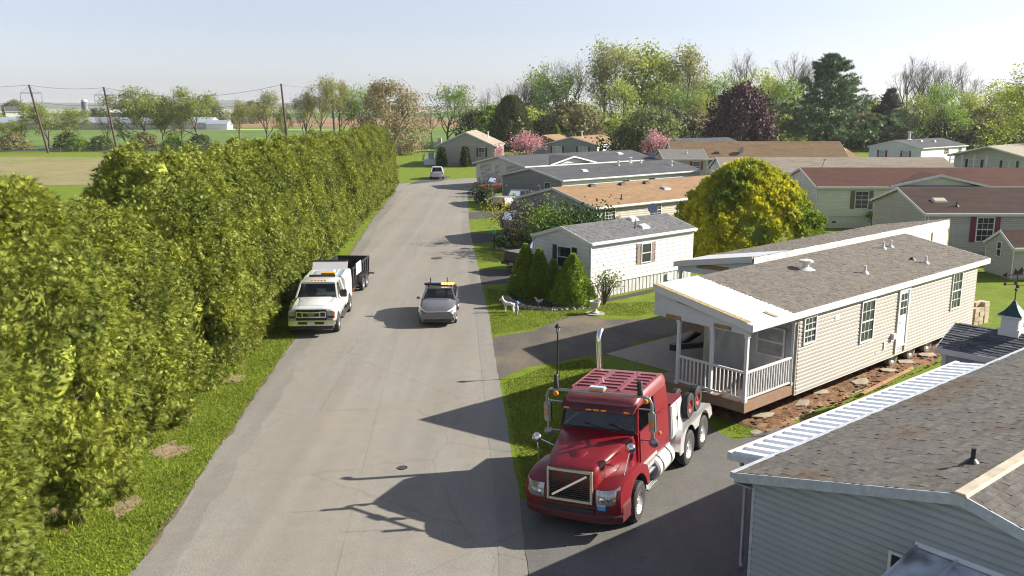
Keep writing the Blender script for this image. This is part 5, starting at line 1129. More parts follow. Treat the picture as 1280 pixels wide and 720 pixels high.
def silver_car():
    P = Vector((-3.42, 39.95, 0)); yaw = R(-90 + 1.5)
    rt = thing("car", "grey escort car with roof light bar and flag rods driving in mid road", "car", P, yaw)
    # origin between the axles at the front one's foot: x forward
    GP = mat("grey_car_paint", (.16, .162, .17), .32, .45, var=.05, coat=.8)
    st = [(1.30, .55, .34, .55, .62), (1.27, .72, .24, .60, .70), (1.12, .81, .19, .66, .80), (.8, .845, .18, .72, .90), (.3, .85, .18, .80, .97), (-.25, .85, .18, .86, 1.01), (-1.5, .85, .18, .90, 1.02), (-2.6, .84, .2, .92, 1.02), (-2.95, .80, .25, .90, 1.0), (-3.02, .7, .4, .85, .95)]
    bo = shell(rt, st, GP)
    cabin(rt, GP, -.15, -.95, -2.35, -2.85, .98, 1.36, .77, .60, [-1.35, -2.2])
    b = MB(); b.box((1.24, -.6, .66), (1.305, .6, .70)); b.build("grille", BLACK, rt); MB().box((1.27, -.55, .705), (1.31, .55, .735)).build("grille_strip", CHROME, rt)
    MB().box((1.24, -.62, .27), (1.325, .62, .37)).build("lower_intake", BLACK, rt); MB().box((1.3, -.18, .40), (1.335, .18, .52)).build("plate_holder", mat("plate_grey", (.2, .2, .2), .5), rt)
    for s in (1, -1):
        h = MB(); h.loft([[(1.28, s*.44, .62), (1.26, s*.44, .73)], [(1.24, s*.62, .61), (1.16, s*.62, .80)], [(1.14, s*.76, .63), (.98, s*.74, .87)], [(1.0, s*.835, .68), (.82, s*.80, .90)]], closed=False, caps=False)
        h.loft([[(1.30, s*.44, .62), (1.275, s*.44, .735)], [(1.262, s*.62, .61), (1.175, s*.62, .815)], [(1.16, s*.775, .63), (.99, s*.76, .885)], [(1.0, s*.855, .68), (.82, s*.83, .91)]], closed=False, caps=False)
        h.build("headlight", mat("headlight_pale", (.75, .75, .68), .12, var=.1, coat=1), rt, fix=False, smooth=40)
        MB().box((1.16, s*.70, .30), (1.26, s*.76, .42)).build("fog_light", BLACK, rt)
    arches(rt, (.35, -2.27), .855, .34, .31); mirrors(rt, -.25, .87, .98, GP, .17, .12)
    for x in (.35, -2.27):
        for s in (1, -1): wheel(rt, (x, s*.77, .31), .31, .19, mat("steel_wheel", (.4, .4, .41), .35, .6), s, hub=.62, lugs=5)
    ln = MB()
    for y in (-.28, .28): ln.beam((1.05, y, .86), (-.1, y*1.35, 1.018), .012, .012)
    ln.build("bonnet_crease", GP, rt); MB().box((-.12, -.72, .98), (-.16, .72, 1.0)).build("wiper_cowl", BLACK, rt)
    MB().box((-.2, -.72, .86), (-.55, .72, .98)).build("dashboard", TRIM, rt, bevel=.04); seats(rt, (-.95, -1.85), .5, .36, .55); MB().box((1.0,-.7,.3),(-2.9,.7,.36)).build("cabin_floor", TRIM, rt)
    MB().lathe([(.17, -.01), (.185, 0), (.17, .01), (.155, 0), (.17, -.01)], 20, Matrix.Translation((-.72, .36, .93)) @ Matrix.Rotation(R(-60), 4, 'Y')).build("steering_wheel", BLACK, rt, smooth=60)
    hv = mat("hi_vis_yellow", (.45, .55, .06), .8)
    for y in (-.42,): MB().hexa([(-1.35,y-.2,.6),(-1.35,y+.2,.6),(-1.5,y+.2,.6),(-1.5,y-.2,.6),(-1.48,y-.19,1.2),(-1.48,y+.19,1.2),(-1.53,y+.19,1.2),(-1.53,y-.19,1.2)]).build("vest_on_seat", hv, rt, bevel=.03)
    lb = MB(); lb.box((-1.25, -.72, 1.43), (-1.5, .72, 1.46)); lb.box((-1.27, -.74, 1.46), (-1.48, .05, 1.52))
    for y in (-.55, .55): lb.box((-1.3, y-.04, 1.36), (-1.45, y+.04, 1.44))
    lo = lb.build("light_bar", BLACK, rt, bevel=.01)
    MB().box((-1.26, .06, 1.46), (-1.49, .70, 1.53)).build("light_bar_lens", mat("lit_amber_lens", (.8, .2, .02), .3, emis=(1.0, .27, .03), estr=1.1), lo, bevel=.015)
    for k in range(4): MB().box((-1.255, .1 + k*.15, 1.475), (-1.262, .2 + k*.15, 1.51)).build("light_bar_lamp", mat("lit_amber_core", (1, .7, .3), .3, emis=(1, .62, .2), estr=3.5), lo)
    for y in (-.46, .34): MB().beam((-1.7, y, 1.38), (-1.73, y, 1.72), .045, .045).build("flag_rod", mat("rod_brown", (.16, .07, .05), .7), rt)
    MW = Matrix.Translation(P) @ Matrix.Rotation(yaw, 4, 'Z')
    person(MW @ Vector((-1.25, .36, .52)), yaw, mat("shirt_red", (.5, .02, .03), .8), "driver in a red shirt at the wheel of the grey escort car", hair=(.2, .15, .1))
silver_car()

def pickup_front(root, m, chrome=True):
    """heavy pickup, x forward from the front axle"""
    st = [(.98, .92, .55, 1.0, 1.16), (.93, .99, .50, 1.08, 1.24), (.75, 1.0, .46, 1.14, 1.32), (.2, 1.01, .45, 1.18, 1.38), (-.55, 1.01, .45, 1.22, 1.42), (-.75, 1.01, .45, 1.24, 1.42), (-2.2, 1.01, .45, 1.24, 1.42), (-2.6, 1.01, .5, 1.24, 1.42)]
    shell(root, st, m, smooth=30, mid=.5)
    b = MB(); b.hexa([(.7,-.62,1.34),(.7,.62,1.34),(-.5,.72,1.43),(-.5,-.72,1.43),(.6,-.56,1.38),(.6,.56,1.38),(-.5,.66,1.47),(-.5,-.66,1.47)]); b.build("bonnet_bulge", m, root, bevel=.03, smooth=40)
    CH = CHROME if chrome else BLACK
    g = MB(); g.box((.96, -.66, .76), (1.03, .66, 1.22)); g.build("grille", mat("grille_dark_chrome", (.03, .03, .033), .35, .3), root, bevel=.02)
    for z in (.87, 1.07): MB().box((1.02, -.64, z), (1.06, .64, z+.05)).build("grille_bar", CH, root, bevel=.01)
    for s in (1, -1):
        MB().box((1.02, s*.36, .88), (1.058, s*.64, 1.14)).build("grille_surround", CH, root, bevel=.01); MB().box((1.05, s*.4, .92), (1.066, s*.6, 1.1)).build("grille_hole", BLACK, root)
    MB().lathe([(0, .03), (.09, .025), (.1, 0)], 16, Matrix.Translation((1.05, 0, 1.01)) @ Matrix.Rotation(R(90), 4, 'Y') @ Matrix.Scale(1.7, 4, (0, 1, 0)) @ Matrix.Scale(.8, 4, (1,0,0))).build("grille_emblem", mat("emblem_grey", (.2, .22, .26), .3, .5), root)
    bm = MB(); bm.loft([[(1.05, .98*a, z) for a in (-1, 1)] + [(.8, 1.0*a, z) for a in (1, -1)] for z in (.5, .6)]); bm.hexa([(.8,-1.02,.52),(1.12,-.98,.52),(1.12,.98,.52),(.8,1.02,.52),(.8,-1.02,.76),(1.1,-.97,.76),(1.1,.97,.76),(.8,1.02,.76)]); bm.build("bumper", CH, root, bevel=.03, smooth=40)
    MB().box((1.05, -.55, .60), (1.135, .55, .70)).build("bumper_intake", BLACK, root); MB().box((1.12, -.16, .55), (1.145, .16, .70)).build("number_plate", WHITE, root)
    MB().hexa([(.7,-.95,.36),(1.05,-.9,.36),(1.05,.9,.36),(.7,.95,.36),(.75,-.98,.52),(1.1,-.95,.52),(1.1,.95,.52),(.75,.98,.52)]).build("air_dam", BLACK, root)
    for s in (1, -1):
        MB().box((.90, s*.67, .82), (1.03, s*.985, 1.16)).build("headlight", LAMP_G, root, bevel=.03, smooth=40); MB().box((1.02, s*.7, .86), (1.036, s*.96, .95)).build("headlight_trim", BLACK, root)
        MB().box((.8, s*.985, .82), (.95, s*1.0, 1.1)).build("side_marker", AMBER, root)
def white_pickup():
    P = Vector((-8.72, 37.95, 0)); yaw = R(-90 + 3)
    WP = mat("white_truck_paint", (.54, .54, .535), .3, 0, .04, coat=.7)
    rt = thing("service_truck", "white service pickup with chrome grille and raised cap lid parked by the hedge", "pickup truck", P, yaw)
    pickup_front(rt, WP)
    cabin(rt, WP, -.6, -1.15, -2.3, -2.45, 1.40, 2.0, .92, .78, [-1.75])
    for y in (-.3, -.15, 0, .15, .3): MB().box((-1.28, y-.04, 2.03), (-1.36, y+.04, 2.07)).build("marker_light", AMBER, rt)
    MB().box((-.62, -.88, 1.2), (-1.0, .88, 1.4)).build("dashboard", TRIM, rt, bevel=.04); seats(rt, (-1.25,), 1.0, .42)
    MB().box((-.7, .1, 1.4), (-.9, .4, 1.46)).build("papers_on_dash", WHITE, rt)
    for s in (1, -1): MB().box((-.95, s*.98, 1.35), (-1.1, s*1.28, 1.68)).build("door_mirror", BLACK, rt, bevel=.03)
    bx = MB(); bx.loft([[(x, 1.0, .6), (x, 1.0, 1.4), (x, .97, 1.85), (x, .9, 1.93), (x, -.9, 1.93), (x, -.97, 1.85), (x, -1.0, 1.4), (x, -1.0, .6)] for x in (-2.62, -5.0)]); bx.build("utility_cap", WP, rt, smooth=30)
    for s in (1, -1):
        for k in range(2): MB().hexa([(-2.72-k*1.15, s*1.0, 1.3), (-3.75-k*1.15, s*1.0, 1.3), (-3.75-k*1.15, s*1.02, 1.3), (-2.72-k*1.15, s*1.02, 1.3), (-2.72-k*1.15, s*.955, 1.83), (-3.75-k*1.15, s*.955, 1.83), (-3.75-k*1.15, s*.985, 1.83), (-2.72-k*1.15, s*.985, 1.83)]).build("cap_door", WP, rt, bevel=.01)
        MB().box((-4.96, s*.86, 1.0), (-5.04, s*1.0, 1.25)).build("tail_light", REDL, rt)
    # lids: one raised at the back, ladder rack, amber sign
    MB().hexa([(-4.6,-.85,1.93),(-4.6,.85,1.93),(-4.66,.85,1.93),(-4.66,-.85,1.93),(-4.95,-.85,2.3),(-4.95,.85,2.3),(-5.02,.85,2.3),(-5.02,-.85,2.3)]).build("raised_lid", WP, rt)
    MB().box((-4.94, -.87, 2.29), (-5.04, .87, 2.35)).build("lid_edge", BLACK, rt)
    MB().hexa([(-3.0,-.5,1.93),(-3.0,.35,1.93),(-4.3,.35,1.93),(-4.3,-.5,1.93),(-3.05,-.45,2.0),(-3.05,.3,2.0),(-4.3,.3,2.04),(-4.3,-.45,2.04)]).build("roof_hatch", mat("hatch_grey", (.35, .38, .42), .3), rt)
    l = MB()
    for y in (.5, .82): l.beam((-2.7, y, 1.965), (-4.5, y, 1.965), .05, .05)
    for k in range(7): l.beam((-2.85-k*.26, .5, 1.965), (-2.85-k*.26, .82, 1.965), .035, .03)
    lo = tag(l.build("ladder", mat("ladder_pale_blue", (.42, .56, .66), .5)), "short pale blue ladder lying on the white service pickup's cap", "ladder"); lo.location = P; lo.rotation_euler = (0, 0, yaw)
    MB().box((-2.55, -.1, 1.95), (-2.75, .55, 2.17)).build("amber_sign", mat("sign_amber", (.75, .38, .01), .5), rt, bevel=.015)
    for y in (.02, .3, .42): MB().box((-2.54, y, 2.03), (-2.551, y+.05, 2.11)).build("sign_mark", BLACK, rt)
    MB().box((-2.3, -.6, 2.03), (-2.42, .6, 2.11)).build("cab_spoiler", BLACK, rt)
    arches(rt, (0, -3.85), 1.012, .46, .42, BLACK)
    for x in (0, -3.85):
        for s in (1, -1): wheel(rt, (x, s*.93, .42), .42, .27, mat("steel_wheel", (.4, .4, .41), .35, .6), s, hub=.5, lugs=8)
    MB().box((-.7, .98, .42), (-3.2, 1.12, .5)).build("running_board", BLACK, rt)
white_pickup()

def trailer():
    rt = thing("utility_trailer", "black open utility trailer with a white placard parked behind the white pickup", "trailer", (-9.2, 47.4, 0), R(-90 - 3))
    BS = mat("trailer_black", (.018, .018, .02), .45, var=.3); L, hw, zb, zt = 4.0, .92, .42, 1.42
    MB().box((L/2, -hw, zb-.1), (-L/2, hw, zb)).build("deck", BS, rt)
    for s in (1, -1):
        w_ = MB(); w_.hexa([(L/2, s*hw, zb), (-L/2, s*hw, zb), (-L/2, s*(hw-.03), zb), (L/2, s*(hw-.03), zb), (L/2, s*hw, zt), (-L/2, s*hw, zt), (-L/2, s*(hw-.03), zt), (L/2, s*(hw-.03), zt)]); w_.build("side_wall", BS, rt)
        MB().box((L/2 + .02, s*(hw+.045), zt - .02), (-L/2 - .02, s*(hw-.05), zt + .06)).build("top_rail", BS, rt)
        for k in range(9): x = L/2 - .05 - k * (L-.1) / 8; MB().box((x+.03, s*hw, zb), (x-.03, s*(hw+.045), zt-.02)).build("stake", BS, rt)
        MB().box((.85, s*hw, .78), (-.9, s*(hw+.3), .84)).build("fender", BS, rt, bevel=.02); MB().hexa([(.85,s*hw,.8),(.85,s*(hw+.3),.8),(1.05,s*(hw+.3),.55),(1.05,s*hw,.55),(.85,s*hw,.86),(.85,s*(hw+.3),.86),(1.1,s*(hw+.3),.58),(1.1,s*hw,.58)]).build("fender", BS, rt)
        for x in (.42, -.42): wheel(rt, (x, s*(hw+.14), .36), .36, .22, mat("steel_wheel", (.4, .4, .41), .35, .6), s, hub=.5, lugs=5)
    MB().box((L/2, -hw, zb), (L/2+.04, hw, zt)).build("front_wall", BS, rt)
    pl = MB(); pl.hexa([(1.3, hw+.047, 1.0), (.1, hw+.047, 1.0), (.1, hw+.06, 1.0), (1.3, hw+.06, 1.0), (1.3, hw+.047, 1.62), (.1, hw+.047, 1.62), (.1, hw+.06, 1.62), (1.3, hw+.06, 1.62)]); pl.build("placard", mat("placard_white", (.6, .6, .58), .6, var=.12, vs=9), rt)
    MB().hexa([(-L/2-.02,-hw,zb),(-L/2-.02,hw,zb),(-L/2-.08,hw,zb),(-L/2-.08,-hw,zb),(-L/2-.3,-hw,zt+.02),(-L/2-.3,hw,zt+.02),(-L/2-.36,hw,zt+.02),(-L/2-.36,-hw,zt+.02)]).build("ramp_gate", BS, rt)
    t = MB(); t.beam((L/2, .6, zb-.1), (L/2+1.2, 0, zb-.08), .08, .1); t.beam((L/2, -.6, zb-.1), (L/2+1.2, 0, zb-.08), .08, .1); t.build("drawbar", BS, rt)
    MB().box((-L/2-.02, hw, .45), (-L/2-.1, hw+.3, .52)).build("rear_bar", BS, rt)
    MB().box((L/2+.02, hw-.05, .3), (L/2+.06, hw+.08, .42)).build("reflector", AMBER, rt)
trailer()

def rear_pickup(P, yaw, m, label, cover=None, lift=.0, plate=True):
    """pickup seen from behind or afar, x forward from the rear axle"""
    rt = thing("pickup_truck", label, "pickup truck", P, yaw)
    st = [(-1.25, .92, .55, .95, 1.15), (-1.2, .97, .5, 1.0, 1.2), (.9, .99, .45, 1.05, 1.2), (3.0, .98, .45, 1.0, 1.15), (4.0, .97, .45, .98, 1.12), (4.4, .92, .5, .9, 1.05), (4.5, .8, .6, .85, .95)]
    shell(rt, st, m, smooth=30); cabin(rt, m, 2.75, 2.1, 1.0, .75, 1.14, 1.78, .90, .72, [1.6])
    MB().box((-1.15, -.86, 1.205), (.7, .86, 1.25)).build("bed_cover" if cover else "bed", cover or BLACK, rt, bevel=.02)
    MB().box((-1.27, -.80, .72), (-1.235, .80, 1.14)).build("tailgate", m, rt, bevel=.015); MB().box((-1.285, -.12, .98), (-1.27, .12, 1.06)).build("tailgate_handle", BLACK, rt)
    bm = MB(); bm.box((-1.24, -.95, .48), (-1.42, .95, .66)); bm.build("bumper", mat("bumper_dark", (.06, .06, .065), .3, .5), rt, bevel=.03)
    if plate: MB().box((-1.42, -.16, .52), (-1.43, .16, .64)).build("number_plate", WHITE, rt)
    for s in (1, -1): MB().box((-1.18, s*.80, .74), (-1.275, s*.965, 1.12)).build("tail_light", REDL, rt, bevel=.02)
    MB().tube([(-1.3, 0, .40), (-1.75, 0, .40)], .05, 8).build("tow_bar", STEEL, rt)
    arches(rt, (0, 3.4), .985, .42, .38)
    for x in (0, 3.4):
        for s in (1, -1): wheel(rt, (x, s*.88, .38), .38, .25, mat("steel_wheel", (.4, .4, .41), .35, .6), s, hub=.55, lugs=6)
    mirrors(rt, 2.5, .92, 1.12, m); return rt
def suv(P, yaw, m, label, name="suv"):
    """estate or off-roader, x forward from the rear axle"""
    rt = thing(name, label, "suv", P, yaw)
    st = [(-.85, .72, .5, .85, 1.0), (-.8, .85, .35, .92, 1.05), (.3, .90, .28, .98, 1.08), (1.7, .90, .28, .96, 1.06), (2.6, .89, .28, .90, 1.02), (3.3, .86, .3, .84, .94), (3.5, .78, .36, .74, .84), (3.55, .6, .42, .66, .76)]
    shell(rt, st, m); cabin(rt, m, 2.1, 1.35, -.45, -.75, 1.05, 1.66, .82, .64, [.6, 1.2], rear=SGLASS)
    for s in (1, -1):
        MB().box((-.74, s*.62, .80), (-.87, s*.84, .98)).build("tail_light", REDL, rt, bevel=.02); MB().box((3.25, s*.5, .66), (3.53, s*.82, .80)).build("headlight", LAMP_G, rt, bevel=.03)
    MB().box((-.86, -.7, .40), (-.93, .7, .58)).build("bumper", m, rt, bevel=.03); MB().box((-.88, -.2, .70), (-.9, .2, .82)).build("number_plate", WHITE, rt)
    MB().box((3.5, -.45, .5), (3.57, .45, .68)).build("grille", BLACK, rt)
    arches(rt, (0, 2.68), .90, .38, .34); mirrors(rt, 1.7, .86, 1.05, m)
    for x in (0, 2.68):
        for s in (1, -1): wheel(rt, (x, s*.82, .34), .34, .22, mat("steel_wheel", (.4, .4, .41), .35, .6), s, hub=.62, lugs=5)
    seats(rt, (1.2, .3), .6, .38); return rt
BLKP = mat("black_truck_paint", (.014, .014, .016), .4, 0, .1, coat=.25)
rear_pickup((1.0, 52.7, 0), R(42), BLKP, "black pickup with a flat bed cover parked behind the clipped conifers", mat("tonneau_brown", (.14, .12, .10), .7))
suv((.2, 69.4, 0), R(41), mat("silver_suv_paint", (.30, .31, .32), .3, .5, coat=.6), "silver-grey car half hidden behind the flowering bushes")
rear_pickup((-.4, 85.6, 0), R(41), mat("white_truck_paint", (.54, .54, .535)), "white pickup on the driveway beside the slate gable", mat("white_truck_paint", (.54, .54, .535)))
rear_pickup((-3.0, 101.8, 0), R(35), mat("dark_red_truck_paint", (.10, .012, .012), .25, coat=.8), "dark red pickup parked by the porch home's stairs", BLACK)
suv((-10.3, 121.6, 0), R(94), mat("white_suv_paint", (.56, .56, .56), .3, coat=.6), "white suv seen from behind on the far driveway")
suv((26.8, 163, 0), R(60), mat("blue_grey_car_paint", (.28, .36, .42), .3, coat=.6), "pale blue-grey car half hidden below the second pink tree", "suv")
# ------------------------------------------------------------------ trees, hedges and shrubs
def leafmat(name, col, isl=.35, tr=.35, col2=None, c2s=.5): return mat(name, col, .6, var=.25, vs=.8, isl=isl, trans=tr, spec=.25, col2=col2, c2s=c2s, c2w=(.42, .6))
BARK = mat("bark_grey_brown", (.12, .095, .075), .9, var=.35, vs=6, bump=.6, bs=12); BARK_P = mat("bark_pale", (.2, .175, .15), .9, var=.3, vs=5); TWIG = mat("twig_brown", (.16, .125, .085), .9, var=.3, vs=.6); BARK_D = mat("bark_dark", (.055, .043, .036), .9, var=.3, vs=5)
def unit(a): return a / np.maximum(np.linalg.norm(a, axis=-1, keepdims=True), 1e-9)
def fronds(rg, P, D, size, k=5, spread=1.0, wid=.11, droop=.0, w0=.3, out=None, flat=.75, tri=False):
    """flat fans of pointed leaflets: (verts, tris)"""
    n = len(P); D = unit(D)
    N = unit(np.cross(D, rg.normal(size=(n, 3)))) if out is None else unit(unit(out) + rg.normal(size=(n, 3)) * flat)
    T = unit(np.cross(N, D)); N = np.cross(D, T); V = []
    s = (size * rg.uniform(.65, 1.3, n))[:, None]
    for a in np.linspace(-spread, spread, k):
        d = D * math.cos(a) + T * math.sin(a); l = s * (1 - .38 * abs(a) / max(spread, .01)); pr = np.cross(N, d)
        tip = P + d * l; tip[:, 2] -= (droop * l[:, 0])
        base = P + d * l * .08; mid = P + d * l * w0
        V.append(np.stack([base - pr * l * wid, base + pr * l * wid, tip], 1) if tri else np.stack([base, mid + pr * l * wid, tip, mid - pr * l * wid], 1))
    if tri: V = np.stack(V, 1).reshape(-1, 3); return V, np.arange(len(V)).reshape(-1, 3)
    V = np.stack(V, 1).reshape(-1, 3); F = np.arange(len(V)).reshape(-1, 4); return V, F
def leaves(rg, P, size, up=.3, out=None):
    """single leaf or leaf-clump faces turned every way"""
    n = len(P); N = unit(rg.normal(size=(n, 3)) + np.array([0, 0, up])) if out is None else unit(unit(out) * 1.1 + rg.normal(size=(n, 3)) * .6); A = unit(np.cross(N, rg.normal(size=(n, 3)))); B = np.cross(N, A); s = (size * rg.uniform(.55, 1.35, n))[:, None]
    V = np.stack([P - A*s*.5, P + B*s*.32 + A*s*.05, P + A*s*.55, P - B*s*.32 + A*s*.05], 1).reshape(-1, 3); return V, np.arange(len(V)).reshape(-1, 4)
def merge(parts):
    V = []; F = []; M = []; o = 0
    for v, f, m in parts:
        V.append(v); F.append(f + o); M.append(np.full(len(f), m)); o += len(v)
    return np.concatenate(V), np.concatenate(F), np.concatenate(M)
def tubes(segs, n=5):
    """many tapered branch segments at once: rows of p0, p1, r0, r1"""
    s = np.array(segs, float); p0, p1, r0, r1 = s[:, :3], s[:, 3:6], s[:, 6], s[:, 7]; d = unit(p1 - p0)
    h = np.where(np.abs(d[:, 2:3]) > .9, np.array([[1., 0, 0]]), np.array([[0, 0, 1.]])); x = unit(np.cross(d, h)); y = np.cross(d, x); V = []
    for p, r in ((p0, r0), (p1, r1)):
        for k in range(n):
            a = 2 * math.pi * k / n; V.append(p + (x * math.cos(a) + y * math.sin(a)) * r[:, None])
    V = np.stack(V, 1); m = len(s); F = []
    for k in range(n): F.append(np.stack([np.arange(m)*2*n + q for q in (k, (k+1) % n, n + (k+1) % n, n + k)], 1))
    return V.reshape(-1, 3), np.concatenate(F)
def skeleton(rg, h, trunk, nl, levels, ang, r0, lean=.06, ratio=.62, wob=.16, up=.25, kids_=(3, 4)):
    segs = []; tips = []
    def grow(p, d, L, r, lv):
        n = 3 if lv < levels else 2; pts = [p]
        for i in range(n):
            d = unit(d + rg.normal(size=3) * wob + np.array([0, 0, up * (.5 if lv else .2)])); q = pts[-1] + d * L / n
            ra = r * (1 - .55 * i / n); rb = r * (1 - .55 * (i + 1) / n); segs.append([*pts[-1], *q, ra, rb]); pts.append(q)
        if lv >= levels: tips.append((pts[-1], d, L)); tips.append((pts[-2], d, L)); return
        k = rg.integers(*kids_) if lv else nl
        for j in range(k):
            t = (trunk if lv == 0 else .35) + (1 - (trunk if lv == 0 else .35)) * (j + rg.uniform(.2, 1)) / k; t = min(t, .98); i = min(int(t * n), n - 1); f = t * n - i
            b = pts[i] + (pts[i+1] - pts[i]) * f; az = j * 2.4 + rg.uniform(0, 1.2); a = ang * rg.uniform(.7, 1.25)
            e = unit(np.cross(d, np.array([math.cos(az), math.sin(az), .1]))); nd = unit(d * math.cos(a) + e * math.sin(a))
            grow(b, nd, L * ratio * rg.uniform(.75, 1.2) * (1.25 - .5 * t if lv == 0 else 1), r * (1 - .5 * t) * .62, lv + 1)
        grow(pts[-1], d, L * ratio * .75, r * .45, lv + 1)
    grow(np.zeros(3), np.array([rg.normal() * lean, rg.normal() * lean, 1.]), h * .62, r0, 0); return segs, tips
def broadleaf(seed, h, lm, nl=7, levels=3, ang=.75, r0=.28, leaf=.32, per=9, rad=.7, trunk=.35, ratio=.6, bark=None, kids_=(3, 4), cut=1., wob=.16):
    rg = np.random.default_rng(seed); segs, tips = skeleton(rg, h, trunk, nl, levels, ang, r0, ratio=ratio, kids_=kids_, wob=wob)
    v, f = tubes(segs); P = []
    for p, d, L in tips:
        if rg.random() > cut: continue
        m = max(1, int(per * rg.uniform(.4, 1.5))); P.append(p + rg.normal(size=(m, 3)) * rad * np.array([1, 1, .75]))
    zs = h / max(v[:, 2].max(), .1); me = np_mesh("trunk", v * zs, f, bark or BARK); sh = None
    if P:
        P = np.concatenate(P); lv_, lf = leaves(rg, P * zs, leaf); sh = np_mesh("crown", lv_, lf, lm)
    return me, sh
def plant(name, label, cat, trunk, crown, loc, rz, sc, group, kind=None):
    t = thing(name, label, cat, loc, rz, group); t.scale = sc if isinstance(sc, tuple) else (sc, sc, sc)
    if trunk: link("trunk", trunk, t)
    if crown: link("crown", crown, t)
    return t

# --- the tall arborvitae hedge beside the road
HEDGE = leafmat("arborvitae_leaf", (.26, .29, .042), .5, .3, (.155, .19, .032), .5)
DEAD = mat("dead_foliage_brown", (.13, .085, .04), .9, var=.4, isl=.4)
def arbor(seed, h=8.6, r=3.0, nc=210, ns=78, size=.215):
    rg = np.random.default_rng(seed); P = []; D = []; O = []
    def rad(t): return r * np.where(t < .38, .70 + .3 * np.sin(t / .38 * 1.57), np.sqrt(np.maximum(0, 1 - ((t - .38) / .63) ** 1.4)))
    t = rg.uniform(.02, .985, nc * 2); keep = rg.random(nc * 2) < (rad(t) / r + .12); t = t[keep][:nc]; a = rg.uniform(0, 2*np.pi, len(t)); lump = 1 + .14*np.sin(3*a + seed) * np.cos(5*t) + rg.normal(size=len(t)) * .07
    for ti, ai, li in zip(t, a, lump):
        rr = float(rad(ti)) * li * (.90 - .16 * rg.random() ** 2); c = np.array([rr*math.cos(ai), rr*math.sin(ai), ti*h]); o = unit(np.array([math.cos(ai), math.sin(ai), .25 + 1.1*max(0, ti-.6)]))
        rc = rg.uniform(.2, .48); n = int(ns * (rc/.34)**1.6); q = unit(rg.normal(size=(n, 3)) + o * 1.15 + np.array([0, 0, .25])); e = q * np.array([1, 1, 1.35]) * rc
        P.append(c + e * rg.uniform(.55, 1.0, (n, 1))); D.append(q * .8 + np.array([0, 0, .25]) + rg.normal(size=(n, 3)) * .6); O.append(q + o * .6 + np.array([0, 0, .15]))
    P = np.concatenate(P); D = np.concatenate(D); P[:, 2] = np.maximum(P[:, 2], .15)
    v, f = fronds(rg, P, D, size, 7, .7, .06, .2, .35, np.concatenate(O), 1.2, True); parts = [(v, f, 0)]
    # inner foliage mass so the tree is not hollow
    nu, nv = 18, 14; vs = []
    for i in range(nv + 1):
        tt = .03 + .93 * i / nv
        for k in range(nu): aa = 2*math.pi*k/nu; rr = float(rad(np.array(tt))) * (.45 + rg.normal() * .05); vs.append((rr*math.cos(aa), rr*math.sin(aa), tt*h))
    fs = [q for i in range(nv) for k in range(nu) for q in ((i*nu+k, i*nu+(k+1) % nu, (i+1)*nu+(k+1) % nu), (i*nu+k, (i+1)*nu+(k+1) % nu, (i+1)*nu+k))]
    parts.append((np.array(vs), np.array(fs), 0))
    m = 60; aa = rg.uniform(0, 6.28, m); zz = rg.uniform(.1, .9, m) ** 1.5 * 2.2; pp = np.stack([np.cos(aa)*r*.86, np.sin(aa)*r*.86, zz], 1)
    v, f = fronds(rg, pp, np.stack([np.cos(aa), np.sin(aa), -.3 + 0*aa], 1), .3, 7, .9, .05, .3, tri=True); parts.append((v, f, 1))
    V, F, M = merge(parts); crown = np_mesh("crown", V, F, [HEDGE, DEAD], M)
    segs = [[0, 0, 0, 0, 0, 3, .16, .12], [0, 0, 3, .1, .05, h*.9, .12, .02]]
    for k in range(46):
        a_ = rg.uniform(0, 6.28); z = rg.uniform(.2, h*.7); rr = float(rad(np.array(z / h))) * rg.uniform(.8, .97); segs.append([0, 0, z, rr*math.cos(a_)*.6, rr*math.sin(a_)*.6, z + .4, .03, .02]); segs.append([rr*math.cos(a_)*.6, rr*math.sin(a_)*.6, z + .4, rr*math.cos(a_), rr*math.sin(a_), z + .9, .02, .006])
    v, f = tubes(segs); return np_mesh("trunk", v, f, BARK_P), crown
HV = [arbor(11 + k, nc=800, ns=68) for k in range(3)]
LH = ["hedge arborvitae at the near left corner of the photo, lower foliage reaching the frame edge", "hedge arborvitae with rounded top at the left photo edge, beside the gap", "tall hedge arborvitae just right of the skyline gap, second full crown",
      "hedge arborvitae above the larger bare soil patch", "hedge arborvitae with brown dead fronds at its foot", "hedge arborvitae nearest this side of the white service pickup", "hedge arborvitae overhanging the white service pickup's bonnet", "hedge arborvitae beside the white service pickup's cap",
      "hedge arborvitae beside the black trailer", "first hedge arborvitae beyond the black trailer"]
hd = [15.0, 20.5, 25.8, 31.0, 34.6, 38.0, 41.4, 45.4, 49.4, 53.4, 57.4, 61.4, 65.4, 69.4, 73.4, 77.4, 81.4, 85.4, 89.4, 93.4, 97.6, 101.8]
rg0 = random.Random(5)
for i, d in enumerate(hd):
    x = -11.5 - .040 * d + rg0.uniform(-.15, .15); s = (.80, .93, .80, .955, .90, .93, .91, .93, .90, .92)[i] if i < 10 else rg0.uniform(.84, .91)
    lb = LH[i] if i < 10 else ("last hedge arborvitae at the road bend" if i == len(hd)-1 else ("second","third","fourth","fifth","sixth","seventh","eighth","ninth","tenth","eleventh","twelfth")[i-10] + " hedge arborvitae beyond the black trailer, counting from it")
    t, c = HV[i % 3]; wd = rg0.uniform(.93, 1.0) * (.86 if d > 45 else 1)
    plant("arborvitae", lb, "tree", t, c, (x, d, 0), rg0.uniform(0, 6.28), (wd, wd, s), "arborvitae in the roadside hedge")

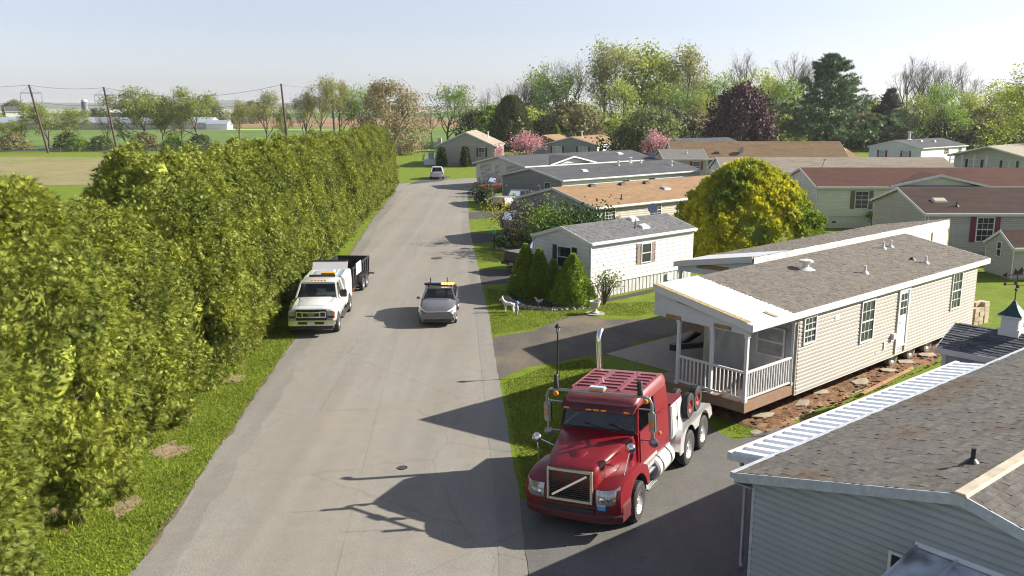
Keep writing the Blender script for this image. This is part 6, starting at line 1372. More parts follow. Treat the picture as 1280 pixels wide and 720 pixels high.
# --- golden cypress between the homes
GOLD = leafmat("golden_leaf", (.57, .54, .04), .25, .35, (.19, .26, .035), .3)
def golden():
    rg = np.random.default_rng(3); P = []; D = []; O = []; R_, H_ = 5.1, 6.6
    for k in range(800):
        a = rg.uniform(0, 6.283); t = rg.uniform(0, 1); zt = t ** .8; rr = R_ * max(0, 1 - (max(0, zt - .1) / .9) ** 1.7) ** .62 * (.9 + .1 * math.sin(4*a)) * rg.uniform(.82, 1.0); c = np.array([rr*math.cos(a), rr*math.sin(a), .2 + zt * (H_ - .7)])
        o = unit(np.array([math.cos(a) * rr / R_, math.sin(a) * rr / R_, .25 + zt])); rc = rg.uniform(.3, .55); n = int(46 * (rc/.42) ** 1.6); q = unit(rg.normal(size=(n, 3)) + o * 1.1 + np.array([0, 0, .4]))
        P.append(c + q * rc * rg.uniform(.5, 1, (n, 1))); D.append(q + np.array([0, 0, .6]) + rg.normal(size=(n, 3)) * .4); O.append(q + o * .5)
    v, f = fronds(rg, np.concatenate(P), np.concatenate(D), .24, 5, .8, .16, 0, .35, np.concatenate(O), .6); vs = []
    for i in range(11):
        zt = i / 10
        for k in range(20): a = 6.283*k/20; rr = .86 * R_ * max(0, 1 - (max(0, zt-.1)/.9)**1.7) ** .62; vs.append((rr*math.cos(a), rr*math.sin(a), .2 + zt*(H_-1.2)))
    fs = [(i*20+k, i*20+(k+1) % 20, (i+1)*20+(k+1) % 20, (i+1)*20+k) for i in range(10) for k in range(20)]
    V, F, M = merge([(v, f, 0), (np.array(vs), np.array(fs), 0)]); s, q = tubes([[0, 0, 0, 0, 0, 4, .3, .1]])
    return np_mesh("trunk", s, q, BARK), np_mesh("crown", V, F, GOLD)
t, c = golden(); plant("golden_cypress", "large rounded golden yellow evergreen standing behind the delivered home", "tree", t, c, (15.4, 57.5, 0), .6, (1.0, 1.0, .98), None)

# --- clipped dwarf conifers in the garden bed
CONE = leafmat("dwarf_spruce_leaf", (.25, .35, .045), .35, .4)
def cone(seed, h, r, n=5200, size=.12, m=None, pw=.8):
    rg = np.random.default_rng(seed); t = rg.uniform(0, 1, n) ** 1.3; a = rg.uniform(0, 6.283, n); lump = 1 + .11*np.sin(5*a + 9*t) + .10*np.sin(11*a - 17*t + seed) + .05*np.sin(23*a + 31*t)
    rr = r * (1 - t) ** pw * lump * rg.uniform(.84, 1.02, n) + .03; rr = np.where(t < .08, rr * (.82 + 2.2*t), rr); P = np.stack([rr*np.cos(a), rr*np.sin(a), .06 + t*h*.97], 1)
    D = np.stack([np.cos(a), np.sin(a), .75 + 0*a], 1) + rg.normal(size=(n, 3)) * .3; v, f = fronds(rg, P, D, size, 4, .7, .18, 0, .35, np.stack([np.cos(a), np.sin(a), .35 + 0*a], 1), .6)
    vs = [(.84*r*(1-i/10.)**pw*math.cos(6.283*k/16), .84*r*(1-i/10.)**pw*math.sin(6.283*k/16), .04 + i/10.*h*.93) for i in range(11) for k in range(16)]; fs = [(i*16+k, i*16+(k+1) % 16, (i+1)*16+(k+1) % 16, (i+1)*16+k) for i in range(10) for k in range(16)]
    V, F, M = merge([(v, f, 0), (np.array(vs), np.array(fs), 0)]); s, q = tubes([[0, 0, 0, 0, 0, h*.6, .06, .02]]); return np_mesh("trunk", s, q, BARK), np_mesh("crown", V, F, m or CONE)
for sd_, x, y, h, r, lb in ((1, .72, 45.6, 2.75, .95, "dark clipped conifer, leftmost of the row before the white home"), (2, 1.42, 45.0, 2.6, .80, "slender clipped conifer, second from the left before the white home"), (3, 2.12, 44.4, 2.1, .58, "smallest clipped conifer, standing before the white home's front window"), (4, 3.05, 43.35, 2.6, 1.16, "broadest and brightest clipped conifer at the white home's front corner")):
    t, c = cone(sd_, h, r, 5200 if sd_ != 4 else 7000); plant("dwarf_conifer", lb, "conifer", t, c, (x, y, 0), sd_, 1, "clipped conifers before the white home")
COLM = leafmat("columnar_leaf", (.05, .085, .02), .3, .2)
for x, y, h, lb in ((-11.6, 146.6, 3.2, "narrow dark columnar evergreen at the left of the far tan gable"), (-7.7, 146.4, 3.3, "narrow dark columnar evergreen midway along the far tan gable")):
    t, c = cone(9, h, .75, 900, .35, COLM, .35); plant("columnar_evergreen", lb, "conifer", t, c, (x, y, 0), 0, 1, "columnar evergreens by the far gable")
t, c = cone(10, 1.7, .8, 900, .25, CONE); plant("dwarf_conifer", "small dark conifer beside the porch home's stairs", "conifer", t, c, (.1, 102.6, 0), 0, 1, None)

# --- shrubs
def shrub(seed, r, h, n, size, m, stems=7, bark=None, flat=.8):
    rg = np.random.default_rng(seed); segs = []; P = []
    for k in range(stems):
        a = rg.uniform(0, 6.283); e = np.array([math.cos(a)*r*rg.uniform(.3, .8), math.sin(a)*r*rg.uniform(.3, .8), h*rg.uniform(.55, .9)]); segs.append([0, 0, 0, *(e*.5), .035, .025]); segs.append([*(e*.5), *e, .025, .01])
        for j in range(4): q = e + rg.normal(size=3) * r*.25; segs.append([*e*.8, *q, .012, .005]); P.append(q + rg.normal(size=(n//(stems*4)+1, 3)) * r * .24 * np.array([1, 1, flat]))
    P = np.concatenate(P); P[:, 2] = np.maximum(P[:, 2], .08); v, f = leaves(rg, P, size); s, q = tubes(segs); return np_mesh("stems", s, q, bark or BARK), np_mesh("foliage", v, f, m)
def bush(name, label, me, loc, rz=0, sc=1, cat="shrub", group=None):
    t = thing(name, label, cat, loc, rz, group); t.scale = sc if isinstance(sc, tuple) else (sc,)*3; link("stems", me[0], t); link("foliage", me[1], t); return t
LGRN = leafmat("shrub_bright_green", (.14, .22, .03), .4, .45); DGRN = leafmat("shrub_deep_green", (.04, .085, .018), .35, .3); PINKF = leafmat("dogwood_pink", (.56, .30, .33), .3, .4); LILAC = leafmat("lilac_bloom", (.32, .24, .33), .35, .3); YELF = leafmat("yellow_sprig", (.35, .33, .05), .4, .4); OLV = leafmat("olive_brown_leaf", (.21, .19, .08), .4, .35)
PLUMM = leafmat("plum_leaf", (.07, .026, .034), .4, .25)
bush("leafy_shrub", "broad bright green shrub before the tan-roofed home's grey gable", shrub(1, 2.2, 2.6, 3000, .2, LGRN, 12), (3.3, 60.4, 0))
bush("leafy_shrub", "darker green bush at the base of the tan-roofed home's gable", shrub(2, 1.8, 1.5, 1400, .2, DGRN, 8), (2.3, 58.2, 0))
bush("leafy_shrub", "dark spreading bush behind the tan-roofed home's front corner", shrub(3, 2.2, 2.5, 2000, .22, DGRN, 9), (5.2, 60.0, 0))
bush("forsythia", "loose yellow-sprigged shrub by the driveway in front of the silver-grey car", shrub(4, 1.9, 2.9, 800, .13, YELF, 14), (-.1, 65.0, 0))
bush("lilac_bush", "lilac bush with dusty purple blooms beside the yellow-sprigged shrub", shrub(5, 1.4, 2.8, 1100, .17, LILAC, 9), (1.5, 66.2, 0))
bush("twiggy_shrub", "bare twiggy shrub in the stone-edged bed near the black pickup", shrub(6, 1.3, 1.9, 420, .14, OLV, 12), (.9, 60.8, 0))
bush("garden_plant", "low green plant in the stone-edged bed near the black pickup", shrub(7, .9, .8, 500, .16, DGRN, 6), (-.35, 61.2, 0))
bush("garden_plant", "low dark plant beside the porch home's driveway", shrub(8, 1.3, 1.2, 500, .2, DGRN, 6), (-3.0, 97.5, 0))
bush("rose_bush", "thin rose bush with pale pink blooms at the white home's corner", shrub(9, .75, 1.75, 420, .12, LGRN, 9), (4.62, 43.35, 0))
bush("rose_bush", "pale pink blooms on the bush at the white home's corner, upper sprays", shrub(19, .7, 1.8, 120, .11, leafmat("rose_pale", (.6, .4, .4), .3, .3), 6), (4.66, 43.3, 0))
bush("young_tree", "small leafy sapling beside the white garden chairs", shrub(10, .55, 1.6, 260, .16, LGRN, 5), (29.3, 71.0, 0))
bush("garden_plant", "dark shrub with pale flowers at the driveway before the slate gable", shrub(12, .9, .9, 500, .17, DGRN, 6), (-3.2, 91, 0))
# dogwoods in bloom
dg = broadleaf(31, 5.6, PINKF, 8, 2, .95, .13, .34, 26, .55, .2, .7)
plant("dogwood_tree", "pink flowering dogwood in front of the slate home with paired windows", "tree", dg[0], dg[1], (1.9, 158, 0), 0, (1.1, 1.0, .95), "pink dogwoods")
plant("dogwood_tree", "smaller pink dogwood at the corner of the tall far gable", "tree", dg[0], dg[1], (-2.6, 149, 0), 2, (.55, .55, .62), "pink dogwoods")
plant("dogwood_tree", "pink dogwood beside the small pinkish-tan home", "tree", dg[0], dg[1], (24.6, 150, 0), 4, (.82, .8, 1.03), "pink dogwoods")
# plum, pine, spruce, brown twiggy giant, round bushes
def dome(seed, r, h, z0, n, size, m, bark, lump=.12, pw=2.2, shell=(.72, 1.0)):
    rg = np.random.default_rng(seed); nc = 150; P = []; O = []
    for k in range(nc):
        a = rg.uniform(0, 6.283); t = rg.uniform(0, 1); rr = r * (max(0, 1 - abs(t*1.25-.25) ** pw)) ** .5 * (1 + rg.normal()*lump) * rg.uniform(*shell)
        j = rg.normal(size=(n//nc, 3)); P.append(np.array([rr*math.cos(a), rr*math.sin(a), z0 + t*(h-z0)*.96]) + j * r * .085); O.append(np.array([math.cos(a), math.sin(a), .1 + t]) + j * .5)
    v, f = leaves(rg, np.concatenate(P), size, 0, np.concatenate(O)); segs, _ = skeleton(rg, h*.9, .25, 8, 2, .7, .3*r/5, ratio=.6); s, q = tubes(segs); return np_mesh("trunk", s, q, bark), np_mesh("crown", v, f, m)
t, c = dome(4, 9.4, 14.5, 1.2, 11000, .75, PLUMM, BARK_D); plant("plum_tree", "broad dark purple-leaved tree rising behind the long brown roof", "tree", t, c, (48.9, 190, 0), 0, (.76, .76, .95), None)
TWIGL = leafmat("bud_tan", (.25, .21, .10), .3, .3)
t, c = dome(41, 9.0, 15, .4, 15000, .42, TWIGL, TWIG, .1, 2.4, (.4, 1.0)); plant("twiggy_tree", "huge round brown twiggy tree barely in leaf beyond the hedge end", "tree", t, c, (-25.0, 185, 0), 0, 1, None)
PALEG = leafmat("pale_green_leaf", (.19, .24, .07), .3, .4)
t, c = dome(6, 6.6, 9.5, .4, 7000, .55, PALEG, BARK); plant("round_bush", "pale green rounded tree below the treeline, right of the two dark poles", "tree", t, c, (30.8, 198, 0), 0, 1, None)
DKG = leafmat("dark_evergreen_leaf", (.075, .10, .025), .35, .2)
t, c = dome(7, 6.0, 6.6, .3, 6500, .5, DKG, BARK); plant("evergreen_bush", "dark rounded evergreen behind the charcoal roofs, left of the second pink tree", "tree", t, c, (22.0, 158, 0), 0, (1.05, 1, 1), None)
t, c = cone(21, 12.3, 5.4, 5200, .8, leafmat("olive_evergreen_leaf", (.12, .145, .05), .35, .25), .5); plant("evergreen_tree", "broad olive-green evergreen behind the tall far gable", "tree", t, c, (-.2, 200, 0), 0, 1, None)
t, c = cone(22, 2.6, 1.4, 700, .4, LGRN, .8); plant("dwarf_conifer", "small bright green conifer tip above the tan roof of the slate home", "conifer", t, c, (9.5, 190, 0), 0, (1.1, 1.1, 2.2), None)
PINE = leafmat("pine_needles", (.11, .17, .08), .35, .25); SPR = leafmat("spruce_needles", (.085, .095, .07), .3, .2)
def conifer(seed, h, L0, lev, per, m, rise, droop, size, z0, prof, tuft=10, nt=9):
    rg = np.random.default_rng(seed); segs = [[0, 0, 0, 0, 0, h*.55, .32, .2], [0, 0, h*.55, .1, 0, h, .2, .03]]; P = []; D = []
    for i in range(lev):
        t = i / (lev - 1); z = z0 + (h - z0) * t * .97; L = L0 * prof(t)
        for j in range(per):
            if rg.random() < .12: continue
            a = rg.uniform(0, 6.283); l = L * rg.uniform(.6, 1.15); d = np.array([math.cos(a), math.sin(a), rise]); pts = [np.array([0, 0, z])]
            for s in range(3): d = d + np.array([0, 0, -droop if s == 0 else .12]); pts.append(pts[-1] + unit(d) * l / 3)
            for s in range(3): segs.append([*pts[s], *pts[s+1], .07*(1-s*.28)*max(.3, L/L0), .05*(1-s*.28)*max(.3, L/L0)])
            for q in range(tuft):
                u = rg.uniform(.3, 1.02) ** .8; k = min(2, int(u*3)); b = pts[k] + (pts[k+1] - pts[k]) * (u*3 - k); c = b + rg.normal(size=3) * np.array([.42, .42, .14]) * max(.5, l*.28); P.append(c + rg.normal(size=(nt, 3)) * np.array([.3, .3, .13])); D.append(np.tile(np.array([math.cos(a)*.5, math.sin(a)*.5, .5]), (nt, 1)) + rg.normal(size=(nt, 3)) * .55)
    v, f = fronds(rg, np.concatenate(P), np.concatenate(D), size, 4, .9, .13); s, q = tubes(segs); return np_mesh("trunk", s, q, BARK_D), np_mesh("crown", v, f, m)
t, c = conifer(5, 21, 16, 20, 9, PINE, .18, .12, .8, 2.5, lambda t: (1 - t) ** .8 * (.78 + .22*math.sin(t*23)) + .05); plant("pine_tree", "tall dark green pine standing above the houses, right of the purple tree", "tree", t, c, (70.6, 200, 0), 0, 1, None)
t, c = conifer(8, 13.6, 8, 24, 9, SPR, .1, .28, .5, 1, lambda t: (1 - t) ** .85 + .03, 8, 8); plant("spruce_tree", "grey-green conical spruce just right of the tall pine", "tree", t, c, (84.2, 200, 0), 0, 1, None)

# --- woods along the skyline
G1 = leafmat("spring_leaf_olive", (.28, .29, .09), .4, .5); G2 = leafmat("spring_leaf_green", (.20, .30, .05), .4, .5); G3 = leafmat("spring_leaf_yellow_green", (.31, .36, .06), .4, .5); G4 = leafmat("young_leaf_olive_brown", (.26, .30, .08), .4, .5); BUD = leafmat("bare_buds", (.2, .17, .12), .3, .3)
def variants(kind):
    if kind == 't1': return [broadleaf(50 + k, 16, G1, 9, 3, .6, .34, .33, 19, .75, .25, .6) for k in range(3)]
    if kind == 't2': return [broadleaf(60 + k, 14, G2, 10, 3, .8, .28, .36, 13, .75, .18, .6) for k in range(3)]
    if kind == 't3': return [broadleaf(70 + k, 14, G3, 10, 3, .75, .28, .36, 13, .75, .15, .6) for k in range(3)]
    if kind == 't4': return [broadleaf(80 + k, 11, G4, 7, 3, .85, .22, .28, 30, .55, .3, .62) for k in range(2)]
    return [broadleaf(90 + k, 20, BUD, 9, 4, .5, .36, .2, 1, .3, .3, .60, BARK_D, (3, 5), .6) for k in range(3)]
NM = {'t1': "leafing_tree", 't2': "green_tree", 't3': "yellow_green_tree", 't4': "field_tree", 'b': "bare_tree"}
HT = {'t1': 16, 't2': 14, 't3': 14, 't4': 11, 'b': 20}
TREES = {
 't1': [(-62.5,205,11.2,"slim leafing tree, leftmost of the loose clump across the fields"),(-58.0,210,13.6,"leafing tree left of the third utility pole across the fields"),(-54.3,214,10.4,"short leafing tree just left of the third utility pole"),(-50.4,216,13.0,"leafing tree just right of the third utility pole"),(-47.0,220,17.0,"tallest leafing tree left of the fourth utility pole"),(-43.6,226,16.1,"tall leafing tree behind the fourth utility pole"),(24.6,235,25.8,"towering leafing tree with open limbs left of the first dark roadside pole"),(46.9,240,25.7,"tall olive tree above the gap between pale bush and purple tree")],
 't2': [(-39.5,228,15.1,"green tree at the left shoulder of the brown twiggy tree"),(-16.1,225,14.7,"green tree standing right of the huge brown twiggy tree"),(12.0,240,20.0,"green tree among bare crowns above the slate home"),(53.3,235,18.1,"bright green tree behind the purple tree's left side"),(102.1,210,14.7,"green tree above the white far home"),(40.4,225,15.3,"green tree behind the pale rounded bush"),(57.5,225,12.3,"green tree peeping over the purple crown"),(70.6,225,16.2,"green tree hidden behind the tall pine"),(93.6,240,12.9,"green tree between pine and spruce tops"),(5.1,228,10.8,"low green tree right of the olive evergreen"),(20.3,216,10.7,"green tree left of the pale rounded bush")],
 'b': [(-8.2,240,15.0,"bare tree between the green tree and the olive evergreen, taller of two"),(-14.3,250,14.4,"bare tree behind the green tree beside the brown twiggy one"),(-3.2,235,16.5,"bare tree rising just left of the olive evergreen"),(2.6,245,21.0,"bare tree rising just right of the olive evergreen"),(7.2,250,20.2,"bare tree above the first pink dogwood"),(18.0,245,24.4,"tallest bare tree left of the towering leafing tree"),(64.0,255,26.7,"bare crown above the purple tree"),(75.4,255,25.4,"bare crown between purple tree and pine"),(84.5,262,24.0,"bare crown behind the pine's left edge"),(107.6,245,24.6,"bare tree right of the spruce, tallest on the right side"),(117.6,250,22.3,"bare leaning tree second right of the spruce"),(120.8,245,23.1,"bare tree above the sage home, left of two close crowns"),(129.6,252,22.6,"bare tree above the sage home, right of two close crowns"),(135.1,240,20.8,"bare tree at the right edge behind the branch"),(11.8,220,9.4,"low bare tree above the tan roof of the slate home"),(-10.5,235,8.8,"low bare tree behind the tall far gable"),(-21.5,240,10.0,"bare tree behind the brown twiggy tree"),(-103.2,228,8.4,"bare tree between the first two utility poles"),(-78.9,212,8.5,"bare tree by the railway, left of the twin field trees"),(-114.2,208,7.1,"bare tree by the leftmost utility pole"),(-93.9,218,7.5,"bare tree just right of the second utility pole")],
 't3': [(33.1,238,26.4,"towering yellow-green tree between the two dark roadside poles"),(41.3,245,23.1,"tall yellow-green tree right of the second dark roadside pole"),(65.6,240,19.1,"yellow-green tree between purple tree and pine"),(98.4,215,12.6,"yellow-green tree beside the spruce above the white far home"),(110.3,215,13.7,"yellow-green tree above the sage home's porch"),(121.1,225,16.2,"yellow-green tree above the sage home's roof"),(28.2,225,16.2,"yellow-green tree behind the pale rounded bush's left side"),(45.8,222,13.8,"yellow-green tree left of the purple tree"),(63.7,222,15.4,"yellow-green tree right of the purple tree"),(90.6,222,10.8,"low yellow-green tree behind the spruce"),(17.2,225,10.0,"low yellow-green tree above the slate home's roof")],
 't4': [(-108.2,208,10.7,"spreading yellowish field tree between the first two utility poles"),(-87.3,214,14.1,"broad field tree, left of the twin trees before the poultry barn"),(-86.6,222,10.8,"shorter field tree behind the broad twin tree"),(-75.6,216,14.1,"single-trunked field tree, right of the twin trees before the poultry barn"),(-112.5,226,9.4,"field tree behind the leftmost utility pole"),(-121.3,214,6.6,"small field tree at the left photo edge")]}
rt_ = random.Random(8)
for kind, rows in TREES.items():
    vs = variants(kind)
    for i, (x, y, h, lb) in enumerate(rows):
        t, c = vs[i % len(vs)]; s = h / HT[kind]; wx = s * rt_.uniform(.9, 1.15) * {'t2': 1.1, 't3': 1.05, 't4': 1.1, 't1': .8}.get(kind, 1.05)
        plant(NM[kind], lb, "tree", t, c, (x, y, 0), rt_.uniform(0, 6.28), (wx, wx, s), "trees along the skyline")
# lower growth that closes the wood behind the homes
SHB = [dome(100 + k, 5, 8, .2, 3000, .6, m, BARK) for k, m in enumerate((G2, G3, DKG, OLV))]
rows = [(-2, 215), (4, 218), (9, 212), (14, 206), (19, 226), (25, 214), (37, 210), (43, 214), (58, 214), (64, 212), (78, 214), (84, 220), (92, 212), (99, 222), (106, 218), (114, 214), (121, 212), (129, 220), (137, 216), (34, 226), (50, 226), (71, 222), (-8, 222)]
for i, (x, y) in enumerate(rows):
    t, c = SHB[i % 4]; s = rt_.uniform(.9, 1.35); plant("thicket_bush", ("green", "yellow-green", "dark green", "olive-brown")[i % 4] + " thicket bush " + next(n for lim, n in ((0, "behind the tall far gable"), (13, "behind the first pink dogwood"), (21, "left of the pale rounded tree"), (30, "behind the pale rounded tree"), (46, "right of the pale rounded tree, by the purple one" if y > 220 else "right of the pale rounded tree"), (54, "behind the purple tree's left side"), (61, "behind the purple tree"), (70, "left of the tall pine's trunk"), (75, "behind the tall pine's trunk"), (90, "between pine and spruce"), (105, "right of the spruce"), (125, "above the sage home"), (999, "at the right photo edge")) if x < lim), "bush", t, c, (x, y, 0), i, (s*1.1, s*1.1, s), "bushes at the wood's edge")
for i, (x, y, s, lb) in enumerate([(-101, 203, .5, "dark bush by the railway near the first utility pole"), (-92, 200, .42, "dark bush by the railway near the second utility pole"), (-97, 199, .4, "green bush by the railway between the first two utility poles"), (-84, 204, .5, "olive bush at the railway below the twin field trees"), (-77, 202, .4, "green bush at the railway right of the twin field trees"), (-70, 200, .45, "dark bush by the railway left of the loose clump"), (-45, 206, .5, "green undergrowth at the foot of the fourth utility pole"), (-53, 204, .4, "olive undergrowth at the foot of the third utility pole"), (-112, 200, .5, "olive bush by the railway at the left photo edge"), (-196, 425, 1.1, "dark tree clump beside the white barn"), (-183, 430, .9, "dark tree clump at the white barn's right end"), (-230, 400, .8, "yellow-green tree clump before the farmhouse")]):
    t, c = SHB[(2, 2, 0, 3, 0, 2, 0, 3, 3, 2, 2, 1)[i]]; plant("field_bush", lb, "bush", t, c, (x, y, 0), i, (s*1.3, s*1.3, s), "bushes along the railway")
rows = [(-260, 470), (-215, 520), (-180, 540), (-170, 500), (-150, 520)]
for i, (x, y) in enumerate(rows): t, c = SHB[3 - i % 2]; plant("far_tree", ("hazy horizon tree left of the farmhouse", "hazy horizon tree just left of the silo", "hazy horizon tree right of the white barn", "hazy horizon tree behind the white barn", "hazy horizon tree farthest right behind the poultry barn")[i], "tree", t, c, (x, y, 0), i, 1.6, "hazy trees behind the farm")
# the big green tree leaning in at the right edge
t, c = broadleaf(121, 15.5, G3, 11, 3, .95, .3, .32, 26, .75, .15, .66); plant("overhanging_tree", "fresh yellow-green tree leaning in at the right photo edge", "tree", t, c, (77.5, 134, 0), 1, (1.25, 1.25, 1.02), None)

# --- grass blades on the lawns nearest the lens, and leaf litter
def blades():
    rg = np.random.default_rng(77); polys = [([(-11.2, 15), (-8.05, 16.5), (-9.5, 39), (-11.9, 39)], 34000, .055), ([(.35, 20.9), (2.7, 23.2), (5.2, 25.6), (3.6, 30.5), (3.1, 33.6), (1.5, 32.7), (-.3, 30.5)], 26000, .05), ([(-.9, 37.4), (.9, 38.3), (3.2, 41.2), (6, 40.8), (9, 44), (4.2, 43.6), (.5, 46), (-1.4, 47.5)], 16000, .05), ([(6.6, 26.0), (7.0, 25.2), (20, 36.5), (19, 37)], 12000, .06)]
    Vs = []
    for poly, n, hh in polys:
        p = np.array(poly); lo, hi = p.min(0), p.max(0); q = rg.uniform(lo, hi, (n*3, 2)); ins = np.zeros(len(q), bool); j = len(p) - 1
        for i in range(len(p)):
            a, b = p[i], p[j]; cnd = ((a[1] > q[:, 1]) != (b[1] > q[:, 1])) & (q[:, 0] < (b[0]-a[0]) * (q[:, 1]-a[1]) / (b[1]-a[1] + 1e-12) + a[0]); ins ^= cnd; j = i
        q = q[ins]; q = q[np.min([np.hypot((q[:, 0]-cx)/1.0, (q[:, 1]-cy)/1.4) - cr for cx, cy, cr in ((-9.75, 20.6, .3), (-10.0, 24.1, .42), (-10.2, 31, .25))], axis=0) > rg.uniform(-.4, .25, len(q))][:n]; m = len(q); a = rg.uniform(0, 6.283, m); w_ = rg.uniform(.008, .02, m); h = hh * rg.uniform(.5, 1.6, m); lean = rg.normal(size=(m, 2)) * .035
        B = np.c_[q, np.zeros(m)]; o = np.c_[np.cos(a)*w_, np.sin(a)*w_, np.zeros(m)]; Vs.append(np.stack([B - o, B + o, B + np.c_[lean, h]], 1).reshape(-1, 3))
    V = np.concatenate(Vs); me = np_mesh("grass_blades", V, np.arange(len(V)).reshape(-1, 3), mat("grass_blade", (.20, .245, .03), .7, var=.35, vs=.5, isl=.4, trans=.3, spec=.2)); tag(link("grass_blades", me), kind="stuff")
blades()
# ------------------------------------------------------------------ small things in the gardens and along the street
def lamp_post(x, y):
    t = thing("lamp_post", "slim black garden lamp post behind the red truck's cab", "lamp post", (x, y, 0))
    MB().lathe([(.09, 0), (.09, .04), (.05, .1), (.032, .2), (.028, 1.62), (.05, 1.64), (.02, 1.68)], 14).build("pole", BLACK, t, smooth=40)
    h = MB()
    for k in range(4): a = k*1.571 + .4; h.beam((.045*math.cos(a), .045*math.sin(a), 1.68), (.085*math.cos(a), .085*math.sin(a), 1.88), .014, .014)
    h.lathe([(.13, 1.87), (.125, 1.9), (.05, 1.98), (.015, 2.02), (0, 2.03)], 8); h.lathe([(0, 1.66), (.06, 1.68), (.06, 1.69), (0, 1.69)], 8); h.build("lantern", BLACK, t)
    MB().lathe([(.04, 1.69), (.078, 1.87)], 8).build("lamp_glass", mat("lamp_glass_pale", (.65, .65, .62), .2), t)
lamp_post(1.68, 31.3)

# garden bed before the white home: stones, hoop fence, figures
SOILD = mat("dark_mulch", (.04, .03, .024), .95, var=.4, vs=9, bump=.8, bs=20)
bed = [(-.15, 45.0), (.0, 44.0), (.75, 42.75), (1.9, 42.25), (3.1, 42.45), (4.2, 43.0), (4.1, 44.3), (2.6, 46.1), (1.2, 47.6), (.1, 46.6)]
sheet("mulch_bed", bed, .01, SOILD, .04, 31)
sheet("mulch_bed", [(4.25, 44.1), (4.5, 43.6), (11.3, 49.7), (10.9, 50.1)], .01, SOILD, .05, 32)
edge = thing("stone_border", "curved border of pale rounded stones in front of the clipped conifers", "stone border", (0, 0, 0))
STONE = mat("pale_stone", (.38, .345, .29), .9, var=.25, vs=6, isl=.35, bump=.5, bs=14)
SM = []
for k in range(6):
    b = bmesh.new(); bmesh.ops.create_icosphere(b, subdivisions=1, radius=1); rg = random.Random(k)
    for v in b.verts: v.co *= rg.uniform(.8, 1.2)
    me = bpy.data.meshes.new("stone"); b.to_mesh(me); b.free(); me.materials.append(STONE); SM.append(me)
line = [(-.2, 44.9), (.0, 43.9), (.72, 42.62), (1.9, 42.1), (3.1, 42.3), (4.1, 42.9)]; rg = random.Random(9)
for i in range(len(line) - 1):
    a, b = Vector(line[i]), Vector(line[i+1]); n = int((b - a).length / .13); pr = Vector((b.y - a.y, a.x - b.x)).normalized()
    for k in range(n):
        for row in range(3):
            p = a + (b - a) * ((k + rg.random()*.6) / n) + pr * (row * .13 - .1 + rg.uniform(-.03, .03)); s = rg.uniform(.05, .085)
            piece("stone", SM[rg.randrange(6)], edge, (p.x, p.y, .03 + (.05 if row == 1 else 0)), (rg.uniform(0, 6), rg.uniform(0, 6), 0), (s*1.3, s, s*.75))
fen = thing("hoop_fence", "low black wire hoop fence around the clipped conifers", "fence", (0, 0, 0))
ln2 = [(-.1, 45.0), (.1, 44.1), (.85, 42.9), (1.95, 42.45), (3.05, 42.62), (3.95, 43.15)]
for i in range(len(ln2) - 1):
    a, b = Vector(ln2[i]), Vector(ln2[i+1]); n = max(2, int((b - a).length / .3))
    for k in range(n):
        p, q = a + (b - a) * (k / n), a + (b - a) * ((k + 1) / n); m_ = (p + q) / 2; h = .34
        MB().tube([(p.x, p.y, 0), (p.x, p.y, h*.7), (p.x*.7+m_.x*.3, p.y*.7+m_.y*.3, h), (q.x*.7+m_.x*.3, q.y*.7+m_.y*.3, h), (q.x, q.y, h*.7), (q.x, q.y, 0)], .009, 5).build("hoop", BLACK, fen)
    MB().beam((a.x, a.y, .2), (b.x, b.y, .2), .012, .012).build("rail_wire", BLACK, fen); MB().beam((a.x, a.y, .1), (b.x, b.y, .1), .012, .012).build("rail_wire", BLACK, fen)
    MB().lathe([(.02, 0), (.02, .3), (.04, .3), (.05, .38), (0, .42)], 8, Matrix.Translation((a.x - .1, a.y - .12, 0))).build("solar_light", BLACK, fen)

WST = mat("white_statue", (.66, .65, .62), .6, var=.15, vs=8)
def skin_body(name, V, E, rad, m, loc, rz, label, cat, sub=2):
    me = bpy.data.meshes.new(name); me.from_pydata(V, E, []); o = link(name, me); o.location = loc; o.rotation_euler = (0, 0, rz)
    sk = o.modifiers.new("skin", 'SKIN'); sk.use_smooth_shade = True
    for i, d in enumerate(me.skin_vertices[0].data): d.radius = (rad[i], rad[i]); d.use_root = i == 0
    sb = o.modifiers.new("sub", 'SUBSURF'); sb.levels = sb.render_levels = sub; me.materials.append(m); return tag(o, label, cat)
# donkey figure: deep chest, long neck and muzzle, jointed legs, upright ears
V = [(0,0,.42),(.17,0,.44),(.24,0,.47),(.33,0,.60),(.38,0,.68),(.47,0,.61),(.51,0,.57),(-.17,0,.44),(-.22,0,.42),(-.27,0,.28),
     (.20,.06,.36),(.205,.065,.19),(.20,.065,.02),(.20,-.06,.36),(.215,-.065,.19),(.22,-.065,.02),(-.19,.06,.35),(-.15,.065,.25),(-.215,.065,.15),(-.20,.065,.02),(-.19,-.06,.35),(-.16,-.065,.25),(-.22,-.065,.15),(-.22,-.065,.02),
     (.36,.04,.74),(.35,.06,.82),(.36,-.04,.74),(.35,-.06,.82)]
E = [(0,1),(1,2),(2,3),(3,4),(4,5),(5,6),(0,7),(7,8),(8,9),(1,10),(10,11),(11,12),(1,13),(13,14),(14,15),(7,16),(16,17),(17,18),(18,19),(7,20),(20,21),(21,22),(22,23),(4,24),(24,25),(4,26),(26,27)]
rad = [.10,.115,.095,.062,.062,.045,.035,.105,.06,.015,.055,.028,.025,.055,.028,.025,.06,.045,.027,.025,.06,.045,.027,.025,.02,.012,.02,.012]
skin_body("donkey_statue", V, E, rad, WST, (-.12, 41.6, 0), R(165), "small white donkey garden figure on the lawn by the road", "statue")
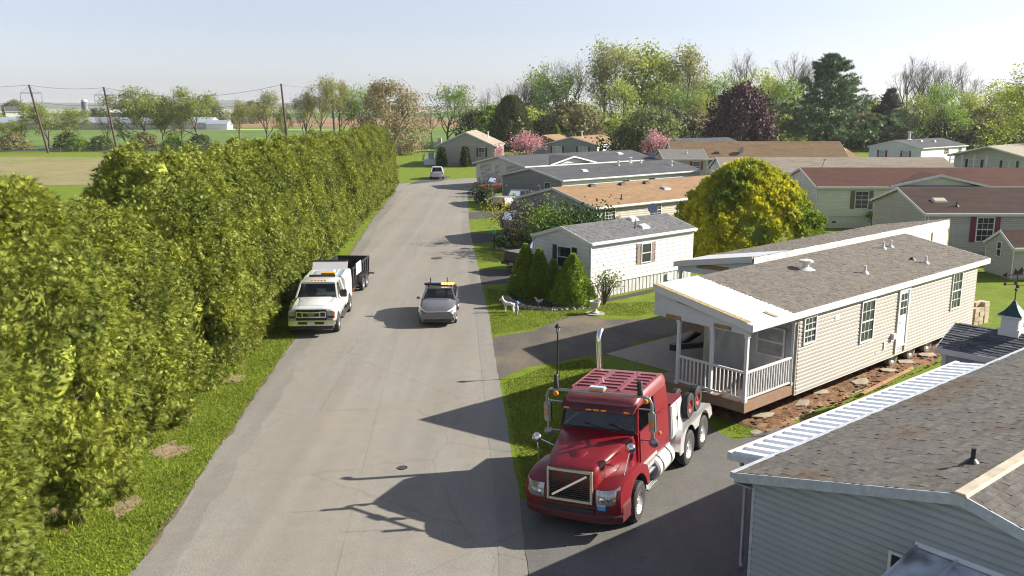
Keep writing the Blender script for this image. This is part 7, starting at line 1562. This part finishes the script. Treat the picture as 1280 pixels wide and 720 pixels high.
def garden_boy(x, y):
    V = [(0,0,.22),(0,0,.34),(0,0,.43),(0,0,.48),(.01,0,.56),(0,.10,.41),(.06,.13,.31),(.12,.11,.27),(0,-.10,.41),(.05,-.14,.31),(.10,-.12,.26),(.02,.05,.12),(0,.055,.02),(.05,.055,.015),(.02,-.05,.12),(0,-.055,.02),(.05,-.055,.015)]
    E = [(0,1),(1,2),(2,3),(3,4),(2,5),(5,6),(6,7),(2,8),(8,9),(9,10),(0,11),(11,12),(12,13),(0,14),(14,15),(15,16)]
    rad = [.07,.075,.07,.035,.068,.04,.03,.025,.04,.03,.025,.048,.036,.03,.048,.036,.03]
    o = skin_body("garden_figure", V, E, rad, mat("figure_painted", (.36, .28, .22), .6, col2=(.3, .3, .36), c2s=6), (x, y, 0), R(190), "small garden figure with a blue hat standing beside the white donkey", "statue")
    MB().lathe([(.13, .575), (.13, .59), (.078, .60), (.07, .66), (.04, .69), (0, .69)], 16).build("hat", mat("hat_blue", (.10, .25, .48), .6), o, smooth=50)
    MB().lathe([(.09, .22), (.088, .3), (.09, .42), (.05, .45)], 14).build("shirt", mat("figure_blue", (.2, .3, .42), .7), o, smooth=50)
garden_boy(.24, 41.1)
V = [(0,0,.22),(.10,0,.24),(.15,0,.36),(.19,0,.44),(.25,0,.42),(-.14,0,.25),(-.22,0,.34),(.02,.03,.1),(.02,.03,.01),(.02,-.03,.1),(.02,-.03,.01)]
skin_body("bird_statue", V, [(0,1),(1,2),(2,3),(3,4),(0,5),(5,6),(0,7),(7,8),(0,9),(9,10)], [.09,.08,.045,.04,.012,.06,.03,.015,.012,.015,.012], WST, (1.35, 43.1, 0), R(200), "small white bird figure in the bed below the clipped conifers", "statue")
u = thing("garden_urn", "pale stone urn on a round slab at the driveway's grass edge", "urn", (4.0, 41.3, 0))
MB().lathe([(0, 0), (.46, 0), (.48, .02), (.47, .05), (0, .055)], 28).build("slab", mat("mossy_slab", (.24, .26, .2), .9, var=.3), u, smooth=40)
MB().lathe([(.0, .05), (.2, .055), (.2, .1), (.12, .14), (.085, .22), (.1, .28), (.2, .36), (.235, .5), (.25, .58), (.28, .60), (.28, .64), (.23, .64), (.2, .58), (0, .56)], 28).build("bowl", mat("urn_stone", (.5, .48, .44), .8, var=.15), u, smooth=45)
MB().lathe([(0, .60), (.2, .585)], 20).build("potting_soil", SOILD, u); MB().lathe([(0, 0), (.03, .01), (.03, .06), (0, .08)], 8, Matrix.Translation((-.22, -.1, .055))).build("red_ornament", mat("ornament_red", (.3, .05, .04), .5), u)
def chair(x, y, rz, lb):
    t = thing("garden_chair", lb, "chair", (x, y, 0), rz, "white garden chairs"); W_ = WHITE
    for s in (1, -1):
        MB().box((.24*s-.03, -.4, 0), (.24*s+.03, -.34, .55)).build("leg", W_, t); MB().beam((.26*s, -.35, .38), (.26*s, .45, .05), .04, .09).build("leg", W_, t); MB().box((.24*s-.07, -.45, .55), (.24*s+.07, .35, .58)).build("arm", W_, t)
    for k in range(5): MB().hexa([(-.25, -.36+k*.13, .37-k*.035), (.25, -.36+k*.13, .37-k*.035), (.25, -.25+k*.13, .34-k*.035), (-.25, -.25+k*.13, .34-k*.035), (-.25, -.36+k*.13, .39-k*.035), (.25, -.36+k*.13, .39-k*.035), (.25, -.25+k*.13, .36-k*.035), (-.25, -.25+k*.13, .36-k*.035)]).build("seat_slat", W_, t)
    for k in range(5): a = -.24 + k*.1; MB().hexa([(a, .25, .2), (a+.085, .25, .2), (a+.085, .28, .2), (a, .28, .2), (a*1.15, .52, 1.0-.05*abs(k-2)), (a*1.15+.09, .52, 1.0-.05*abs(k-2)), (a*1.15+.09, .55, 1.0-.05*abs(k-2)), (a*1.15, .55, 1.0-.05*abs(k-2))]).build("back_slat", W_, t)
chair(31.3, 70.6, 0, "white slatted garden chair nearer the sapling, before the cream home"); chair(33.4, 70.7, R(-8), "white slatted garden chair beside the taupe home's corner")
# blocks stacked behind the delivered home
pl = thing("block_stack", "loose stack of tan concrete blocks at the delivered home's far corner", "block stack", (21.3, 39.6, 0), R(35))
BM = MB().box((-.2, -.1, 0), (.2, .1, .195)).mesh("block", mat("tan_block", (.42, .33, .23), .9, var=.2, vs=5, isl=.15, bump=.4)); rg = random.Random(3)
for z in range(5):
    for i in range(3):
        for j in range(4 if z < 3 else 3):
            if z == 4 and rg.random() < .45: continue
            piece("block", BM, pl, (-.42 + i*.42 + rg.uniform(-.03, .03), -.32 + j*.21 + rg.uniform(-.015, .015), z*.2), (0, 0, rg.uniform(-.06, .06)))
# foundation slabs laid in the churned soil
a = R(A0); axv = Vector((math.sin(a), math.cos(a), 0)); ev = Vector((math.cos(a), -math.sin(a), 0)); O9 = Vector((9.15, 27.34, 0)); rg = random.Random(12)
for k, (t_, s_, lb) in enumerate(((-1.1, -.15, "flat concrete footing slab under the porch corner"), (.9, .15, "flat footing slab in the soil below the delivered home's first window"), (2.4, -.1, "flat footing slab in the soil between the delivered home's first two windows"), (4.6, .2, "flat footing slab in the soil below the tall middle window"), (6.7, .12, "flat footing slab in the soil just before the trailer wheels"), (8.3, .25, "flat footing slab beside the first gap of the trailer wheels"), (9.9, .2, "flat footing slab beside the last trailer wheel"))):
    p = O9 + axv * t_ + ev * (s_ - .12 - rg.uniform(0, .25)); q = MB(); n = 6; sc_ = rg.uniform(.75, 1.15); pts = [(.5*sc_*rg.uniform(.7, 1.2)*math.cos(6.283*i/n), .28*sc_*rg.uniform(.6, 1.25)*math.sin(6.283*i/n)) for i in range(n)]
    q.prism(pts, Matrix(), .05); o = q.build("footing_slab", mat("slab_pale", (.33, .28, .21), .9, var=.25, vs=4, bump=.4), None, bevel=.01); o.location = p + Vector((0, 0, .05)); o.rotation_euler = (R(rg.uniform(-5, 5)), R(rg.uniform(-4, 4)), R(90 - A0) + rg.uniform(-.2, .2)); tag(o, lb, "slab", "footing slabs in the soil")
o = tag(MB().beam((0, 0, .13), (4.2, .2, .15), .14, .04).build("plank", mat("muddy_plank", (.34, .2, .09), .9, var=.4, vs=5)), "muddy orange-brown plank lying in the soil strip", "plank"); o.location = O9 + axv * 3.2 + ev * .75; o.rotation_euler = (0, 0, R(90 - A0))
rg = random.Random(15); cl = MB()
for k in range(420):
    p = O9 + axv * rg.uniform(-2, 15) + ev * min(.75, rg.gauss(.0, .5)); s = rg.uniform(.015, .055); q = [p + Vector((sx*s*rg.uniform(.6, 1.2), sy*s*rg.uniform(.6, 1.2), z*s*rg.uniform(.7, 1.3) + .035)) for z in (0, 1) for sx, sy in ((-1,-1),(1,-1),(1,1),(-1,1))]; cl.hexa(q)
tag(cl.build("soil_clods", SOIL), kind="stuff")

def mailbox(x, y, lb, green=True, h=1.1):
    t = thing("newspaper_box" if green else "mailbox", lb, "mailbox", (x, y, 0), .3, "post boxes along the kerb")
    MB().box((-.04, -.04, 0), (.04, .04, h)).build("post", BLACK, t); m = mat("box_green", (.02, .22, .11), .5) if green else BLACK
    MB().loft([[(.09*math.cos(R(k*20)), yy, h - .02 + .09*math.sin(R(k*20)) + .1) for k in range(10)] + [(-.09, yy, h - .1), (.09, yy, h - .1)] for yy in (-.24, .24)]).build("box", m, t)
mailbox(-1.25, 61.6, "green post-mounted box at the stone-edged garden bed"); mailbox(-3.9, 92.5, "green post-mounted box at the porch home's driveway"); mailbox(-3.6, 88.6, "black post-mounted box on the strip before the white pickup", False); mailbox(-2.5, 83.5, "black post-mounted box near the slate gable's driveway", False)
sb = thing("stone_border", "low ring of stones round the bush bed near the black pickup", "stone border", (0, 0, 0)); rg = random.Random(21)
for k in range(26): an = 3.0 + 3.4 * k / 26; s = rg.uniform(.12, .2); piece("stone", SM[k % 6], sb, (.7 + 1.75*math.cos(an), 61.2 + 1.5*math.sin(an), .06), (rg.random()*6, 0, rg.random()*6), (s*1.3, s, s*.7))
sheet("mulch_bed", [(.7 + 1.7*math.cos(k*.6283), 61.2 + 1.45*math.sin(k*.6283)) for k in range(10)], .01, SOILD, .05, 33)

# ------------------------------------------------------------------ railway, its poles and wires
RB = mat("rail_ballast", (.17, .155, .14), .95, var=.3, vs=1)
sheet("rail_bed", [(-420, 182), (-36, 200), (-36, 204.5), (-420, 186.5)], .06, RB, .3, 41, 4)
for off in (0, 1.5): MB_ = MB().beam((-420, 183.2 + off, .2), (-36, 201.2 + off, .2), .2, .22).build("rail", mat("rail_steel", (.3, .29, .28), .4, .6)); tag(MB_, "grey rail of the railway line across the fields, " + ("nearer" if off == 0 else "farther") + " of the pair", "rail", "rails of the railway line")
fr_ = thing("rail_fence", "thin pale rail fence along the near side of the railway", "fence", (0, 0, 0))
for k in range(58): x = -190 + k * 2.6; MB().box((x-.05, 181.5 + (x+190)*.0469 + 9.2, 0), (x+.05, 181.6 + (x+190)*.0469 + 9.2, 1.1)).build("post", BARK_P, fr_)
for z in (.5, .95): MB().beam((-190, 190.75, z), (-42, 197.7, z), .06, .1).build("rail", BARK_P, fr_)
PM = mat("catenary_brown", (.055, .028, .022), .7, var=.3); UB = mat("bracket_steel", (.16, .19, .26), .5, .4)
def pole(x, y, h, lb, lean=0, arms=True, wdt=.17):
    t = thing("utility_pole", lb, "utility pole", (x, y, 0), 0, "brown railway poles"); MB().tube([(0, 0, 0), (-lean, 0, h)], [wdt*1.25, wdt], 8).build("mast", PM, t)
    if arms:
        b = MB(); z = h * .88; b.tube([(-lean*.9 - 2.3, 0, z - 1.7), (-lean*.9 - 2.3, 0, z), (-lean*.9 + 2.2, 0, z), (-lean*.9 + 2.2, 0, z - 1.7)], .09, 6); b.tube([(-lean, 0, h - .3), (-lean*.9 + 2.1, 0, z)], .03, 4); b.tube([(-lean, 0, h - .3), (-lean*.9 - 2.2, 0, z)], .03, 4); b.build("bracket", UB, t)
        for s in (-2.3, 2.2): MB().lathe([(.06, 0), (.1, .15), (.06, .3), (.1, .45), (.06, .6), (0, .62)], 8, Matrix.Translation((-lean*.9 + s, 0, z - 2.1))).build("insulator", mat("insulator_blue", (.12, .17, .34), .3), t)
    return t
pole(-99.6, 191, 14.3, "leftmost brown pole with a U-shaped bracket by the railway", 2.6, True, .2); pole(-87.0, 196, 13.9, "second brown pole with a U-shaped bracket, before the poultry barn", 1.7, True, .2)
pole(-50.0, 199, 14.7, "brown pole without bracket left of the tall leafing clump", .9, False, .2); pole(-44.0, 222, 14.8, "brown pole standing against the tallest leafing trees", .5, False, .2)
pole(29.2, 230, 15.4, "dark pole among the skyline trees, left of the pair", .0, False, .26); pole(37.5, 230, 14.9, "dark pole among the skyline trees, right of the pair", .0, False, .26)
WM = mat("overhead_wire", (.12, .12, .12), .6)
def wire(p, q, sag, lb):
    p, q = Vector(p), Vector(q); pts = [p.lerp(q, k/14) - Vector((0, 0, sag * 4 * (k/14) * (1 - k/14))) for k in range(15)]; tag(MB().tube(pts, .035, 4, caps=False).build("overhead_wire", WM, fix=False), lb, "wire", "overhead railway wires")
P1 = Vector((-102.2, 191, 14.2)); P2 = Vector((-88.7, 196, 13.8)); P3 = Vector((-50.9, 199, 14.5)); P4 = Vector((-44.5, 222, 14.6))
wire(P1 + Vector((-40, -12, .3)), P1, 1, "top wire running left from the leftmost pole"); wire(P1, P2, .5, "top wire between the first two poles"); wire(P2, P3, 2.2, "long sagging top wire between second and third poles"); wire(P3, P4, .4, "top wire between third and fourth poles")
wire(P1 + Vector((2.2, 0, -3.6)), P2 + Vector((2.2, 0, -3.5)), .5, "lower wire between the brackets of the first two poles"); wire(P2 + Vector((2.2, 0, -3.5)), P3 + Vector((0, 0, -3)), 1.6, "lower wire between second and third poles"); wire(P3 + Vector((0, 0, -10)), (-20, 215, 4.2), .5, "low wire crossing the leafing clump"); wire(P3 + Vector((0, 0, -8)), (-20, 215, 6.4), .5, "upper of the low wires crossing the leafing clump")
# ------------------------------------------------------------------ thin haze over the whole valley
def haze():
    m = bpy.data.materials.new("valley_haze"); m.use_nodes = True; n = m.node_tree.nodes; l = m.node_tree.links
    n.remove(n["Principled BSDF"]); v = n.new("ShaderNodeVolumePrincipled")
    v.inputs["Color"].default_value = (.90, .93, .97, 1); v.inputs["Density"].default_value = 1.2e-4; v.inputs["Anisotropy"].default_value = .2
    l.new(v.outputs[0], n["Material Output"].inputs["Volume"])
    tag(MB().box((-9100, -9100, -1), (9100, 9100, 40)).build("haze", m), kind="stuff")
haze()
